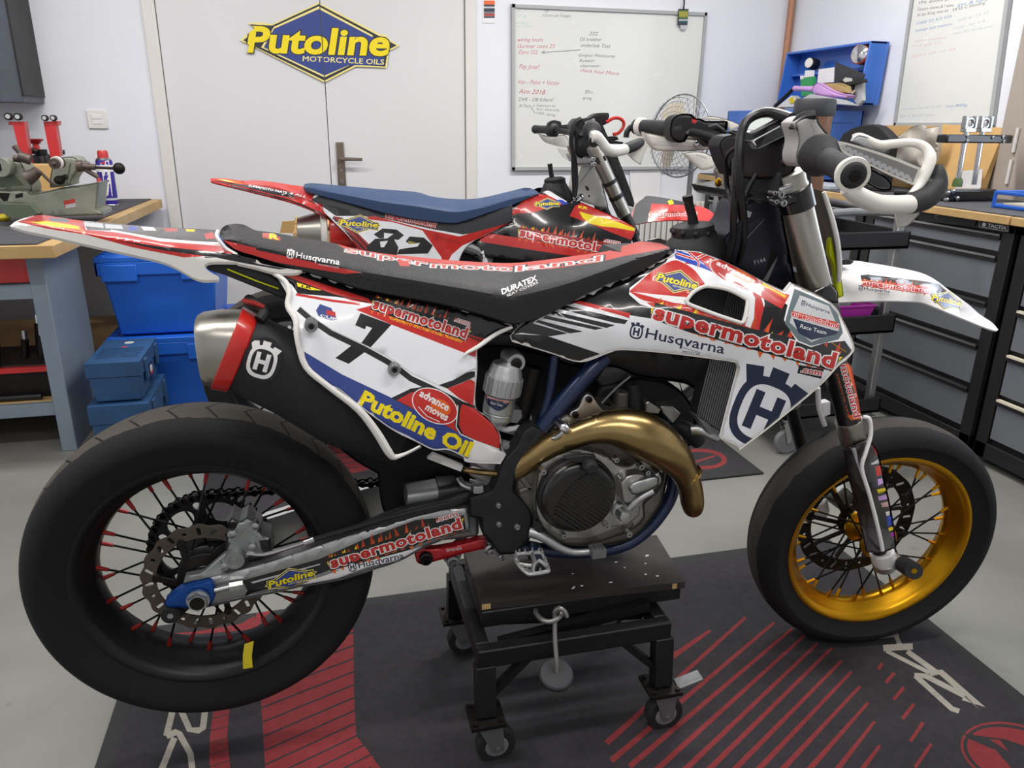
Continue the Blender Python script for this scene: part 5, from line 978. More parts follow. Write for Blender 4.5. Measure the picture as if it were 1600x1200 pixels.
for q, m_ in ((((640, 500), (690, 470), (695, 495), (650, 505)), 'grey_light'), (((670, 520), (705, 510), (715, 570), (680, 575)), 'seat_red'), (((685, 595), (715, 590), (720, 620), (690, 635)), 'lilac'), (((680, 660), (735, 650), (740, 670), (690, 685)), 'tape_yellow'), (((685, 705), (740, 690), (745, 720), (695, 730)), 'lilac'), (((705, 745), (750, 735), (755, 765), (715, 770)), 'ink_pink'), (((735, 800), (760, 795), (762, 820), (740, 825)), 'white'), (((742, 830), (778, 825), (785, 880), (748, 890)), 'blue_bright'), (((752, 900), (790, 895), (790, 915), (756, 920)), 'tape_yellow'), (((765, 935), (795, 925), (797, 955), (775, 960)), 'purple'), (((520, 400), (550, 400), (570, 520), (590, 600)), 'grey_light'), (((640, 330), (655, 330), (690, 440), (680, 450)), 'red')): p.poly(T(3, 2, *q), m_)
FGd = p.build('fork_guard', FL, th=.004)
q = T(3, 2, (595, 205), (630, 215), (642, 260), (640, 330), (610, 430), (588, 500), (592, 560), (630, 680), (670, 830), (705, 980), (716, 1040)); G('white').tube([P1(x, y, d) for (x, y), d in zip(q, (.14, .145, .148, .152, .158, .16, .16, .162, .163, .163, .163))], .0042, 10, 4).build('brake_line', FL)
g = G('white'); g.lathe([(r * .78, 0), (r * .95, .004), (r * .95, .03), (r * .85, .036)], P1(1377, 860, D0), ax, 28); g.m('alu').lathe([(r * .7, .03), (r * .9, .036), (r * .9, .05), (r * .5, .06)], P1(1377, 860, D0), ax, 28); AC = g.build('axle_clamp', FL)
g = G('alu'); a_, b_ = P1(1392, 876, .11), P1(1412, 882, .15); g.cyl(a_, b_, .017, n=20); g.m('rubber').cyl(b_, P1(1428, 892, .2), .019, n=24); g.m('gold').cyl(P1(1428, 892, .2), P1(1428.5, 892.5, .2015), .006, n=12); g.build('crash_bobbin', AC)
g = G('white'); Ff = far[5]; g.lathe([(r * .78, -.02), (r * .95, -.016), (r * .95, .02), (r * .8, .03)], Ff, ax, 24); g.build('axle_clamp', FL2)
g = G('white'); q = FW((590, 490), (600, 640), (640, 760)); g.tube([P1(x, y, -.06) for x, y in q], .006, 8, 3); g.prism([P1(x, y, -.06) for x, y in FW((620, 600), (680, 590), (680, 680), (635, 700))], (0, .02, 0)); g.build('fork_guard', FL2)
g = G('steel'); g.cyl(np.array(FC) - fa * -.14, np.array(FC) - fa * .14, .011); g.build('front_axle', root1)
# front caliper, far side
p = Panel(T(3, 2, (420, 690), (480, 640), (540, 700), (560, 760), (500, 800), (440, 780)), side(Y1, -.07), 'caliper_alu', roll=(3, .006), grid=8); p.build('brake_caliper', FL2, th=.05)
# triple clamps with pinch bolts
def clamp(pts, bolts, name, d=.12):
    p = Panel(pts, side(Y1, [(pts[0][0], pts[0][1], d), (pts[1][0], pts[1][1], d + .022), (pts[2][0], pts[2][1], d + .02), (pts[3][0], pts[3][1], d + .025)] if len(pts) >= 4 else d), 'black_gloss', grid=8, roll=(4, .006)); o = p.build(name, root1, th=.29)
    for x, y, rr in bolts: c = P1(x, y, d + .034); r_ = mrad(c, rr); G('steel').lathe([(r_ * .45, .0), (r_ * .5, -.006), (r_, -.005), (r_, .012)], c, (0, 1, 0), 16).build('pinch_bolt', o)
    return o
clamp(HP((720, 40), (1120, -10), (1140, 60), (1000, 110), (860, 150), (760, 120)), [(*HP((853, 22))[0], 5.5), (*HP((878, 106))[0], 5.5), (*HP((790, 8))[0], 3.5), (*HP((806, 92))[0], 3.5)], 'upper_triple_clamp')
clamp(HP((1030, 960), (1150, 960), (1340, 872), (1410, 960), (1420, 1070), (1340, 1060), (1150, 990)), [], 'lower_triple_clamp')

# ---------------------------------------------------------------- front fender and number plate
fo = FD((100, 690), (110, 560), (130, 445), (220, 430), (330, 445), (450, 465), (620, 500), (720, 545), (820, 620), (930, 700), (1000, 762), (1080, 815), (1119, 860), (1110, 869), (1050, 852), (850, 772), (680, 702), (600, 685), (380, 680), (200, 686))
S = side(Y1, [(1305, 470, .055), (1330, 471, .06), (1375, 470, .062), (1430, 471, .065), (1450, 476, .067), (1492, 493, .066), (1542, 513, .05), (1557, 516, .02), (1312, 412, -.03), (1335, 408, -.045), (1392, 416, -.05), (1435, 425, -.052), (1460, 436, -.052), (1485, 455, -.05), (1512, 475, -.045), (1530, 490, -.035), (1552, 508, -.01), (1320, 430, .045), (1360, 435, .05), (1400, 438, .052), (1440, 446, .055), (1470, 462, .056), (1500, 482, .05)], 1.4)
p = Panel(fo, S, 'white', grid=7)
p.poly(FD((258, 520), (300, 515), (460, 535), (640, 555), (750, 575), (800, 620), (832, 690), (835, 720), (780, 715), (715, 690), (690, 640), (560, 625), (300, 590), (265, 555)), 'black_gloss'); supermoto(p, FD((272, 580))[0], FD((688, 632))[0], 8, com=False, banner='orange_deep'); putoline(p, FD((705, 672))[0], FD((880, 712))[0], 9, sub=False); husq(p, FD((245, 608))[0], FD((440, 632))[0], 5.5, 'navy', bg='white')
FF = p.build('front_fender', root1, th=.004, vec=(0, .7, -.7), edge='white')
g = G('black_gloss'); q = FD((128, 458), (145, 418), (185, 420), (222, 435), (200, 455)); g.prism([P1(x, y, .02) for x, y in q], (0, .06, -.006)); g.build('fender_bracket', FF, bevel=.003)
a3 = np.array([P1(1287, 300, .09), P1(1300, 340, .095), P1(1309, 380, .095), P1(1312, 415, .095), P1(1311, 440, .09)]); b3 = a3.copy(); b3[:, 1] = 2 * Y1 - b3[:, 1]; m3 = (a3 + b3) / 2 + np.array([.05, 0, 0])
rows = [[a3[i] * (1 - t) ** 2 + m3[i] * 2 * t * (1 - t) + b3[i] * t * t for t in np.linspace(0, 1, 9)] for i in range(5)]
mat('plate_smoke', '#6d6350', .35, var=.1, vs=6)
g = G('plate_smoke'); V = [q for rw in rows for q in rw]; V2 = [q + np.array([.004, 0, 0]) for q in V]; F = [(i * 9 + j, i * 9 + j + 1, (i + 1) * 9 + j + 1, (i + 1) * 9 + j) for i in range(4) for j in range(8)]; g.add(V, F); g.m('white').add(V2, F); NPO = g.build('number_plate', root1, normals=False)
G('white').tube(list(a3), [.004, .005, .005, .005, .004], 8, 3).build('plate_edge', NPO)
p = Panel(HP((1330, 480), (1350, 440), (1372, 560), (1400, 690), (1440, 800), (1465, 1000), (1430, 1018), (1400, 960), (1385, 800), (1370, 700), (1330, 600)), side(Y1, .085), 'acid_yellow', grid=8, roll=(3, .003)); p.build('plate_strap', NPO, th=.01)

# ---------------------------------------------------------------- handlebar, grips, guards, dash
def W(px, py, y): return onY([(px, py)], y)[0]
gr0, gr1 = W(1334, 274, .985), W(1281, 243, 1.115); gl0, gl1 = W(994, 198, 1.765), W(1062, 201, 1.63); cb = W(1185, 285, Y1)
g = G('black'); g.tube([gr0, gr1, W(1245, 222, 1.2), W(1222, 236, 1.31), W(1195, 245, Y1), W(1168, 240, 1.45), W(1120, 215, 1.54), gl1, gl0], .0115, 14, 5); HBR = g.build('handlebar', root1)
def grip(p0, p1, ra, rb, rf, nm):
    ax_ = p1 - p0; L_ = np.linalg.norm(ax_); pr = [(ra * .35, -.004), (ra * .8, -.004), (ra, 0), (ra, .012), (rb, .02)]
    for k in range(12): z_ = .024 + (L_ - .06) * k / 12; pr += [(rb, z_), (rb * 1.05, z_ + .003), (rb * 1.05, z_ + .006), (rb, z_ + .008)]
    pr += [(rb * 1.15, L_ - .03), (rf * .8, L_ - .012), (rf, L_ - .004), (rf, L_ + .006), (rf * .8, L_ + .01), (.012, L_ + .01)]
    return G('rubber_grip').lathe(pr, p0, ax_, 32).build(nm, HBR, ang=50)
grip(gr0, gr1, mrad(gr0, 21), mrad(gr1, 18), mrad(gr1, 32), 'grip'); grip(gl0, gl1, mrad(gl0, 11.5), mrad(gl0, 10.5), mrad(gl1, 15), 'grip')
g = G('handguard_white'); u_ = nrm(gr1 - gr0); g.lathe([(mrad(gr0, 22), .0), (mrad(gr0, 27), .001), (mrad(gr0, 28), .006), (mrad(gr0, 24), .016)], gr0, u_, 32); g.m('iron_dark').lathe([(.006, -.0055), (.009, -.005), (.009, -.002)], gr0, u_, 14); g.build('bar_end', HBR); u_ = nrm(gl1 - gl0)
G('handguard_white').lathe([(mrad(gl0, 11), .012), (mrad(gl0, 14), .013), (mrad(gl0, 14), .022), (mrad(gl0, 11), .026)], gl0, u_, 28).build('bar_end', HBR)
# right hand guard
g = G('handguard_white'); q = [(1324, 292, 1.0, 13), (1338, 304, 1.0, 14), (1366, 317, 1.01, 14.5), (1396, 320, 1.025, 14.5), (1424, 319, 1.04, 15)]
pts = [W(*a_[:3]) for a_ in q]; g.tube(pts, [mrad(p_, a_[3]) for p_, a_ in zip(pts, q)], 16, 5, flat=(1, (.2, -.2, 1))); HG = g.build('hand_guard', HBR, label='white hand guard with grey honeycomb insert')
g = G('black_soft'); q = [(1420, 319, 1.038, 16), (1445, 310, 1.05, 18), (1462, 292, 1.06, 17), (1466, 272, 1.065, 12), (1465, 258, 1.07, 6)]; pts = [W(*a_[:3]) for a_ in q]; g.tube(pts, [mrad(p_, a_[3]) for p_, a_ in zip(pts, q)], 16, 5); g.build('guard_corner', HG)
g = G('handguard_white'); q = [(1423, 304, 1.05, 5), (1436, 290, 1.06, 7), (1446, 270, 1.065, 9), (1453, 250, 1.07, 9), (1450, 236, 1.08, 8), (1440, 227, 1.09, 7), (1422, 223, 1.1, 6.5), (1395, 225, 1.12, 7), (1372, 226, 1.13, 7), (1345, 214, 1.14, 6), (1333, 214, 1.15, 4)]; pts = [W(*a_[:3]) for a_ in q]; g.tube(pts, [mrad(p_, a_[3]) for p_, a_ in zip(pts, q)], 14, 5); g.build('guard_frame', HG)
p = Panel(HR((690, 432), (715, 395), (760, 378), (860, 405), (1000, 465), (1060, 510), (1000, 548), (850, 500)), lambda P: onY(P, np.full(len(P), 1.13)), 'grey_light', grid=8, roll=(4, .004)); p.build('guard_tab', HG, th=.006)
p = Panel(HR((545, 432), (640, 450), (900, 525), (1120, 600), (1345, 690), (1320, 780), (1290, 860), (1100, 780), (900, 690), (760, 620), (640, 570), (580, 520)), lambda P: onY(P, 1.10 - (P[:, 0] - 1310) * .0003), 'handguard_white', grid=9)
p.poly(HR((575, 470), (640, 470), (900, 550), (1120, 628), (1320, 710), (1270, 835), (1100, 765), (900, 672), (760, 600), (650, 550), (590, 510)), 'mesh_grey')
for i in range(14):
    for j in range(4):
        x, y = 600 + i * 56 + j * 24, 485 + i * 24 + j * 33 + (i * 2); e = ellipse(HR((x, y))[0], 4.3, 3.3, .4, 8)
        if inpoly(np.array([HR((x, y))[0]]), HR((585, 480), (640, 480), (900, 560), (1120, 638), (1300, 715), (1255, 820), (1100, 755), (900, 662), (760, 590), (650, 540), (600, 510)))[0]: p.poly(e, 'grey_light')
p.build('guard_insert', HG, th=.008)
p = Panel(HR((790, 670), (900, 720), (1010, 780), (1070, 850), (1060, 900), (960, 905), (880, 870), (830, 820), (800, 740)), lambda P: onY(P, np.full(len(P), 1.045)), 'black_gloss', grid=8, roll=(4, .005)); p.build('brake_lever', HBR, th=.012)
G('black_gloss').tube([W(*a_) for a_ in ((1318, 240, 1.16), (1340, 252, 1.12), (1360, 266, 1.09), (1380, 285, 1.06))], [.007, .006, .006, .007], 10, 3).build('brake_lever', HBR)
p = Panel(HR((1100, 1100), (1340, 1095), (1330, 1140), (1230, 1240), (1140, 1270), (1120, 1180)), lambda P: onY(P, np.full(len(P), 1.06)), 'handguard_white', grid=9, roll=(3, .004)); p.build('guard_fin', HG, th=.005)
# throttle housing, brake reservoir and switchgear
p = Panel(HR((140, 280), (160, 240), (225, 200), (310, 190), (365, 220), (375, 260), (470, 380), (540, 440), (400, 480), (300, 470), (225, 560), (190, 680), (160, 640), (150, 560), (175, 420)), lambda P: onY(P, np.full(len(P), 1.15)), 'throttle_grey' if 'throttle_grey' in M else (mat('throttle_grey', '#a8a6a5', .5, var=.05, vs=20), 'throttle_grey')[1], grid=8, roll=(6, .012)); p.line(HR((285, 270), (320, 330), (320, 390)), 1, 'grey_mid'); TH = p.build('throttle_housing', HBR, th=.04)
g = G('black'); g.tube([W(1240, 203, 1.16), W(1252, 185, 1.16), W(1272, 180, 1.155)], .009, 10, 3); g.build('throttle_cable', TH)
g = G('iron_dark')
for x, y, y_, rr in ((60, 500, 1.22, 9), (110, 450, 1.21, 8), (60, 560, 1.22, 8), (100, 600, 1.2, 9), (40, 640, 1.22, 8), (130, 400, 1.2, 7), (90, 540, 1.19, 6)): p_ = W(*HR((x, y))[0], y_); g.ball(p_, mrad(p_, rr), 10)
g.build('brake_master_cylinder', HBR)
g = G('black_gloss'); p_ = W(1082, 205, 1.60)
p = Panel(HL((415, 300), (440, 215), (520, 172), (620, 176), (660, 215), (700, 215), (760, 240), (800, 240), (960, 240), (970, 260), (960, 340), (930, 400), (880, 420), (850, 470), (800, 490), (720, 420), (640, 380), (590, 380), (560, 440), (500, 450), (440, 420), (415, 360)), lambda P: onY(P, 1.62 - (P[:, 0] - 1050) * .001), 'black', grid=7, roll=(6, .014)); p.poly(HL((445, 300), (520, 280), (530, 320), (460, 335)), 'charcoal'); p.poly(ellipse(HL((645, 240))[0], 4, 4, 0, 12), 'red'); p.poly(HL((560, 350), (610, 310), (625, 350), (590, 380)), 'grey_mid'); p.line(HL((780, 290), (860, 270), (950, 330)), 2.5, 'grey_mid'); p.line(HL((800, 330), (880, 340), (920, 390)), 2, 'charcoal'); p.build('switch_cluster', HBR, th=.035)
p = Panel(HL((165, 345), (240, 360), (420, 395), (640, 410), (880, 430), (900, 470), (880, 505), (620, 530), (460, 532), (300, 525), (240, 475), (190, 410)), lambda P: onY(P, 1.68 - (P[:, 0] - 1010) * .0006), 'handguard_white', grid=9, roll=(5, .008)); p.line(HL((250, 470), (480, 480), (640, 490), (860, 485)), 1, 'grey_light'); HG2 = p.build('hand_guard', HBR, th=.02)
p = Panel(HL((535, 548), (640, 535), (740, 542), (840, 590), (905, 560), (920, 600), (900, 650), (830, 690), (740, 712), (680, 685), (600, 610)), lambda P: onY(P, np.full(len(P), 1.70)), 'handguard_white', grid=9, roll=(4, .006)); p.text('ACERBIS', HL((660, 570))[0], HL((760, 605))[0], 2.5, 'grey_mid'); p.build('guard_shield', HG2, th=.006)
p = Panel(HL((715, 215), (760, 200), (840, 198), (940, 220), (1040, 255), (1100, 290), (1000, 330), (930, 240), (800, 232)), lambda P: onY(P, np.full(len(P), 1.72)), 'handguard_white', grid=9, roll=(3, .004)); p.build('guard_shield', HG2, th=.006)
G('black').tube([W(*HL(q)[0], 1.77) for q in ((-10, 400), (0, 340), (40, 300), (80, 290))], .007, 10, 3).build('clutch_lever', HBR)
p_ = W(*HL((690, 460))[0], 1.63); G('chrome').ball(p_, mrad(p_, 8), 16).build('guard_bolt', HG2)
# dash
p = Panel(HL((890, 470), (930, 400), (1000, 375), (1065, 372), (1110, 420), (1190, 440), (1260, 510), (1420, 420), (1580, 340), (1640, 420), (1640, 640), (1560, 760), (1400, 790), (1200, 800), (1000, 760), (940, 640), (905, 540)), lambda P: onY(P, 1.36 - (P[:, 0] - 1130) * .0012), 'black', grid=9, roll=(5, .01)); DH = p.build('dash_housing', root1, th=.045)
p = Panel(HL((985, 345), (1020, 330), (1130, 345), (1200, 360), (1330, 300), (1470, 225), (1290, 165), (1300, 150), (1560, 225), (1600, 250), (1600, 345), (1260, 512), (1200, 440), (1110, 425), (1060, 375)), lambda P: onY(P, 1.34 - (P[:, 0] - 1130) * .0012 + (P[:, 1] - 215) * -.001), 'black_gloss', grid=8, roll=(3, .004)); p.line(HL((1130, 430), (1200, 435), (1470, 290)), 2, 'grey_light'); p.line(HL((1260, 505), (1590, 345)), 1, 'grey_mid'); p.build('dash_cover', DH, th=.02)
p = Panel(HL((1000, 345), (1140, 290), (1160, 240), (1215, 205), (1450, 212), (1470, 235), (1330, 305), (1200, 365), (1100, 352)), lambda P: onY(P, 1.36 - (P[:, 0] - 1130) * .0012 + (215 - P[:, 1]) * .002), 'black', grid=8); p.poly(HL((1150, 310), (1165, 250), (1215, 212), (1440, 216), (1245, 325), (1180, 322)), 'lcd'); p.poly(HL((1075, 330), (1110, 320), (1150, 325), (1130, 345)), 'grey_light'); p.poly(HL((1140, 338), (1165, 328), (1190, 333), (1170, 352)), 'grey_light'); p.build('dash_screen', DH, th=.01)
# cables and hoses in front of the head tube
for pts, r_ in (([(1237, 184, 1.22), (1210, 176, 1.27), (1188, 177, 1.29), (1168, 188, 1.29), (1158, 210, 1.28), (1155, 250, 1.27), (1156, 300, 1.27), (1160, 340, 1.29)], .0085), ([(1150, 246, 1.29), (1148, 290, 1.28), (1146, 330, 1.28), (1145, 370, 1.3), (1138, 400, 1.31), (1131, 412, 1.32)], .0065), ([(1158, 300, 1.28), (1163, 340, 1.29), (1162, 375, 1.3), (1154, 410, 1.32)], .006), ([(1133, 250, 1.4), (1136, 290, 1.4), (1142, 310, 1.38), (1150, 315, 1.34)], .005), ([(1182, 272, 1.3), (1172, 290, 1.3), (1163, 312, 1.3)], .004), ([(1162, 224, 1.27), (1142, 236, 1.3), (1134, 250, 1.34), (1137, 290, 1.36)], .0035)):
    G('black').tube([W(*q) for q in pts], r_, 10, 4).build('cable', root1)
g = G('steel'); g.cyl(W(1238, 294, 1.24), W(1218, 300, 1.25), .010, n=18); g.build('steering_nut', root1)
g = G('black_soft'); q = W(1215, 282, 1.30); g.bx(q[0] - .03, q[0] + .04, q[1] - .05, q[1] + .12, q[2] - .035, q[2] + .02); g.m('gold').cyl(W(1118, 285, 1.42), W(1127, 285, 1.41), .009); g.build('bar_mount', HBR, bevel=.006)
# ================================================================== lift stand under the bike
ST_ = thing('lift_stand', 'black scissor lift stand on castors under the near motorcycle', 'lift stand', (.47, 1.36, 0))
mat('stand_black', '#171719', .45, .3, var=.2, vs=20); mat('board_dark', '#2b2421', .6, var=.35, vs=9, bump=.2, bs=60)
def boxm(m_, x0, x1, y0, y1, z0, z1, nm, par, bev=.002, **k): return G(m_).bx(x0, x1, y0, y1, z0, z1).build(nm, par, bevel=bev, **k)
g = G('board_dark'); g.hexa([(.268, 1.27, .305), (.700, 1.248, .305), (.722, 1.44, .305), (.272, 1.475, .305)], [(.268, 1.27, .32), (.700, 1.248, .32), (.722, 1.44, .32), (.272, 1.475, .32)]); g.m('wood_edge')
for x0, x1 in ((.270, .292), (.672, .699)): g.bx(x0, x1, 1.2475 + (.7 - x0) * .05, 1.2505 + (.7 - x0) * .05, .306, .3185)
g.m('white'); r_ = random.Random(4)
for k in range(12): x, y = r_.uniform(.42, .68), r_.uniform(1.27, 1.38); g.bx(x, x + r_.uniform(.003, .008), y, y + .003, .3195, .3208)
BD = g.build('top_board', ST_)
g = G('stand_black'); g.bx(.268, .70, 1.262, 1.29, .268, .3045); g.bx(.268, .70, 1.42, 1.448, .268, .3045); g.bx(.268, .296, 1.29, 1.42, .268, .3045); g.bx(.672, .70, 1.29, 1.42, .268, .3045); g.build('lift_frame', ST_, bevel=.003)
g = G('stand_black')
for y0, y1 in ((1.198, 1.225), (1.51, 1.537)): g.bx(.247, .652, y0, y1, .222, .262)
g.bx(.247, .275, 1.225, 1.51, .222, .262); g.bx(.624, .652, 1.225, 1.51, .222, .262); g.build('base_frame', ST_, bevel=.003)
for sx, x in ((-1, .262), (1, .638)):
    for y in (1.21, 1.525):
        g = G('stand_black'); g.bar((x, y, .225), (x + sx * .0, y + (-.012 if y < 1.3 else .012), .115), .04, .032, up=(0, 1, 0)); LG = g.build('leg', ST_, bevel=.002)
        g = G('stand_black'); g.bar((x - sx * .012, y, .15), (x - sx * .09, y, .228), .014, .018, up=(0, 1, 0)); g.build('brace', LG)
        yc_ = y + (-.012 if y < 1.3 else .012); g = G('iron_dark'); g.bx(x - .035, x + .035, yc_ - .035, yc_ + .035, .105, .113)
        for a_ in (-.026, .026):
            for b_ in (-.026, .026): g.cyl((x + a_, yc_ + b_, .113), (x + a_, yc_ + b_, .118), .005, n=8)
        CS = g.build('castor_plate', LG)
        dx = .02 if x < .4 else .012; wc = np.array([x + dx, yc_, .041]); g = G('alu_dull')
        for s_ in (-1, 1): g.prism([(x - .022, yc_ + s_ * .02, .105), (x + .03, yc_ + s_ * .02, .105), (wc[0] + .014, yc_ + s_ * .02, .036), (wc[0] - .010, yc_ + s_ * .02, .034)], (0, s_ * .002, 0))
        g.bx(x - .024, x + .03, yc_ - .022, yc_ + .022, .098, .105); g.cyl((wc[0], yc_ - .026, wc[2]), (wc[0], yc_ + .026, wc[2]), .005, n=10); g.build('castor_fork', CS)
        g = G('rubber'); g.lathe([(.016, -.014), (.030, -.015), (.038, -.014), (.0405, -.009), (.0405, .009), (.038, .014), (.030, .015), (.016, .014)], wc, (0, 1, 0), 32); g.m('grey_mid').lathe([(.006, -.016), (.022, -.0155), (.024, -.0145)], wc, (0, 1, 0), 24); g.build('castor_wheel', CS)
        if sx > 0 and y < 1.3: g = G('tape_yellow') if False else G('alu_dull'); g.bar((x + .03, yc_ - .01, .112), (x + .085, yc_ - .012, .128), .03, .008); g.build('brake_tab', CS, bevel=.002)
for y, a_, b_ in ((1.25, .30, .62), (1.28, .62, .30), (1.47, .30, .62)): G('stand_black').bar((a_, y, .235), (b_, y, .275), .02, .02).build('scissor_arm', ST_)
mat('hook_grey', '#8d8b88', .4, .8)
g = G('hook_grey'); f = lambda x, y, yy: onY([ST((x, y))[0]], yy)[0]
g.tube([f(590, 380, 1.262), f(590, 390, 1.24), f(612, 420, 1.215), f(650, 437, 1.2), f(690, 430, 1.195), f(720, 405, 1.2), f(708, 370, 1.215)], .0052, 10, 5); g.build('hook', ST_)
g = G('hook_grey'); g.tube([f(752, 412, 1.19), f(740, 385, 1.192), f(715, 368, 1.196), f(690, 385, 1.2), f(690, 420, 1.2), f(690, 520, 1.185), f(698, 640, 1.165), f(700, 705, 1.16)], .0048, 10, 4); g.build('pedal_rod', ST_)
c = f(697, 712, 1.16); g = G('rubber'); g.lathe([(.006, .004), (.03, .004), (.034, .0), (.034, -.006), (.026, -.012), (.024, -.02)], c, nrm((0, -.35, 1)), 28); g.m('charcoal').lathe([(.031, .0045), (.0335, .001)], c, nrm((0, -.35, 1)), 28); g.build('foot_pedal', ST_)

# ================================================================== mats
mat('mat_dark', '#2b292d', .95, var=.25, vs=60, bump=.4, bs=300); mat('mat_edge', '#232324', .8); mat('mat_red', '#80282c', .95, var=.15, vs=60, bump=.4, bs=300); mat('mat_grey', '#9c978d', .95, var=.12, vs=60, bump=.4, bs=300)
def px(p):
    d = np.asarray(p, float) - CAM; return (800 + FPX * (d @ CX) / (d @ CZ), 600 - FPX * (d @ CY) / (d @ CZ))
def floor_panel(x0, x1, y0, y1, z): return Panel([px((x0, y0, z)), px((x1, y0, z)), px((x1, y1, z)), px((x0, y1, z))], lambda P: onZ(P, np.full(len(P), z)), 'mat_edge', grid=60, soft=False)
MZ = .007; p = floor_panel(-.497, 1.488, .8, 1.805, MZ); e = .03
p.poly([px((-.497 + e, .8 + e, MZ)), px((1.488 - e, .8 + e, MZ)), px((1.488 - e, 1.805 - e, MZ)), px((-.497 + e, 1.805 - e, MZ))], 'mat_dark')
# striped red block on the left
blk = T(1, 3, (608, 335), (612, 700), (626, 1000), (680, 1065), (800, 1230), (860, 1400), (70, 1400), (45, 1000), (30, 750)) + [(400, 1050), (420, 990), (470, 930)] 
p.poly(blk, 'mat_red')
for k in range(-8, 14):
    a_, b_ = T(1, 3, (20, 830 + k * 92), (720, 555 + k * 80))
    p.line([a_, b_], 2.6, 'mat_dark')
for q in ((605, 330, 1.0), ): p.poly(T(1, 3, (612, 300), (900, 300), (900, 1400), (870, 1400), (800, 1230), (690, 1065), (628, 1000), (614, 700)), 'mat_dark')
p.poly(T(1, 3, (-60, 600), (28, 740), (42, 1000), (68, 1420), (-80, 1420)), 'mat_dark')
p.poly(T(0, 3, (1340, 780), (1440, 740), (1420, 1000), (1440, 1200), (1470, 1400), (1330, 1400), (1308, 1150), (1312, 1000)), 'mat_red')
for k in range(9): p.line(T(0, 3, (1290, 900 + k * 75), (1450, 860 + k * 72)), 1.2, 'mat_dark')
p.poly(T(0, 3, (1060, 360), (1200, 350), (1500, 300), (1590, 250), (1620, 330), (1400, 350), (1200, 365)), 'mat_red'); p.poly(T(1, 3, (0, 235), (130, 200), (60, 250), (0, 300)), 'mat_red'); p.poly(T(0, 3, (1540, 300), (1600, 265), (1640, 290), (1600, 320)), 'mat_red')
for q in (((1085, 815), (1040, 1000)), ((1040, 1000), (1100, 975), (1120, 985), (1190, 1110), (1205, 1230), (1200, 1400)), ((1090, 1010), (1050, 1110), (1010, 1210)), ((1120, 815), (1185, 960), (1240, 965), (1268, 950), (1285, 815))): p.line(T(0, 3, *q), 10, 'mat_grey')
# slanted red stripes on the right
for s_, e_ in (((990, 512), (1240, 340)), ((590, 1045), (1460, 258)), ((620, 1155), (1640, 290)), ((735, 1190), (1750, 330)), ((870, 1240), (1830, 370)), ((1050, 1240), (1910, 420)), ((1200, 1240), (2000, 448)), ((1360, 1240), (2062, 528)), ((1510, 1240), (2122, 598)), ((1660, 1240), (2175, 690)), ((1830, 1240), (2227, 790)), ((2000, 1250), (2267, 908)), ((2150, 1260), (2300, 1058))):
    a_, b_ = T(2, 3, s_, e_); dx, dy = b_[0] - a_[0], b_[1] - a_[1]; n_ = nrm((-dy, dx)); p.poly([(a_[0] + n_[0] * 4.6, a_[1] + n_[1] * 4.6), (b_[0] + n_[0] * 2.3, b_[1] + n_[1] * 2.3), (b_[0] - n_[0] * 2.3, b_[1] - n_[1] * 2.3), (a_[0] - n_[0] * 4.6, a_[1] - n_[1] * 4.6)], 'mat_red')
for a_, b_ in (((690, 580), (715, 545)), ((735, 668), (790, 605)), ((785, 772), (850, 695)), ((840, 892), (912, 800)), ((890, 1032), (970, 915)), ((920, 1195), (1020, 1050))): p.line(T(3, 3, a_, b_), 5.5, 'mat_red')
for q, wd in ((((720, 450), (905, 440)), 10), (((740, 468), (1010, 605)), 6), (((870, 470), (1050, 600)), 8), (((800, 372), (828, 440)), 7), (((690, 382), (815, 365)), 6), (((920, 622), (1150, 830), (1195, 845)), 8), (((915, 620), (985, 625), (1230, 750)), 8), (((1010, 610), (1080, 600), (1345, 832), (1220, 760)), 9)): p.line(T(3, 3, *q), wd, 'mat_grey')
EL = ellipse(T(3, 3, (1560, 1130))[0], 92, 50, .3, 36); p.poly(EL, 'mat_red'); p.poly(ellipse(T(3, 3, (1560, 1130))[0], 88, 46.5, .3, 36), 'mat_dark'); p.poly(ellipse(T(3, 3, (1560, 1130))[0], 82, 42, .3, 36), 'mat_red'); p.poly(T(3, 3, (1225, 985), (1330, 1000), (1480, 1020), (1600, 1060), (1640, 1130), (1400, 1080), (1240, 1010)), 'mat_dark'); p.poly(T(3, 3, (1400, 1060), (1520, 1200), (1640, 1240), (1640, 1100)), 'mat_dark'); p.poly(T(3, 3, (1385, 1020), (1450, 1025), (1505, 1100)), 'mat_red')
tag(p.build('floor_mat', th=.007, vec=(0, 0, -1), edge='mat_edge', back=False), 'black pit mat with red stripes under the near motorcycle', 'mat')
p = floor_panel(-.44, 1.552, 2.27, 3.2, MZ); p.poly([px((-.44 + e, 2.27 + e, MZ)), px((1.552 - e, 2.27 + e, MZ)), px((1.552 - e, 3.2 - e, MZ)), px((-.44 + e, 3.2 - e, MZ))], 'mat_dark')
p.poly(ellipse((1096, 717), 40, 16, .05), 'mat_red'); p.poly(ellipse((1096, 717), 32, 11, .05), 'mat_dark'); p.line([(1085, 722), (1118, 712)], 3, 'mat_red'); p.poly(T(1, 2, (440, 380), (490, 350), (640, 440), (800, 480), (800, 515), (640, 550), (600, 560)), 'mat_red')
for k in range(8): p.line(T(1, 2, (420, 370 + k * 34), (640, 350 + k * 34)), 1.2, 'mat_dark')
tag(p.build('floor_mat', th=.007, vec=(0, 0, -1), edge='mat_edge', back=False), 'black pit mat with a red oval badge under the far motorcycle', 'mat')
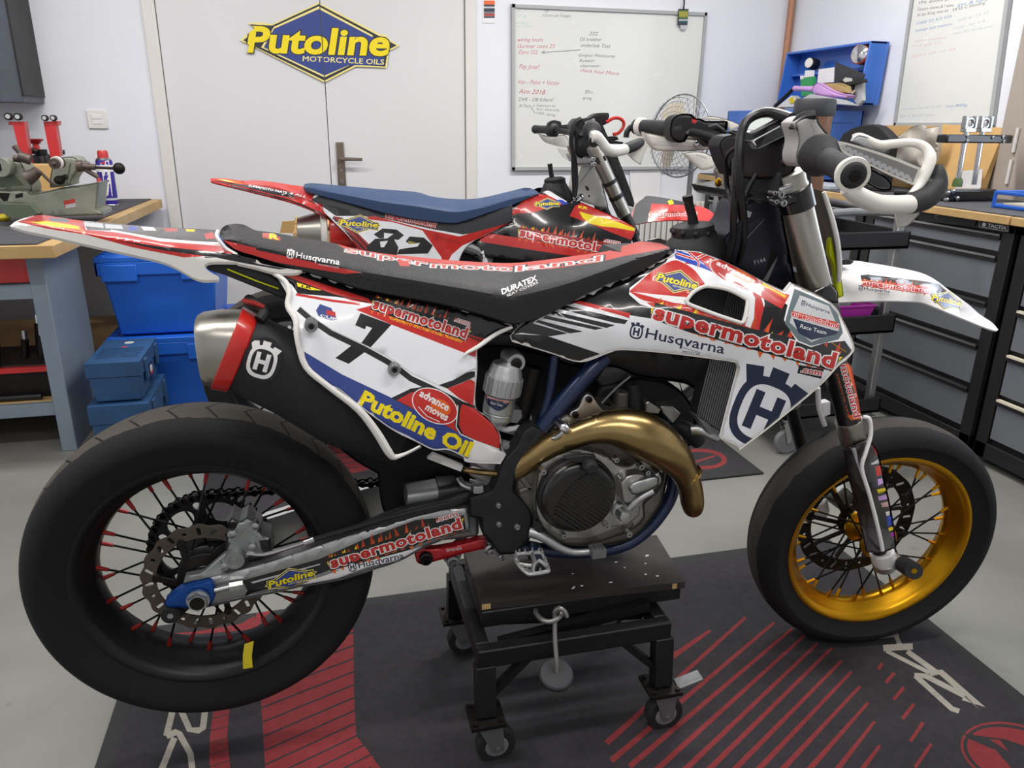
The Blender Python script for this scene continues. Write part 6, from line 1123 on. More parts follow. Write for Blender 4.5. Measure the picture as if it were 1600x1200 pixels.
# ================================================================== the far motorcycle (red and black, number 82)
Y2 = 2.8
root2 = thing('motorcycle', 'red and black supermoto motorcycle number 82 with a dark blue seat, parked behind', 'motorcycle', (.6, Y2, 0))
mat('seat_blue', '#2d4468', .55, var=.06, vs=30, bump=.3, bs=300); mat('frame_white', '#c9c7c2', .4, .2, coat=.2, var=.06, vs=12)
def Q(px_, py, d=0.): return onY([(px_, py)], Y2 - d)[0]
def QQ(pts): return [Q(*p) for p in pts]
def fl2(d): return side(Y2, d)
tyre_material('tyre_far', (0, Y2, .36), (0, 1, 0), .05, '#19191b', '#4a4640', 0)
wheel(root2, (-.12, Y2, .35), (0, 1, 0), .31, .078, .063, 'tyre_far', 'rim_black', 'black', 'black', .04, .1, ns=20)
wheel(root2, (1.37, Y2, .31), (0, 1, 0), .295, .0625, .045, 'tyre_far', 'rim_black', 'black', 'black', .04, .1, ns=20)
# tail
p = Panel(TL((44, 100), (60, 92), (180, 97), (300, 112), (400, 108), (560, 125), (680, 145), (775, 160), (800, 200), (905, 222), (830, 265), (1000, 335), (1060, 400), (1050, 440), (1110, 480), (1262, 632), (1210, 610), (1100, 520), (1000, 432), (850, 348), (720, 294), (600, 257), (400, 207), (200, 157), (60, 122)), fl2([(330, 282, .04), (355, 280, -.03), (400, 282, -.05), (460, 290, -.06), (380, 300, .07), (440, 312, .085), (480, 325, .09), (520, 345, .095), (570, 385, .1), (400, 290, .04), (450, 300, .06), (500, 304, .08)]), 'red', grid=8)
p.poly(TL((60, 108), (300, 118), (330, 140), (500, 150), (650, 190), (780, 248), (700, 262), (520, 225), (300, 170), (60, 122)), 'red_dark'); p.poly(TL((60, 112), (330, 145), (480, 165), (640, 195), (700, 225), (690, 245), (520, 215), (330, 165)), 'black_gloss')
p.poly(TL((60, 98), (180, 100), (260, 115), (330, 140), (250, 135), (150, 112)), 'orange'); p.poly(TL((90, 98), (160, 104), (240, 122), (190, 122)), 'yellow_pale'); p.line(TL((200, 152), (420, 205), (640, 258), (760, 300), (900, 365), (1010, 430), (1160, 560), (1240, 630)), 2.2, 'black_gloss'); p.line(TL((1040, 440), (1130, 520), (1245, 620)), 2, 'black_gloss'); p.line(TL((760, 250), (900, 300), (1010, 360)), 1.5, 'red_dark')
p.text('SUPERMOTO PARTS', TL((340, 155))[0], TL((640, 215))[0], 3.4, 'white', bold=.02, shear=.2); p.text('4 ALL', TL((660, 215))[0], TL((790, 245))[0], 3.4, 'white', bold=.02, shear=.2); p.poly(ellipse(TL((705, 165))[0], 7, 4.5, .1), 'seat_red')
TAIL2 = p.build('rear_fender', root2, th=.006, vec=(0, .6, -.8))
# seat
p = Panel([(474, 291), (476, 287.5), (488, 286), (510, 288), (560, 292.5), (600, 296), (650, 300), (675, 307), (712, 311), (750, 309.5), (800, 298), (820, 293.5), (833, 295.5), (843, 302), (820, 312), (800, 320), (760, 333), (725, 345), (702, 348), (650, 342), (600, 332), (560, 321), (500, 305), (482, 299)], strip(Y2, [(470, 293), (500, 306), (600, 333), (702, 349), (725, 347), (800, 321), (845, 304)], [(470, 289), (488, 285), (560, 291.5), (650, 299), (712, 310), (750, 308.5), (800, 297), (845, 298)], [(470, .06), (500, .1), (600, .112), (760, .112), (845, .07)]), 'seat_blue', grid=8)
p.build('seat', root2, th=.05, vec=(0, .9, -.3))
# side panel
p = Panel([(487, 312), (503, 305), (600, 332), (650, 342), (702, 348), (725, 346), (800, 320), (801, 347), (770, 362), (735, 380), (720, 400), (712, 430), (690, 440), (620, 425), (575, 405), (545, 370), (520, 345)], fl2([(490, 312, .09), (600, 332, .095), (702, 348, .098), (800, 330, .1), (540, 360, .13), (620, 400, .13), (710, 410, .115), (770, 362, .105)]), 'plate_white', grid=9, roll=(3, .004))
p.poly(T(1, 1, (340, 48), (420, 15), (800, 125), (1000, 165), (1210, 190), (1300, 180), (1600, 75), (1610, 190), (1420, 255), (1290, 265), (1100, 232), (800, 165), (660, 150), (500, 150), (420, 95)), 'charcoal'); p.poly(T(1, 1, (430, 75), (580, 110), (600, 145), (520, 150)), 'black_gloss')
p.poly(T(1, 1, (680, 158), (740, 150), (1050, 232), (1270, 278), (1600, 190), (1610, 215), (1480, 255), (1290, 335), (1225, 390), (1180, 470), (1150, 460), (1160, 410), (1040, 240), (850, 188), (700, 172)), 'red'); p.poly(T(1, 1, (480, 150), (540, 160), (720, 340), (820, 480), (660, 420), (600, 300)), 'red_dark'); p.line(T(1, 1, (480, 160), (600, 280), (700, 380)), 2.5, 'black_gloss'); p.line(T(1, 1, (520, 160), (630, 270), (740, 390)), 1.5, 'black_gloss')
p.poly(T(1, 1, (735, 265), (790, 228), (880, 235), (925, 270), (890, 300), (820, 290), (860, 262), (800, 255), (800, 290), (770, 290)), 'black'); p.poly(T(1, 1, (690, 340), (745, 292), (860, 290), (890, 345), (880, 395), (700, 390)), 'black'); p.poly(T(1, 1, (775, 310), (825, 305), (800, 345), (780, 345)), 'white')
p.poly(T(1, 1, (935, 310), (960, 278), (1050, 285), (1105, 335), (1075, 385), (880, 390), (895, 358), (1010, 340), (1025, 318), (960, 325)), 'black'); p.poly(T(1, 1, (955, 305), (1010, 320), (990, 325), (950, 320)), 'olive')
putoline(p, T(1, 1, (525, 205))[0], T(1, 1, (760, 222))[0], 8.5); supermoto(p, T(1, 1, (812, 155))[0], T(1, 1, (1118, 218))[0], 7, com=False, banner='red_dark'); husq(p, T(1, 1, (1112, 290))[0], T(1, 1, (1278, 328))[0], 6, 'red_dark', bg='red', sub=None); p.text('COMPOSITE SUBFRAME', T(1, 1, (430, 35))[0], T(1, 1, (650, 82))[0], 1.8, 'yellow')
p.build('side_panel', root2, th=.004, mirror=Y2, label='white number 82 side panel edged in red and black')
# shroud
p = Panel([(790, 335), (800, 322), (842, 303), (858, 297), (878, 304), (890, 316), (900, 314), (920, 321), (988, 352), (992, 366), (987, 376), (975, 400), (940, 415), (850, 412), (790, 405), (740, 400), (745, 375), (770, 362), (800, 347)], fl2([(800, 325, .09), (860, 298, .06), (890, 317, .1), (988, 353, .17), (975, 400, .19), (850, 410, .16), (760, 390, .11), (900, 360, .16)]), 'black_gloss', grid=9, roll=(3, .004))
p.poly(BB((-150, 1090), (0, 960), (110, 912), (200, 930), (330, 990), (200, 1020), (60, 1062), (-30, 1065)), 'red'); p.poly(BB((110, 880), (190, 890), (330, 975), (300, 985), (180, 925)), 'white'); p.poly(BB((230, 960), (290, 960), (340, 990), (300, 1000)), 'blue_bright')
p.poly(T(2, 1, (360, 150), (395, 85), (440, 65), (600, 130), (765, 208), (772, 250), (745, 300), (600, 245), (480, 195)), 'red'); p.poly(T(2, 1, (420, 122), (520, 150), (640, 180), (765, 225), (768, 245), (640, 222), (560, 215), (480, 195), (440, 160)), 'yellow')
p.poly(T(2, 1, (-200, 250), (0, 280), (40, 285), (300, 330), (650, 390), (660, 430), (300, 390), (-200, 310)), 'red'); supermoto(p, T(2, 1, (48, 275))[0], T(2, 1, (660, 395))[0], 14, banner='red_dark', sub=False); putoline(p, T(2, 1, (148, 85))[0], T(2, 1, (292, 80))[0], 5.5, sub=False); p.text('KR', T(2, 1, (415, 100))[0], T(2, 1, (470, 108))[0], 4, 'yellow', bold=.04)
p.build('radiator_shroud', root2, th=.004, mirror=Y2, label='red and black radiator shroud with flame lettering')
# tank
c = Q(868, 308, 0); r = mrad(c, 25); tilt2 = nrm((-.1, 0, 1)); g = G('tank_black'); g.lathe([(r * 1.15, -.1), (r * 1.2, -.04), (r * 1.0, .015), (r * .7, .05), (r * .6, .06)], c, tilt2, 28); TK2 = g.build('fuel_tank', root2, ang=60)
c = Q(867, 283, 0); r = mrad(c, 17); g = G('black_soft'); g.lathe([(r * .8, -.03), (r, -.015), (r * .98, .008), (r * .7, .014), (r * .2, .015)], c, tilt2, 24); CP2 = g.build('tank_cap', TK2); g = G('black'); g.tube(QQ([(863, 280), (861, 270), (859, 256)]), [.010, .009, .0095], 10, 2); g.build('breather_hose', CP2)
g = G('black_matte'); g.bx(.3, .95, Y2 - .07, Y2 + .07, .48, .8); g.build('engine', root2, bevel=.03)
g = G('alu_dull'); g.cyl((.55, Y2 - .13, .55), (.55, Y2 + .13, .55), .1, n=28); g.cyl((.35, Y2 - .07, .47), (-.12, Y2 - .09, .35), .03, n=12); g.cyl((.35, Y2 + .07, .47), (-.12, Y2 + .09, .35), .03, n=12); g.build('swingarm', root2)
G('frame_white').tube([(.35, Y2 - .1, .47), (.35, Y2 - .1, .39), (.5, Y2 - .1, .36), (.75, Y2 - .1, .37), (.95, Y2 - .04, .7)], .017, 12, 4).build('frame_cradle', root2)
g = G('alu_dull'); g.tube(QQ([(722, 385, .08), (745, 392, .09), (765, 410, .09)]), .02, 10, 3); g.m('white').tube(QQ([(752, 392, .1), (758, 405, .1), (760, 425, .1)]), .012, 10, 2); g.build('linkage_rod', root2)
# frame head, fork, clamps
p = Panel(BB((440, 705), (520, 690), (560, 690), (600, 800), (640, 960), (655, 1030), (560, 1012), (440, 962), (400, 910), (415, 800)), fl2(.045), 'frame_white', grid=9, roll=(4, .008)); p.poly(BB((470, 850), (495, 860), (505, 890), (480, 885)), 'black'); p.poly(ellipse(BB((502, 932))[0], 1.6, 1.8, 0, 10), 'black'); p.line(BB((430, 830), (530, 700)), 1.4, 'grey_mid'); p.line(BB((420, 880), (545, 715)), 1.2, 'grey_light'); p.line(BB((560, 1000), (600, 900), (590, 860)), 1.4, 'grey_light'); HD2 = p.build('frame', root2, th=.09)
g = G('chrome'); g.tube(QQ([(895, 318, .06), (905, 310, .06), (908, 306, .05)]), .012, 10, 2); g.build('hose_elbow', HD2)
A, B2 = Q(932, 240, .115), Q(980, 345, .115); r = mrad(A, 11.5); L_ = np.linalg.norm(B2 - A)
for s_ in (1, -1):
    a_, b_ = (A, B2) if s_ > 0 else tuple(np.array([q[0], 2 * Y2 - q[1], q[2]]) for q in (A, B2)); dv = nrm(b_ - a_)
    g = G('steel_brushed'); g.lathe([(r * .9, -.03), (r, -.02), (r, L_ * .42)], a_, dv, 28); g.lathe([(r * 1.03, L_ * .42), (r * 1.03, L_ * .52)], a_, dv, 28); g.lathe([(r, L_ * .52), (r, L_ * .60)], a_, dv, 28); g.lathe([(r, L_ * .66), (r * 1.02, L_ * .90), (r * .8, L_ * .92)], a_, dv, 28); g.m('black').lathe([(r * 1.02, L_ * .39), (r * 1.04, L_ * .395), (r * 1.04, L_ * .44), (r, L_ * .445)], a_, dv, 28); g.lathe([(r * 1.02, L_ * .6), (r * 1.04, L_ * .605), (r * 1.04, L_ * .655), (r, L_ * .66)], a_, dv, 28); g.lathe([(r * .8, L_ * .9), (r * .8, L_ * 1.25)], a_, dv, 24); g.m('black_gloss').lathe([(r * .55, L_ * 1.2), (r * .55, L_ * 2.7)], a_, dv, 18); g.build('fork_leg', root2)
g = G('black_gloss'); g.hexa([Q(*BB(q)[0], .14) for q in ((505, 625), (640, 610), (642, 660), (540, 700))], [np.array([q[0], 2 * Y2 - q[1], q[2]]) for q in (Q(*BB(q)[0], .14) for q in ((505, 625), (640, 610), (642, 660), (540, 700)))]); UC2 = g.build('upper_triple_clamp', root2, bevel=.006)
for q in ((530, 645), (540, 683)): c = Q(*BB(q)[0], .145); G('steel').lathe([(.004, .0), (.005, -.006), (.0085, -.005), (.0085, .01)], c, (0, 1, 0), 14).build('pinch_bolt', UC2)
p = Panel(BB((640, 625), (680, 612), (722, 618), (790, 790), (852, 965), (850, 1018), (800, 1005), (740, 860)), fl2(.06), 'black_soft', grid=9, roll=(3, .004)); p.build('number_plate', root2, th=.12)
# bars
def V_(px_, py, d): return Q(px_, py, d)
gn, gn1 = V_(928, 222, .40), V_(925, 205, .27); gf, gf1 = V_(836, 202, -.40), V_(862, 203, -.28)
g = G('black'); g.tube([gn, gn1, V_(912, 208, .12), V_(905, 212, 0), V_(895, 208, -.12), gf1, gf], .011, 12, 4); HB2 = g.build('handlebar', root2)
grip(gn, gn1, mrad(gn, 8.2), mrad(gn, 8), mrad(gn, 14.5), 'grip') if False else None
for a_, b_, rr, rf in ((gn, gn1, 8.5, 15), (gf, gf1, 6.5, 10)):
    ax_ = b_ - a_; L3 = np.linalg.norm(ax_); q = mrad(a_, rr); f_ = mrad(a_, rf); g = G('rubber_grip'); g.lathe([(q * .3, -.004), (q * .9, -.004), (q, 0), (q, .012), (q * .9, .02), (q * .9, L3 - .03), (f_, L3 - .01), (f_, L3 + .02), (q, L3 + .03)], a_, ax_, 28); g.m('chrome').cyl(a_ - nrm(ax_) * .006, a_ - nrm(ax_) * .003, q * .35, n=12); g.build('grip', HB2)
g = G('handguard_white'); q = [(924, 214, .405, 8.5), (932, 213.5, .405, 9), (940, 222, .4, 8), (948, 232, .39, 8.5), (960, 236, .37, 9), (978, 233, .35, 8)]; pts = [V_(*a_[:3]) for a_ in q]; g.tube(pts, [mrad(p_, a_[3]) for p_, a_ in zip(pts, q)], 12, 4); HGa = g.build('hand_guard', HB2)
g = G('black_soft'); q = [(977, 233, .35, 8.5), (990, 228, .33, 9), (1001, 222, .3, 7)]; pts = [V_(*a_[:3]) for a_ in q]; g.tube(pts, [mrad(p_, a_[3]) for p_, a_ in zip(pts, q)], 12, 3); g.build('guard_corner', HGa)
p = Panel(T(2, 0, (715, 955), (760, 905), (800, 865), (850, 865), (870, 880), (840, 930), (815, 990), (805, 1030), (760, 1000)), fl2(.3), 'handguard_white', grid=7, roll=(2, .003)); p.build('guard_shield', HGa, th=.006)
p = Panel(T(2, 0, (720, 860), (745, 800), (775, 785), (830, 840), (850, 880), (790, 870)), fl2(.25), 'handguard_white', grid=7); p.build('guard_shield', HGa, th=.006)
p = Panel(BB((105, 440), (150, 455), (200, 462), (310, 450), (340, 490), (350, 555), (300, 550), (200, 525), (150, 500)), fl2(-.33), 'handguard_white', grid=7, roll=(3, .005)); HGb = p.build('hand_guard', HB2, th=.015); p = Panel(BB((255, 555), (340, 575), (370, 590), (365, 650), (325, 645), (280, 600)), fl2(-.3), 'handguard_white', grid=7); p.build('guard_shield', HGb, th=.006)
p = Panel(BB((185, 400), (190, 360), (230, 340), (280, 350), (290, 380), (360, 370), (370, 430), (280, 440), (250, 470), (205, 465)), fl2(-.26), 'black', grid=7, roll=(3, .008)); p.build('switch_cluster', HB2, th=.03)
p = Panel(BB((360, 380), (400, 330), (440, 325), (500, 325), (560, 290), (600, 282), (655, 283), (658, 312), (640, 365), (610, 380), (650, 470), (720, 465), (735, 490), (700, 500), (770, 510), (765, 525), (640, 530), (520, 600), (440, 640), (400, 600), (390, 450)), fl2(.05), 'black', grid=8, roll=(3, .008)); p.poly(BB((470, 350), (540, 330), (585, 395), (520, 400), (470, 440)), 'throttle_grey'); p.poly(BB((400, 400), (460, 420), (450, 520), (420, 560)), 'charcoal'); p.poly(BB((520, 330), (545, 325), (550, 350), (530, 355)), 'grey_light'); p.build('bar_controls', HB2, th=.05)
g = G('red'); g.tube([V_(*BB(q)[0], .1) for q in ((640, 355), (690, 325), (740, 325), (772, 355), (765, 400), (730, 440), (690, 450))], .006, 10, 5); g.build('brake_hose', HB2)
for pts, rr in (([(440, 330), (395, 360), (372, 440), (375, 560), (395, 700), (400, 840), (388, 935)], .009), ([(430, 340), (380, 390), (360, 470), (365, 560)], .007), ([(375, 600), (378, 760), (384, 860), (385, 930)], .007)): G('black').tube([V_(*BB(q)[0], .09) for q in pts], rr, 8, 4).build('cable', root2)
# front fender
p = Panel([(985, 348), (992, 322), (1005, 310), (1012, 306), (1037, 309), (1071, 316), (1090, 321), (1108, 328), (1122, 340), (1142, 352), (1140, 357), (1126, 354), (1100, 347), (1060, 344), (1020, 346), (995, 350)], fl2([(990, 348, .06), (1060, 344, .065), (1120, 352, .05), (1010, 308, -.04), (1070, 317, -.045), (1120, 340, -.02), (1050, 325, .04)]), 'red', grid=7); p.poly([(985, 352), (992, 322), (1005, 303), (1075, 312), (1080, 321), (1018, 318), (1011, 350)], 'charcoal'); p.poly([(1040, 309), (1085, 319), (1090, 324), (1050, 315)], 'charcoal'); p.poly([(1113, 338), (1130, 347), (1136, 354), (1120, 348)], 'yellow_pale'); supermoto(p, (1015, 338), (1088, 337), 6, com=False, banner='red_dark'); p.poly([(1043, 314), (1050, 312), (1053, 318), (1046, 320)], 'yellow'); p.build('front_fender', root2, th=.005, vec=(0, .7, -.7))
# silencer
g = G('steel_brushed'); a_, b_ = Q(*TL((720, 505))[0], .03), Q(*TL((905, 505))[0], .03); g.lathe([(.03, 0), (.045, .002), (.062, .06), (.068, np.linalg.norm(b_ - a_))], a_, b_ - a_, 28); S2 = g.build('silencer', root2); g = G('white_soft'); dv = nrm(b_ - a_); g.lathe([(.069, 0), (.074, .003), (.074, .02), (.069, .023)], b_, dv, 28); g.build('end_ring', S2); g = G('red'); g.lathe([(.07, .03), (.073, .035), (.073, .1), (.066, .12)], b_, dv, 28); g.m('white').lathe([(.066, .1), (.06, .2), (.03, .24)], b_, dv, 28); g.build('silencer_body', S2)
# stand under it
ST2 = dup(ST_, loc=(.55, Y2 - .01, 0), label='black scissor lift stand under the far motorcycle')
# ================================================================== left side: bench, machine, crates
BN = thing('workbench', 'pale blue steel workbench with thick wooden top on the left', 'workbench', (-1.4, 3.8, 0))
mat('bench_mat', '#4a4a4e', .85, var=.2, vs=30)
g = G('wood_edge'); g.hexa([(XL + .05, 2.94, .765), (-.875, 2.94, .765), (-.80, 4.60, .765), (XL + .05, 4.60, .765)], [(XL + .05, 2.94, .81), (-.875, 2.94, .81), (-.80, 4.60, .81), (XL + .05, 4.60, .81)]); g.build('worktop', BN, bevel=.003)
g = G('bench_mat'); g.hexa([(XL + .06, 2.955, .8105), (-.93, 2.955, .8105), (-.85, 4.58, .8105), (XL + .06, 4.58, .8105)], [(XL + .06, 2.955, .815), (-.93, 2.955, .815), (-.85, 4.58, .815), (XL + .06, 4.58, .815)]); g.build('rubber_sheet', BN)
for x0, x1, y0, y1 in ((-.99, -.955, 3.06, 3.5), (-.99, -.955, 4.3, 4.55), (-2.15, -2.115, 3.06, 3.3)):
    G('bench_blue').bx(x0 - .02, x1, y0, y1, 0, .765).build('leg', BN, bevel=.003)
boxm('bench_blue', XL + .1, -.975, 3.065, 3.09, .60, .655, 'rail', BN); boxm('bench_blue', XL + .1, -.975, 3.075, 3.10, .145, .195, 'rail', BN); boxm('wood_edge', XL + .1, -.98, 3.1, 4.5, .185, .2, 'shelf', BN)
DRW = boxm('tool_red', XL + .12, -.985, 3.07, 3.5, .66, .763, 'drawer', BN, .003); boxm('tool_red', -.975, -.958, 3.9, 4.28, .64, .763, 'drawer', BN, .003)
# things on the bench shelf
TR = thing('tool_tray', 'red rimmed black tray with sockets on the lower bench shelf', 'tray', (-1.3, 3.3, .2)); g = G('iron_dark'); g.bx(-1.7, -1.02, 3.14, 3.45, .2, .31); g.build('tray_body', TR, bevel=.01); g = G('tool_red'); g.bx(-1.71, -1.01, 3.13, 3.15, .305, .325); g.bx(-1.71, -1.01, 3.44, 3.46, .305, .325); g.bx(-1.71, -1.69, 3.15, 3.44, .305, .325); g.bx(-1.03, -1.01, 3.15, 3.44, .305, .325); g.build('rim', TR); boxm('board_dark', -1.69, -1.03, 3.15, 3.44, .306, .33, 'contents', TR)
for i, (x, y, h) in enumerate(((-1.22, 3.2, .1), (-1.14, 3.25, .07), (-1.10, 3.3, .12), (-1.20, 3.14, .09), (-1.07, 3.22, .09))):
    g = G('iron_dark'); g.cyl((x, y, .333), (x + .01, y + .01, .333 + h), .014, n=14); g.m('chrome').cyl((x + .01, y + .01, .333 + h), (x + .012, y + .012, .333 + h + .035), .010, n=14); tag(g.build('socket'), 'black and chrome socket standing in the tray under the bench, ' + ('front middle', 'second from the post', 'tallest at the back', 'nearest the floor edge', 'closest to the bench leg')[i], 'socket', 'sockets in the bench tray')
g = G('black'); g.tube([(-1.6, 3.113, .213), (-1.3, 3.113, .213), (-1.06, 3.113, .213)], .012, 10, 3); tag(g.build('crowbar'), 'dark bar lying along the front of the lower bench shelf', 'tool')
# wall cabinet at the upper left
g = G('wallcab_grey') if 'wallcab_grey' in M else (mat('wallcab_grey', '#50565f', .5, var=.15, vs=25), G('wallcab_grey'))[1]
g.bx(-1.9, -1.305, 4.33, YB - .001, 1.29, 2.3); WC = g.build('wall_cabinet', bevel=.003); tag(WC, 'dark grey metal cabinet on the wall above the bench', 'cabinet')
boxm('cabinet_black', -1.305, -1.297, 4.32, YB - .001, 1.32, 2.3, 'side_panel', WC)
# machine on the bench: base, two heads, levers
def face(px_, y, m_, nm, par, th, roll=(4, .008), grid=9): return Panel(px_, onwall(y), m_, grid=grid, roll=roll).build(nm, par, th=th)
LT = thing('lathe', 'old grey green bench lathe with lever and ball handle on the workbench', 'lathe', (-1.0, 3.6, .815))
mat('lathe_dark', '#55604f', .6); mat('lathe_iron', '#5b4f49', .5, .5)
p = Panel(LB((-40, 700), (0, 690), (200, 690), (240, 720), (420, 685), (620, 655), (768, 625), (757, 750), (748, 835), (800, 850), (805, 880), (620, 885), (300, 897), (250, 850), (200, 800), (-40, 800)), onwall(3.5), 'lathe_green', grid=10, roll=(4, .008)); p.poly(LB((495, 770), (585, 752), (592, 815), (510, 830)), 'seat_red'); p.poly(LB((510, 800), (590, 785), (592, 815), (512, 828)), 'grey_light'); p.poly(LB((-40, 705), (80, 710), (60, 770), (30, 775)), 'iron_dark'); p.poly(LB((120, 720), (180, 705), (180, 740), (120, 750)), 'iron_dark')
LB_ = p.build('lathe_bed', LT, th=.16)
p = Panel(LB((-40, 470), (0, 462), (60, 455), (130, 460), (170, 480), (240, 640), (250, 690), (-40, 695)), onwall(3.52), 'lathe_green', grid=10, roll=(5, .01)); p.poly(LB((-40, 570), (90, 540), (190, 650), (-40, 668)), 'lathe_dark'); HS = p.build('headstock', LT, th=.12)
c = onwall(3.5)(np.array(LB((40, 505))))[0]; g = G('lathe_green'); g.cyl(c + [0, .02, 0], c + [-.01, -.02, 0], .036, n=24); g.m('iron_dark').cyl(c + [-.01, -.019, 0], c + [-.01, -.021, 0], .014, n=18); g.build('spindle', HS)
p = Panel(LB((390, 595), (410, 500), (440, 440), (520, 425), (580, 430), (618, 465), (605, 530), (560, 600), (552, 650), (390, 668)), onwall(3.52), 'lathe_green', grid=9, roll=(5, .01)); p.poly(LB((545, 470), (560, 480), (530, 620), (515, 620)), 'lathe_dark'); TS = p.build('tailstock', LT, th=.12)
w3 = onwall(3.49); f3 = lambda x, y, yy=3.49: onwall(yy)(np.array(LB((x, y))))[0]
g = G('lathe_iron'); g.cyl(f3(470, 468), f3(420, 480, 3.44), .022, .02, n=20); g.m('white_soft').cyl(f3(447, 470, 3.462), f3(438, 473, 3.452), .0245, n=22); g.m('lathe_iron').cyl(f3(425, 478, 3.44), f3(402, 482, 3.41), .010, .003, n=12); g.build('centre_point', TS)
g = G('lathe_iron'); g.tube([f3(215, 590), f3(255, 570), f3(300, 530)], [.03, .024, .018], 14, 3); g.cyl(f3(310, 540), f3(425, 652), .0055); g.build('clamp_lever', HS)
g = G('lathe_iron'); g.cyl(f3(150, 420), f3(240, 450), .02, n=14); g.cyl(f3(110, 340), f3(185, 430), .011, .008, n=12); g.cyl(f3(105, 435), f3(160, 440), .011, n=12); g.build('tool_post', HS)
g = G('lathe_iron'); g.cyl(f3(600, 500), f3(650, 495), .022, n=16); g.cyl(f3(640, 500), f3(745, 505), .014, .012, n=14); g.cyl(f3(650, 515), f3(768, 585), .009, n=10); g.cyl(f3(620, 478), f3(700, 482), .009, n=10); g.build('feed_lever', TS)
g = G('iron_dark'); g.cyl(f3(740, 508), f3(905, 516), .0055, n=10); g.ball(f3(930, 516), .023, 18); g.build('ball_handle', TS)
g = G('iron_dark'); g.ball(f3(465, 608, 3.48), .018, 12, (1.2, 1, 1)); g.tube([f3(470, 600, 3.48), f3(520, 580, 3.47)], [.012, .01], 10); g.build('lock_knob', TS)
g = G('lathe_dark'); g.prism([f3(*q, 3.45) for q in ((-20, 795), (230, 800), (300, 870), (170, 905), (60, 900))], (0, .1, 0)); g.build('chip_tray', LT)
g = G('tape_yellow'); g.ball(np.array(onZ([(5, 340)], .83)[0]), .022, 12, (1.4, 1, .7)); tag(g.build('cloth'), 'small yellow rag at the left edge of the bench', 'rag')
# red roller stand behind the machine
RS = thing('balancing_stand', 'red wheel balancing stand with two uprights and rollers behind the lathe', 'balancing stand', (-1.25, 4.2, .815))
fy = lambda x, y, yy=4.2: onwall(yy)(np.array(LB((x, y))))[0]
for k, q in enumerate((((66, 150), (190, 150), (192, 178), (245, 545), (205, 553), (150, 380), (100, 178), (68, 175)), ((338, 150), (455, 145), (452, 180), (432, 182), (470, 420), (400, 450), (372, 330)))):
    U = Panel(LB(*q), onwall(4.2), 'tool_red', grid=12, soft=False).build('upright', RS, th=.05)
    for x, y in (((68, 110), (142, 112)), ((352, 122), (418, 122)))[k]:
        c = fy(x, y, 4.19); r = mrad(c, 5.6 if k == 0 else 4.6); g = G('iron_dark'); g.lathe([(r * .65, -.012), (r, -.01), (r, .012), (r * .6, .013)], c, (0, 1, 0), 22); g.m('grey_light').lathe([(r * .1, -.015), (r * .6, -.0145), (r * .6, 0)], c, (0, 1, 0), 20); g.build('roller', U)
boxm('tool_red', fy(60, 500)[0] - .05, fy(470, 500)[0] + .02, 4.16, 4.24, .8155, .85, 'base_bar', RS)
# black bottle with red trumpet top, carton, cans
BO = thing('oil_bottle', 'black bottle with a red trumpet spout between the red uprights', 'bottle', (*fy(340, 480, 4.34)[:2], .815)); c = fy(340, 470, 4.34); c[2] = .815; h = fy(330, 420, 4.3)[2] - .815
G('black').lathe([(.05, 0), (.05, h - .02), (.045, h), (.025, h + .01), (.025, h + .03)], c, (0, 0, 1), 24).build('body', BO); z0 = h + .03; z1 = fy(320, 290, 4.3)[2] - .815; G('tool_red').lathe([(.016, z0), (.014, z0 + (z1 - z0) * .5), (.02, z1 - .02), (.04, z1), (.03, z1 + .002), (.0, z1 - .01)], c + [-.02, 0, 0], (0, 0, 1), 22).build('spout', BO); G('black').tube([c + [-.02, 0, z0 - .005], fy(260, 385, 4.28), fy(240, 365, 4.28)], .012, 10, 3).build('handle', BO); G('black').cyl(fy(440, 385, 4.4), fy(505, 390, 4.4), .011).build('nozzle', BO)
c = fy(350, 600, 4.0); g = G('cardboard'); g.bx(c[0] - .075, c[0] + .05, 3.98, 4.1, .815, fy(350, 488, 3.98)[2]); tag(g.build('carton', bevel=.002), 'plain brown carton behind the lathe', 'box')
def can(px0, px1, pyt, pyb, yy, lab, cols, nm):
    a_, b_ = onwall(yy)(np.array([(px0, pyb), (px1, pyb)], float)); c = (a_ + b_) / 2; c[2] = .8155; r = abs(b_[0] - a_[0]) / 2; h = onwall(yy)(np.array([((px0 + px1) / 2, pyt)]))[0][2] - c[2]; t = thing(nm, lab, 'spray can', tuple(c)); G('steel').lathe([(r, 0), (r, .004), (r * .97, .006)], c, (0, 0, 1), 28).build('base_rim', t)
    g = G(cols[0]); g.lathe([(r * .97, .004), (r * .97, h * .8), (r * .9, h * .83)], c, (0, 0, 1), 28); g.m(cols[1])
    for z_0, z_1, m_ in cols[3]: g.m(m_).lathe([(r * .973, h * z_0), (r * .973, h * z_1)], c, (0, 0, 1), 28)
    g.m('steel').lathe([(r * .92, h * .83), (r * .7, h * .87)], c, (0, 0, 1), 28); g.build('body', t); G(cols[2]).lathe([(r * .62, h * .86), (r * .62, h * .97), (r * .5, h), (r * .1, h)], c, (0, 0, 1), 22).build('cap', t); return t
mat('can_blue', '#3a2f94', .35, .3)
cn = can(157, 184, 235, 307, 4.25, 'blue and white aerosol can with red cap beside the lathe', ('can_blue', 'white', 'tool_red', ((.1, .14, 'grey_light'), (.62, .74, 'white'))), 'spray_can')
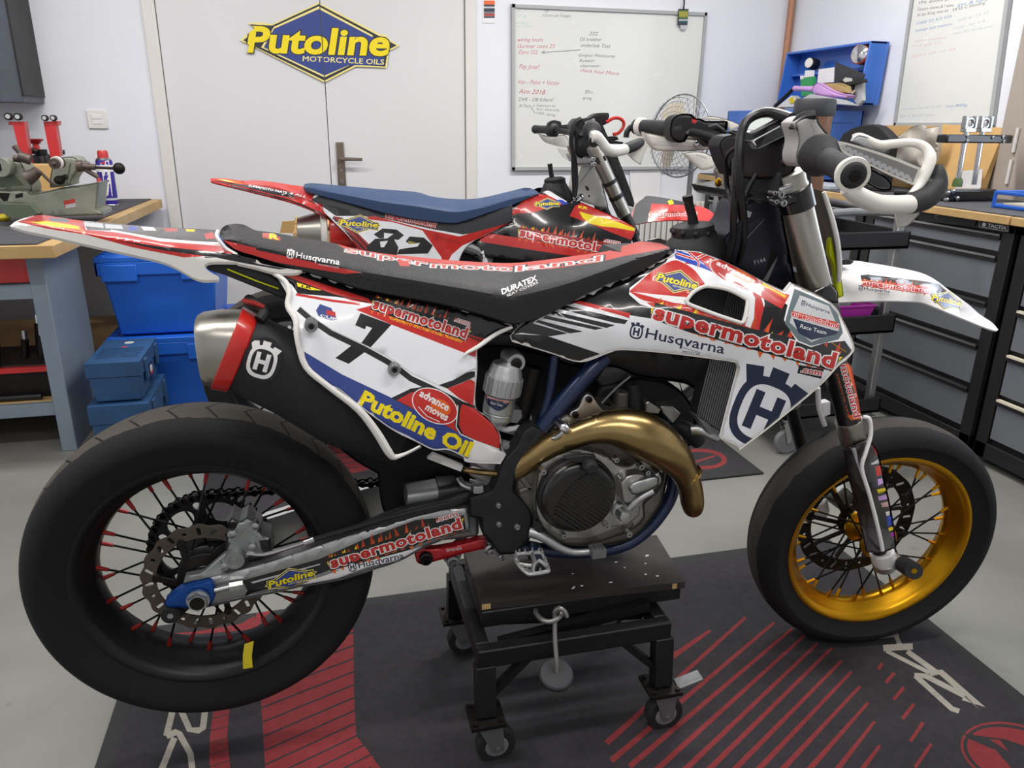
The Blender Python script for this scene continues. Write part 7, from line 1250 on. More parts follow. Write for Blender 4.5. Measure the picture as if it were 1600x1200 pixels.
cc = np.array(cn.location); q = onwall(4.25)(np.array([(157., 307), (184, 307)])); rr = (q[1] - q[0])[0] / 2; p = Panel(LB((783, 470), (850, 450), (880, 732), (828, 738)), cylsurf(cc, (0, 0, 1), rr * .985), 'white_soft', grid=6, soft=False); p.line(LB((800, 540), (845, 530)), .8, 'grey_mid'); p.line(LB((805, 580), (850, 572)), .8, 'grey_mid'); p.line(LB((808, 620), (855, 612)), .8, 'grey_mid'); p.poly(LB((785, 462), (820, 460), (822, 480), (788, 482)), 'red'); o = p.build('label_patch', cn, th=.0004, back=False)
cn2 = can(153, 164, 278, 308, 4.12, 'small magenta bottle with red cap tucked beside the aerosol can', ('purple', 'white', 'tool_red', ()), 'bottle')
a_, b_ = onZ([(185, 302), (242, 299)], .825); g = G('alu_dull'); g.cyl(a_, b_, .010, n=12); g.cyl(b_, b_ + nrm(b_ - a_) * .03, .014, n=12); tag(g.build('socket_bar'), 'steel bar lying along the back of the bench', 'tool')
a_, b_ = onZ([(150, 312), (188, 312)], .819); g = G('chrome'); g.bar(a_, b_, .02, .006); tag(g.build('steel_rule'), 'short bright steel strip in front of the aerosol can', 'tool')
# crates
def crate(x0, x1, y0, y1, z0, z1, lab):
    t = thing('storage_crate', lab, 'crate', ((x0 + x1) / 2, (y0 + y1) / 2, z0)); d = .035; zz = z1 - .075
    G('crate_blue').hexa([(x0 + d * 1.5, y0 + d, z0), (x1 - d * 1.5, y0 + d, z0), (x1 - d * 1.5, y1 - d, z0), (x0 + d * 1.5, y1 - d, z0)], [(x0 + d * .6, y0 + d * .4, zz), (x1 - d * .6, y0 + d * .4, zz), (x1 - d * .6, y1 - d * .4, zz), (x0 + d * .6, y1 - d * .4, zz)]).build('body', t, bevel=.008)
    g = G('crate_blue'); g.bx(x0, x1, y0, y1, z1 - .03, z1 - .008); g.bx(x0, x1, y0, y0 + .012, z1 - .085, z1 - .03); g.bx(x0, x0 + .012, y0, y1, z1 - .085, z1 - .03); g.bx(x1 - .012, x1, y0, y1, z1 - .085, z1 - .03); g.bx(x0 + .02, x0 + .16, y0 - .004, y0 + .012, z1 - .11, z1 - .04); g.bx(x1 - .16, x1 - .02, y0 - .004, y0 + .012, z1 - .11, z1 - .04)
    for k in range(9): g.bx(x0 + .01, x0 + .035, y0 + .02 + k * (y1 - y0) / 10, y0 + .035 + k * (y1 - y0) / 10, z1 - .01, z1 - .002)
    g.build('lid', t, bevel=.003); return t
crate(-.90, -.41, 3.48, 4.1, .335, .685, 'upper bright blue lidded storage crate, on top of another')
crate(-.905, -.42, 3.47, 4.1, 0, .334, 'lower bright blue lidded storage crate, under another')
def toolbox(x0, x1, y0, y1, z0, z1, lab):
    t = thing('tool_case', lab, 'tool case', ((x0 + x1) / 2, (y0 + y1) / 2, z0)); zl = z1 - (z1 - z0) * .36
    G('box_teal').hexa([(x0 + .016, y0 + .012, z0), (x1 - .012, y0 + .012, z0), (x1 - .012, y1 - .01, z0), (x0 + .016, y1 - .01, z0)], [(x0 + .006, y0 + .004, zl), (x1 - .004, y0 + .004, zl), (x1 - .004, y1 - .004, zl), (x0 + .006, y1 - .004, zl)]).build('body', t, bevel=.006)
    g = G('box_teal'); g.bx(x0, x1, y0, y1, zl, z1)
    for k in range(8): g.bx(x0 + .02, x1 - .02, y0 + .07 + k * .018, y0 + .078 + k * .018, z1, z1 + .0025)
    g.m('grey_light').lathe([(.004, 0), (.018, 0), (.018, .0012), (.004, .0012)], (x0 + .1, y1 - .06, z1), (0, 0, 1), 20); g.m('seat_red').bx(x0 + .085, x0 + .105, y1 - .13, y1 - .115, z1, z1 + .0012); g.build('lid', t, bevel=.006)
    for yy in (y0 + .06, y1 - .07): G('box_teal').bx(x1 - .002, x1 + .008, yy, yy + .04, zl - .04, z1 - .01).build('latch', t, bevel=.003)
    ym_ = (y0 + y1) / 2; g = G('navy'); g.prism([(x1 - .002, ym_ + a * .026, (z0 + zl) / 2 + .01 + b * .04) for a, b in ((-1, .9), (0, 1.1), (1, .9), (1, -.3), (0, -1), (-1, -.3))], (.003, 0, 0)); g.m('white').prism([(x1 + .001, ym_ + a * .02, (z0 + zl) / 2 + .022 + b * .018) for a, b in ((-1, .9), (0, 1.1), (1, .9), (1, -.3), (-1, -.3))], (.001, 0, 0)); g.m('seat_red').bx(x1 + .001, x1 + .002, ym_ - .022, ym_ + .022, (z0 + zl) / 2 + .005, (z0 + zl) / 2 + .014); g.build('sticker', t); return t
toolbox(-.862, -.672, 2.99, 3.33, .209, .365, 'upper dark teal tool case with a ribbed lid beside the bench leg')
toolbox(-.872, -.660, 2.97, 3.34, 0, .204, 'lower dark teal tool case standing on the floor')

# ================================================================== back wall things
HT = thing('heater', 'cream ribbed wall heater below the whiteboard', 'heater', (2.24, 4.6, .45)); g = G('trim_white')
for k in range(15): x = 1.96 + k * .038; g.bx(x, x + .03, 4.56, 4.64, .42, .76)
g.build('ribs', HT, bevel=.006); g = G('trim_white'); g.bx(1.95, 2.53, 4.575, 4.63, .43, .46); g.bx(1.95, 2.53, 4.575, 4.63, .72, .75); g.build('manifold', HT)
p = Panel([(984, 266), (1033, 265), (1030, 322), (987, 320)], onwall(YB - .012), 'white', grid=60, soft=False); tag(p.build('paper_sheet', th=.004, back=False), 'blank white sheet on the back wall under the whiteboard', 'paper')
FN = thing('fan', 'grey pedestal fan with round wire cage in front of the back wall', 'fan', (1.80, 3.62, 0)); fc = onwall(3.6)(np.array([(1062, 213.)]))[0]; fax = nrm((-.93, -.36, .04)); FR_ = .192; u, v, a = frame(fax)
g = G('alu_dull')
def wire(g, P, r=.0014): g.tube(P, r, 5)
for k in range(40):
    t = 2 * PI * k / 40; e = math.cos(t) * u + math.sin(t) * v; wire(g, [fc + e * (FR_ * s) + a * (.065 * math.sqrt(max(0, 1 - (s * .96) ** 2))) for s in (.2, .45, .7, .88, 1)], .0011)
for s in (.22, .34, .46, .58, .70, .82, .92): g.tube([fc + a * (.065 * math.sqrt(1 - (s * .96) ** 2)) + FR_ * s * (math.cos(t) * u + math.sin(t) * v) for t in np.linspace(0, 2 * PI, 41)[:-1]], .0011, 4, closed=True)
g.tube([fc + FR_ * (math.cos(t) * u + math.sin(t) * v) for t in np.linspace(0, 2 * PI, 49)[:-1]], .004, 6, closed=True); CG = g.build('wire_cage', FN)
g = G('alu_dull')
for k in range(24): t = 2 * PI * k / 24; e = math.cos(t) * u + math.sin(t) * v; wire(g, [fc + e * (FR_ * s) - a * (.06 * math.sqrt(max(0, 1 - (s * .96) ** 2))) for s in (.25, .6, 1)], .0011)
g.build('rear_cage', FN)
g = G('wood_pale') if 'wood_pale' in M else (mat('wood_pale', '#b5ac99', .4, var=.05), G('wood_pale'))[1]
for k in range(3):
    t0 = 2 * PI * k / 3 + .5; R_ = lambda s, q, h: fc + FR_ * s * (math.cos(t0 + q) * u + math.sin(t0 + q) * v) + a * h
    A_ = [R_(.2, -.5, -.012), R_(.5, -.55, -.02), R_(.82, -.4, -.02), R_(.9, 0, 0), R_(.8, .35, .02), R_(.5, .45, .02), R_(.2, .5, .012)]; g.prism(A_, a * .003)
g.build('fan_blade', FN, normals=True); g = G('grey_mid'); g.lathe([(.02, .03), (.04, .025), (.042, 0), (.05, -.03), (.055, -.05), (.05, -.14), (.03, -.15)], fc, a, 28); g.m('wood_pale').lathe([(.045, .066), (.02, .07), (.0, .07)], fc, a, 24); g.build('motor', FN)
pb = fc - a * .1; g = G('alu_dull'); g.cyl((pb[0], pb[1], .03), (pb[0], pb[1], fc[2] - .02), .013, n=14); g.cyl((pb[0], pb[1], .5), (pb[0], pb[1], .85), .018, n=14); g.build('pole', FN); G('black_soft').lathe([(.2, 0), (.2, .012), (.17, .03), (.03, .045), (.02, .06)], (pb[0], pb[1], 0), (0, 0, 1), 40).build('base', FN); FN.location = FN.location
# cardboard box and hose coil behind the far motorcycle
CB = thing('cardboard_box', 'open brown cardboard box behind the far motorcycle tail', 'box', (-.02, 3.3, .5)); g = G('cardboard'); y3 = 3.22; f5 = lambda q, yy=y3: onwall(yy)(np.array(TL(q)))[0]
a_, b_ = f5((690, 520)), f5((1000, 470)); g.bx(a_[0], b_[0] + .1, y3, y3 + .3, .45, a_[2]); g.build('body', CB); g = G('cardboard'); g.prism([f5(q) for q in ((585, 520), (605, 430), (700, 425), (716, 388), (705, 470), (690, 522))], (0, .006, 0)); g.build('flap', CB); g = G('cardboard'); g.prism([f5(q, y3 + .02) for q in ((700, 455), (705, 440), (870, 425), (1000, 465), (1010, 490), (870, 440))], (0, .2, 0)); g.build('flap', CB)
TBL = thing('side_table', 'low grey table under the cardboard box', 'table', (.05, 3.42, 0)); boxm('grey_mid', -.2, .3, 3.2, 3.6, .42, .45, 'tabletop', TBL)
for x in (-.17, .27):
    for y in (3.23, 3.57): boxm('grey_mid', x - .015, x + .015, y - .015, y + .015, 0, .42, 'leg', TBL)
HC_ = thing('hose_coil', 'grey hose coil hanging beside the far motorcycle fender', 'hose', (*onwall(3.9)(np.array([(1137, 322.)]))[0],)); c = np.array(HC_.location); g = G('grey_mid')
for k in range(3): g.tube([c + np.array([math.cos(t) * (.075 - k * .008), k * .022, math.sin(t) * .09]) for t in np.linspace(0, 2 * PI, 29)[:-1]], .011, 8, closed=True)
g.build('coil', HC_); g = G('alu_dull'); g.bx(c[0] - .03, c[0] + .03, c[1], c[1] + .06, c[2] - .02, c[2] + .06); g.bx(c[0] - .015, c[0] + .015, c[1] + .06, c[1] + .09, 0, c[2] + .06); g.build('reel_bracket', HC_)

# ================================================================== right side: trolley, cabinets, worktop, chest
TRO = thing('tool_trolley', 'black three shelf trolley with aluminium corner posts in front of the drawers', 'trolley', (1.91, 2.68, 0)); tx0, tx1, ty0, ty1 = 1.70, 2.13, 2.40, 2.95
for z_0, z_1 in ((.80, .865), (.478, .55), (.15, .21)):
    g = G('black_soft'); g.bx(tx0, tx1, ty0, ty1, z_0, z_0 + .015); g.bx(tx0, tx1, ty0, ty0 + .012, z_0, z_1); g.bx(tx0, tx1, ty1 - .012, ty1, z_0, z_1); g.bx(tx0, tx0 + .012, ty0, ty1, z_0, z_1); g.bx(tx1 - .012, tx1, ty0, ty1, z_0, z_1); g.build('shelf', TRO, bevel=.004)
for x in (tx0 + .022, tx1 - .045):
    for y in (ty0 + .02, ty1 - .05): g = G('alu'); g.bx(x, x + .028, y, y + .028, .13, .93 if x > 2 else .80); g.build('post', TRO, bevel=.004)
g = G('grey_mid'); g.tube([(tx1 - .03, ty0 + .03, .93), (tx1 - .25, ty0 + .03, .935), (tx1 - .33, ty0 + .03, .93)], .014, 10); g.tube([(tx1 - .03, ty1 - .03, .93), (tx1 - .03, ty0 + .03, .93)], .012, 10); g.build('handle', TRO)
for x in (tx0 + .035, tx1 - .03):
    for y in (ty0 + .03, ty1 - .03):
        g = G('chrome'); g.bx(x - .022, x + .022, y - .022, y + .022, .128, .134); g.prism([(x - .02, y - .018, .13), (x + .02, y - .018, .13), (x + .018, y - .018, .05), (x + .004, y - .018, .045)], (0, .003, 0)); g.prism([(x - .02, y + .015, .13), (x + .02, y + .015, .13), (x + .018, y + .015, .05), (x + .004, y + .015, .045)], (0, .003, 0)); CSx = g.build('castor', TRO); g = G('grey_light'); g.lathe([(.01, -.011), (.034, -.011), (.034, .011), (.01, .011)], (x + .008, y, .05), (0, 1, 0), 28); g.m('grey_mid').lathe([(.034, -.012), (.047, -.012), (.05, -.008), (.05, .008), (.047, .012), (.034, .012)], (x + .008, y, .05), (0, 1, 0), 32); g.build('castor_wheel', CSx)
TY = thing('parts_tray', 'magenta parts tray on the middle trolley shelf', 'tray', (1.96, 2.5, .55)); g = G('purple'); z0 = .5; x0, x1, y0, y1 = 1.80, 2.04, 2.415, 2.56; b4 = [(x0 + .02, y0 + .01, z0), (x1 - .03, y0 + .01, z0), (x1 - .03, y1 - .01, z0), (x0 + .02, y1 - .01, z0)]; t4 = [(x0, y0, .585), (x1, y0, .585), (x1, y1, .585), (x0, y1, .585)]
for i in range(4): j = (i + 1) % 4; g.add([b4[i], b4[j], t4[j], t4[i]], [(0, 1, 2, 3)])
g.add(b4, [(0, 1, 2, 3)]); g.tube(t4, .005, 6, closed=True, caps=(0, 0)); g.build('tray_body', TY); g = G('grey_mid'); g.hexa([(1.86, 2.45, .52), (1.95, 2.45, .52), (1.95, 2.54, .52), (1.86, 2.54, .52)], [(1.85, 2.45, .605), (1.96, 2.45, .60), (1.96, 2.54, .60), (1.85, 2.54, .605)]); o = g.build('parts_carton', bevel=.002); tag(o, 'grey carton lying in the magenta tray', 'box')
c = np.array([1.965, 2.85, .865]); zt = 1.33; JG = thing('measuring_jug', 'tall amber plastic jug with black lid on the trolley top', 'jug', tuple(c)); rj = .07; c[2] = .816
G('amber').lathe([(rj * .9, 0), (rj, .01), (rj * 1.03, zt - .06 - c[2]), (rj * 1.08, zt - .05 - c[2])], c, (0, 0, 1), 36).build('body', JG); G('charcoal').lathe([(rj * 1.1, zt - .065 - c[2]), (rj * 1.14, zt - .06 - c[2]), (rj * 1.14, zt - .01 - c[2]), (rj * 1.05, zt - c[2]), (0, zt - c[2] + .001)], c, (0, 0, 1), 36).build('lid', JG)
JG.location = tuple(c); 
for ch in JG.children: ch.location = -wloc(JG)
# drawer cabinets
def cabinet(y0, y1, lab, badge=None, cream=False):
    x0, x1 = 2.42, 2.93; t = thing('drawer_cabinet', lab, 'cabinet', ((x0 + x1) / 2, (y0 + y1) / 2, 0)); g = G('cabinet_black'); g.bx(x0 + .02, x1, y0, y1, .03, .899); g.bx(x0, x0 + .03, y0, y0 + .05, .03, .899); g.bx(x0, x0 + .03, y1 - .05, y1, .03, .899); g.bx(x0, x0 + .03, y0, y1, .868, .899); g.bx(x0, x0 + .03, y0, y1, .03, .09); g.build('carcass', t, bevel=.002)
    zs = [(.785, .858), (.612, .778), (.448, .606), (.275, .440), (.100, .268)]
    for z_0, z_1 in zs:
        g = G('cabinet_grey'); g.bx(x0 + .004, x0 + .024, y0 + .055, y1 - .055, z_0 + .014, z_1); D = g.build('drawer', t, bevel=.002); g = G('trim_cream' if cream else 'steel'); g.bx(x0 - .006, x0 + .012, y0 + .055, y1 - .055, z_1 - .004, z_1 + .004); g.m('cabinet_black').bx(x0 - .004, x0 + .012, y0 + .055, y1 - .055, z_1 - .018, z_1 - .005); g.build('handle_strip', D)
    return t
mat('trim_cream', '#d9d2bd', .5)
ct = cabinet(2.235, 3.02, 'grey five drawer cabinet with black frame and lock, behind the white front fender'); cabinet(3.04, 3.82, 'grey drawer cabinet hidden behind the trolley, left of the locked one'); cabinet(3.84, 4.54, 'grey drawer cabinet in the far corner under the blue chest'); cabinet(1.42, 2.205, 'grey drawer cabinet with cream handle strips at the right edge', cream=True)
SX = lambda P: onX(P, np.full(len(P), 2.415))
def stripx(pts, m_, x, th): G
p = Panel(FD((620, 130), (980, 175), (970, 215), (620, 180)), SX, 'cabinet_black', grid=60, soft=False); p.poly(ellipse(FD((735, 155))[0], 3.6, 3.6, 0, 14), 'chrome'); p.poly(ellipse(FD((735, 155))[0], 1.5, 1.5, 0, 10), 'iron_dark'); p.build('lock_panel', ct, th=.004, vec=(1, 0, 0), back=False)
p = Panel(FD((1000, 170), (1183, 205), (1180, 250), (998, 220)), lambda P: onX(P, np.full(len(P), 2.412)), 'grey_mid', grid=60, soft=False); p.poly(FD((1006, 177), (1178, 210), (1175, 244), (1004, 214)), 'cabinet_black'); p.text('TACTIX', FD((1052, 217))[0], FD((1168, 236))[0], 5.5, 'grey_light', bold=.03); p.poly(ellipse(FD((1030, 203))[0], 3, 3.4, 0, 12), 'grey_light'); p.build('badge', ct, th=.003, vec=(1, 0, 0), back=False)
WT = thing('worktop', 'long wooden worktop with grey rubber sheet over the drawer cabinets', 'worktop', (2.66, 3.4, .87)); boxm('wood_edge', 2.395, 2.95, 2.245, 4.62, .900, .930, 'board', WT, .003); boxm('bench_mat', 2.41, 2.95, 2.245, 4.62, .930, .935, 'rubber_sheet', WT, .001)
WT2 = thing('worktop', 'shorter wooden worktop at the right edge, past the seam', 'worktop', (2.66, 1.8, .87)); boxm('wood_edge', 2.395, 2.95, 1.40, 2.238, .900, .930, 'board', WT2, .003); boxm('bench_mat', 2.41, 2.95, 1.40, 2.238, .930, .935, 'rubber_sheet', WT2, .001)
# blue tool chest with its lid open against the wall
CH = thing('tool_chest', 'bright blue metal tool chest with open lid against the right wall', 'tool chest', (2.7, 4.1, .935)); x0, x1, y0, y1 = 2.50, 2.92, 3.79, 4.5
g = G('chest_blue'); g.bx(x0, x0 + .012, y0, y1, .9365, 1.31); g.bx(x0, x1, y0, y0 + .012, .9365, 1.31); g.bx(x0, x1, y1 - .012, y1, .9365, 1.31); g.bx(x1 - .012, x1, y0, y1, .9365, 1.31); g.bx(x0, x1, y0, y1, .9365, .95); g.bx(x0 + .012, x1 - .012, y0 + .012, y1 - .012, 1.2, 1.21); g.build('body', CH, bevel=.003)
g = G('chest_blue'); g.bx(x0 + .05, x1 - .05, y0 - .004, y0 + .002, .95, .956); g.bx(x0 + .05, x1 - .05, y0 - .004, y0 + .002, 1.245, 1.251); g.bx(x0 + .05, x0 + .056, y0 - .004, y0 + .002, .95, 1.25); g.bx(x1 - .056, x1 - .05, y0 - .004, y0 + .002, .95, 1.25)
for k in range(3): g.bx(x0 - .006, x0, y0 + .03, y1 - .03, .945 + k * .12, 1.03 + k * .12)
g.build('drawer', CH, bevel=.002)
lid0, lid1 = onX([(1245, 88), (1372, 68), (1356, 166), (1238, 152)], 2.84), None; g = G('chest_blue'); A_ = [np.array(q) for q in lid0]; ya, yb_, zb, zt_ = 3.70, 4.46, 1.335, 1.645
g.hexa([(2.90, ya, zb), (2.90, yb_, zb), (2.93, yb_, zt_), (2.93, ya, zt_)], [(2.930, ya, zb), (2.930, yb_, zb), (2.942, yb_, zt_), (2.942, ya, zt_)])
g.hexa([(2.80, ya, zb), (2.90, ya, zb), (2.93, ya, zt_), (2.83, ya, zt_)], [(2.80, ya + .012, zb), (2.90, ya + .012, zb), (2.93, ya + .012, zt_), (2.83, ya + .012, zt_)]); g.hexa([(2.80, yb_ - .012, zb), (2.90, yb_ - .012, zb), (2.93, yb_ - .012, zt_), (2.83, yb_ - .012, zt_)], [(2.80, yb_, zb), (2.90, yb_, zb), (2.93, yb_, zt_), (2.83, yb_, zt_)])
g.hexa([(2.83, ya, zt_ - .012), (2.93, ya, zt_ - .012), (2.93, yb_, zt_ - .012), (2.83, yb_, zt_ - .012)], [(2.83, ya, zt_), (2.93, ya, zt_), (2.93, yb_, zt_), (2.83, yb_, zt_)]); g.hexa([(2.80, ya, zb), (2.90, ya, zb), (2.90, yb_, zb), (2.80, yb_, zb)], [(2.80, ya, zb + .012), (2.90, ya, zb + .012), (2.90, yb_, zb + .012), (2.80, yb_, zb + .012)]); g.bx(2.87, 2.915, ya + .02, yb_ - .02, 1.51, 1.525)
g.build('lid', CH, bevel=.002)
xx = lambda q, x: onX([TB(q)[0]], x)[0]
# things in and on the chest
def lamp(q, rr, nm, lab, ring, cat, x=2.83):
    c = xx(q, x); r = mrad(c, rr); t = thing(nm, lab, cat, tuple(c)); ax_ = nrm((-1, -.35, .1)); G(ring).lathe([(r * .5, -.07), (r * .95, -.06), (r, -.02), (r, .0), (r * .86, .004)], c, ax_, 32).build('housing', t); G('chrome' if nm != 'gauge' else 'white_soft').lathe([(r * .9, .005), (r * .6, .012), (r * .2, .016), (0, .0165)] if nm != 'gauge' else [(r * .84, .006), (0, .007)], c, ax_, 32).build('reflector' if nm != 'gauge' else 'dial', t); return t
lamp((1218, 205), 15, 'work_lamp', 'round chrome lamp with orange shell in the open blue lid', 'orange_deep', 'lamp'); lamp((748, 290), 8.5, 'gauge', 'round black gauge with white dial at the left of the blue lid', 'black_soft', 'gauge')
def sheet(pts, x, m_, nm, lab, cat, th=.006): g = G(m_); g.prism([xx(q, x) for q in pts], (th, 0, 0)); return tag(g.build(nm), lab, cat)
o = sheet(((662, 430), (765, 415), (768, 590), (672, 605)), 2.78, 'green', 'carton', 'green carton leaning inside the blue lid', 'box', .03); g = G('white'); g.prism([xx(q, 2.778) for q in ((660, 410), (688, 408), (690, 440), (664, 445))], (.03, 0, 0)); g.prism([xx(q, 2.778) for q in ((708, 362), (768, 358), (764, 418), (700, 428))], (.02, 0, 0)); g.build('carton_flap', o)
sheet(((835, 350), (980, 330), (975, 470), (820, 480)), 2.80, 'white', 'paper_sheet', 'white paper leaning inside the blue lid', 'paper'); sheet(((990, 280), (1265, 395), (1250, 440), (1150, 465), (1050, 450), (980, 475)), 2.79, 'charcoal', 'folder', 'dark grey folder leaning over the white paper in the lid', 'folder')
sheet(((1150, 490), (1240, 460), (1245, 640), (1200, 690), (1150, 620)), 2.77, 'grey_light', 'plastic_bracket', 'pale plastic bracket at the right of the open chest', 'bracket', .02)
g = G('wood_pale'); g.hexa([xx(q, 2.74) for q in ((1080, 640), (1110, 640), (1180, 545), (1160, 545))], [xx(q, 2.76) for q in ((1080, 640), (1110, 640), (1180, 545), (1160, 545))]); tag(g.build('wooden_stick'), 'pale wooden stick leaning at the right of the lilac scoop', 'stick')
DP = thing('dust_scoop', 'lilac hand scoop with brush lying across the open chest', 'scoop', tuple(xx((850, 560), 2.70))); p = Panel(TB((775, 520), (800, 485), (830, 478), (900, 520), (1000, 570), (1110, 595), (1090, 620), (900, 605), (790, 580)), lambda P: onX(P, np.full(len(P), 2.68)), 'lilac', grid=7, roll=(4, .01)); p.build('pan', DP, th=.05, vec=(1, 0, 0)); G('lilac').tube([xx((610, 530), 2.69), xx((700, 532), 2.69), xx((790, 535), 2.70)], [.015, .013, .016], 12, 3).build('handle', DP)
p = Panel(TB((865, 480), (950, 475), (1010, 480), (1090, 510), (1100, 570), (1040, 575), (960, 545), (900, 515)), lambda P: onX(P, np.full(len(P), 2.71)), 'straw' if 'straw' in M else (mat('straw', '#a58e5e', .9, bump=.8, bs=120), 'straw')[1], grid=7, roll=(4, .008)); p.build('brush_bristles', DP, th=.03, vec=(1, 0, 0))
p = Panel(TB((1010, 480), (1080, 425), (1150, 435), (1160, 460), (1240, 440), (1250, 470), (1130, 495), (1120, 560), (1080, 530)), lambda P: onX(P, np.full(len(P), 2.74)), 'black_soft', grid=7); p.poly(TB((1060, 450), (1085, 425), (1150, 435), (1150, 460), (1080, 470)), 'grey_light'); tag(p.build('glove', th=.03, vec=(1, 0, 0)), 'black and grey work glove behind the lilac scoop', 'glove')
g = G('grey_light'); g.hexa([xx(q, 2.62) for q in ((640, 645), (760, 580), (1100, 640), (1215, 690))], [xx(q, 2.66) for q in ((640, 655), (760, 600), (1100, 655), (1215, 700))]); tag(g.build('lid_sheet'), 'pale flat plastic lid under the lilac scoop', 'lid')
g = G('white_soft'); g.prism([xx(q, 2.70) for q in ((440, 705), (580, 595), (640, 640), (630, 700))], (.04, 0, 0)); o = tag(g.build('parts_bag'), 'small clear bag of yellow parts at the left of the chest', 'bag'); g = G('tape_yellow'); g.prism([xx(q, 2.695) for q in ((555, 625), (590, 612), (620, 660), (570, 670))], (.004, 0, 0)); g.build('bag_contents', o)
g = G('black_soft'); a_, b_ = xx((420, 705), 2.72), xx((610, 520), 2.82); g.bar(a_, b_, .012, .02, up=(1, 0, 0)); tag(g.build('lid_stay'), 'dark stay rod holding the blue lid open', 'rod')
# worktop things
g = G('rubber'); c = onX([(1372, 240)], 2.80)[0]; q = [onX([p_], 2.62)[0] for p_ in HR((560, 420), (600, 360), (680, 310), (780, 280), (870, 272), (940, 290), (1000, 340), (1060, 410), (1050, 460))]; q += [np.array([2.62, q[-1][1], .936]), np.array([2.62, q[0][1], .936])]; g.prism(q, (.05, 0, 0)); o = tag(g.build('knee_pad', bevel=.01), 'black rubber pad standing against the right wall behind the hand guard', 'pad')
CBX = thing('cardboard_sheet', 'tall brown cardboard sheet standing behind the chrome fork clamps', 'cardboard', (2.9, 3.0, .935)); g = G('cardboard'); q = onX([(1471, 194), (1569, 200)], 2.93); g.hexa([(2.86, q[0][1], .9365), (2.86, q[1][1], .9365), (2.935, q[1][1], q[1][2]), (2.935, q[0][1], q[0][2])], [(2.899, q[0][1], .9365), (2.899, q[1][1], .9365), (2.943, q[1][1], q[1][2]), (2.943, q[0][1], q[0][2])]); g.build('sheet', CBX)
p = Panel([(1495, 268), (1535, 264), (1532, 294), (1493, 296)], lambda P: onX(P, np.full(len(P), 2.856)), 'white', grid=30, soft=False); p.build('paper_label', CBX, th=.003, vec=(1, 0, 0), back=False)
g = G('cardboard'); q = onX([(1380, 194), (1467, 194)], 2.94); g.hexa([(2.93, q[0][1], .9365), (2.93, q[1][1], .9365), (2.93, q[1][1], 1.235), (2.93, q[0][1], 1.235)], [(2.942, q[0][1], .9365), (2.942, q[1][1], .9365), (2.942, q[1][1], 1.235), (2.942, q[0][1], 1.235)]); tag(g.build('cardboard_sheet'), 'low brown cardboard sheet under the second whiteboard', 'cardboard')
mat('clear_bag', '#c9c4ba', .35, alpha=.75)
p = Panel(FK((-60, 400), (60, 345), (200, 280), (270, 225), (350, 215), (395, 240), (520, 220), (510, 450), (480, 560), (300, 620), (-40, 520)), lambda P: onX(P, 2.81 + .03 * np.sin(P[:, 0] * .12) * np.cos(P[:, 1] * .09)), 'clear_bag', grid=7, roll=(4, .01)); tag(p.build('plastic_bag', th=.02, vec=(1, 0, 0)), 'crumpled clear plastic bag beside the tall cardboard sheet', 'bag')
# fork clamps on two tubes
FA = thing('fork_clamp_set', 'pair of chrome fork tubes held in black triple clamps on the worktop', 'fork clamps', (2.68, 2.75, .935)); ff = lambda q, y=2.75: onY([FK(q)[0]], y)[0]
def zb(p_, z): return np.array([p_[0], p_[1], z])
for k, (t0, t1) in enumerate((((760, 390), (700, 740)), ((915, 370), (850, 770)))):
    a_, b_ = ff(t0), ff(t1); g = G('chrome'); g.cyl(a_ + nrm(a_ - b_) * .06, b_, .0105, n=22); TBE = g.build('fork_tube', FA)
    a_ = ff(((810, 195), (955, 195))[k]); g = G('steel'); g.tube([a_ + np.array([0, 0, -.0]) + .018 * (math.cos(t) * np.array([1, 0, 0]) + math.sin(t) * np.array([0, 0, 1])) for t in np.linspace(0, 2 * PI, 25)[:-1]], .008, 8, closed=True); g.bx(a_[0] - .026, a_[0] + .026, 2.735, 2.765, a_[2] - .035, a_[2] - .018); g.bx(a_[0] - .03, a_[0] - .018, 2.738, 2.762, a_[2] - .02, a_[2] + .028); g.bx(a_[0] + .018, a_[0] + .03, 2.738, 2.762, a_[2] - .02, a_[2] + .028); g.build('bar_clamp', TBE, bevel=.002)
a_, b_ = ff((548, 340)), ff((1165, 335)); g = G('black_gloss'); g.bx(a_[0], b_[0], 2.72, 2.78, ff((700, 380))[2], ff((700, 300))[2]); UCL = g.build('upper_clamp', FA, bevel=.006)
for q in ((790, 315), (785, 365), (1028, 330), (1125, 325), (1130, 365)): c = ff(q, 2.72); G('steel').lathe([(.003, -.002), (.004, -.006), (.007, -.005), (.007, .006)], c, (0, 1, 0), 12).build('pinch_bolt', UCL)
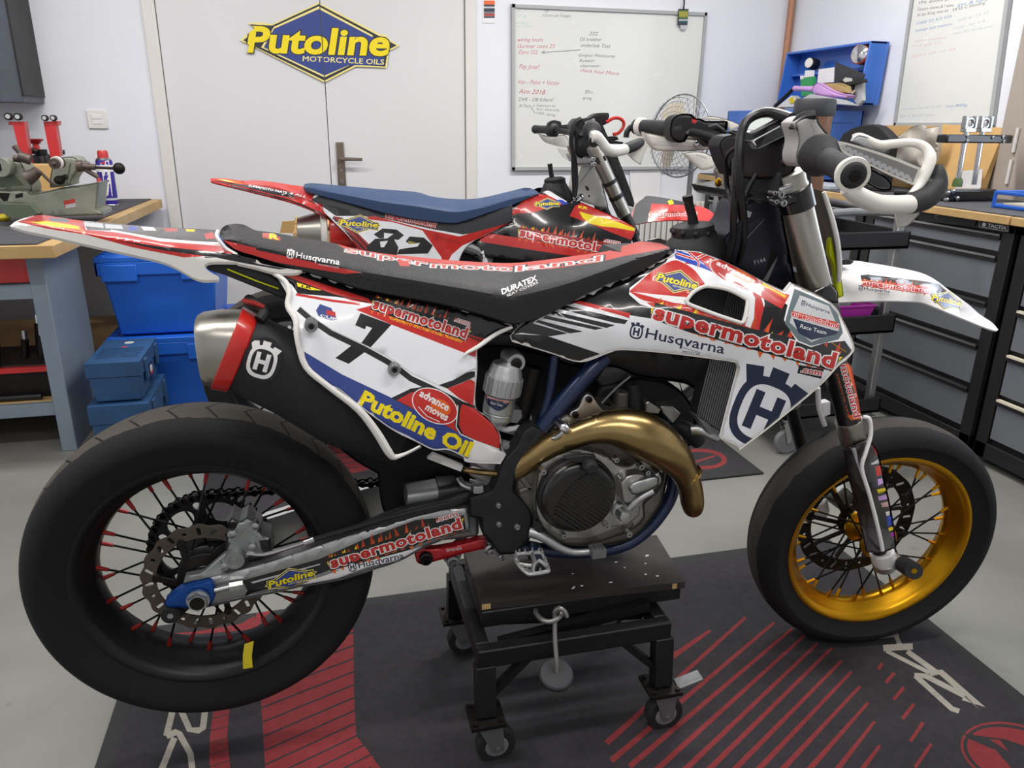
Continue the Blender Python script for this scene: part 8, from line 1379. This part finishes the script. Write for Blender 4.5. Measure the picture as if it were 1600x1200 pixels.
a_, b_ = ff((545, 860)), ff((1000, 850)); g = G('black_gloss'); g.bx(a_[0], b_[0], 2.71, 2.79, 0.9365, ff((700, 810))[2]); LCL = g.build('lower_clamp', FA, bevel=.008)
for q in ((605, 850), (650, 835), (590, 915), (690, 900)): c = ff(q, 2.71); G('steel').lathe([(.003, -.002), (.004, -.008), (.009, -.006), (.009, .006)], c, (0, 1, 0), 14).build('pinch_bolt', LCL)
G('green_dark').lathe([(.02, 0), (.02, .02), (.014, .035)], ff((690, 790)), (0, 0, 1), 10).build('adjuster_nut', LCL)
# blue tray and odds on the worktop
a_ = onZ([(1552, 318)], .935)[0]; TRB = thing('parts_tray', 'blue edged clear tray at the right end of the worktop', 'tray', (2.7, 2.52, .935)); q = onX([(1553, 317), (1640, 322)], 2.56); ya, yb_ = q[1][1], q[0][1]; z1 = onX([(1553, 300)], 2.56)[0][2]
g = G('blue_tray') if 'blue_tray' in M else (mat('blue_tray', '#1c57b8', .4), G('blue_tray'))[1]
for z_ in (.9435, z1): g.tube([(2.56, ya, z_), (2.56, yb_, z_), (2.80, yb_, z_), (2.80, ya, z_)], .007, 8, closed=True, caps=(0, 0))
for x in (2.56, 2.80):
    for y in (ya, yb_): g.cyl((x, y, .9366), (x, y, z1), .007, n=8)
g.build('tray_frame', TRB); g = G('wood_pale'); g.bx(2.58, 2.78, ya + .02, yb_ - .02, .9365, .955); g.build('tray_contents', TRB, bevel=.004)
g = G('black_soft'); c = onZ([(1440, 312)], .93)[0]; 
for k, (dx, dy) in enumerate(((0, 0), (.03, -.12), (.06, .1))): pass
g.tube([onX([(1400, 285)], 2.55)[0] * [1, 1, 0] + [0, 0, .95], (2.58, 2.98, .95), (2.6, 2.88, .95)], .014, 10, 4); tag(g.build('hose'), 'short black hose lying on the worktop behind the hand guard', 'hose')
p = Panel([(1284, 286), (1300, 280), (1312, 296), (1316, 300), (1290, 300)], lambda P: onX(P, np.full(len(P), 2.5)), 'grey_mid', grid=9) if False else None
g = G('ink_pale'); g.bx(2.43, 2.6, 3.32, 3.6, .9365, .952); o = tag(g.build('notebook', bevel=.001), 'stack of printed papers on the worktop behind the fork', 'papers')
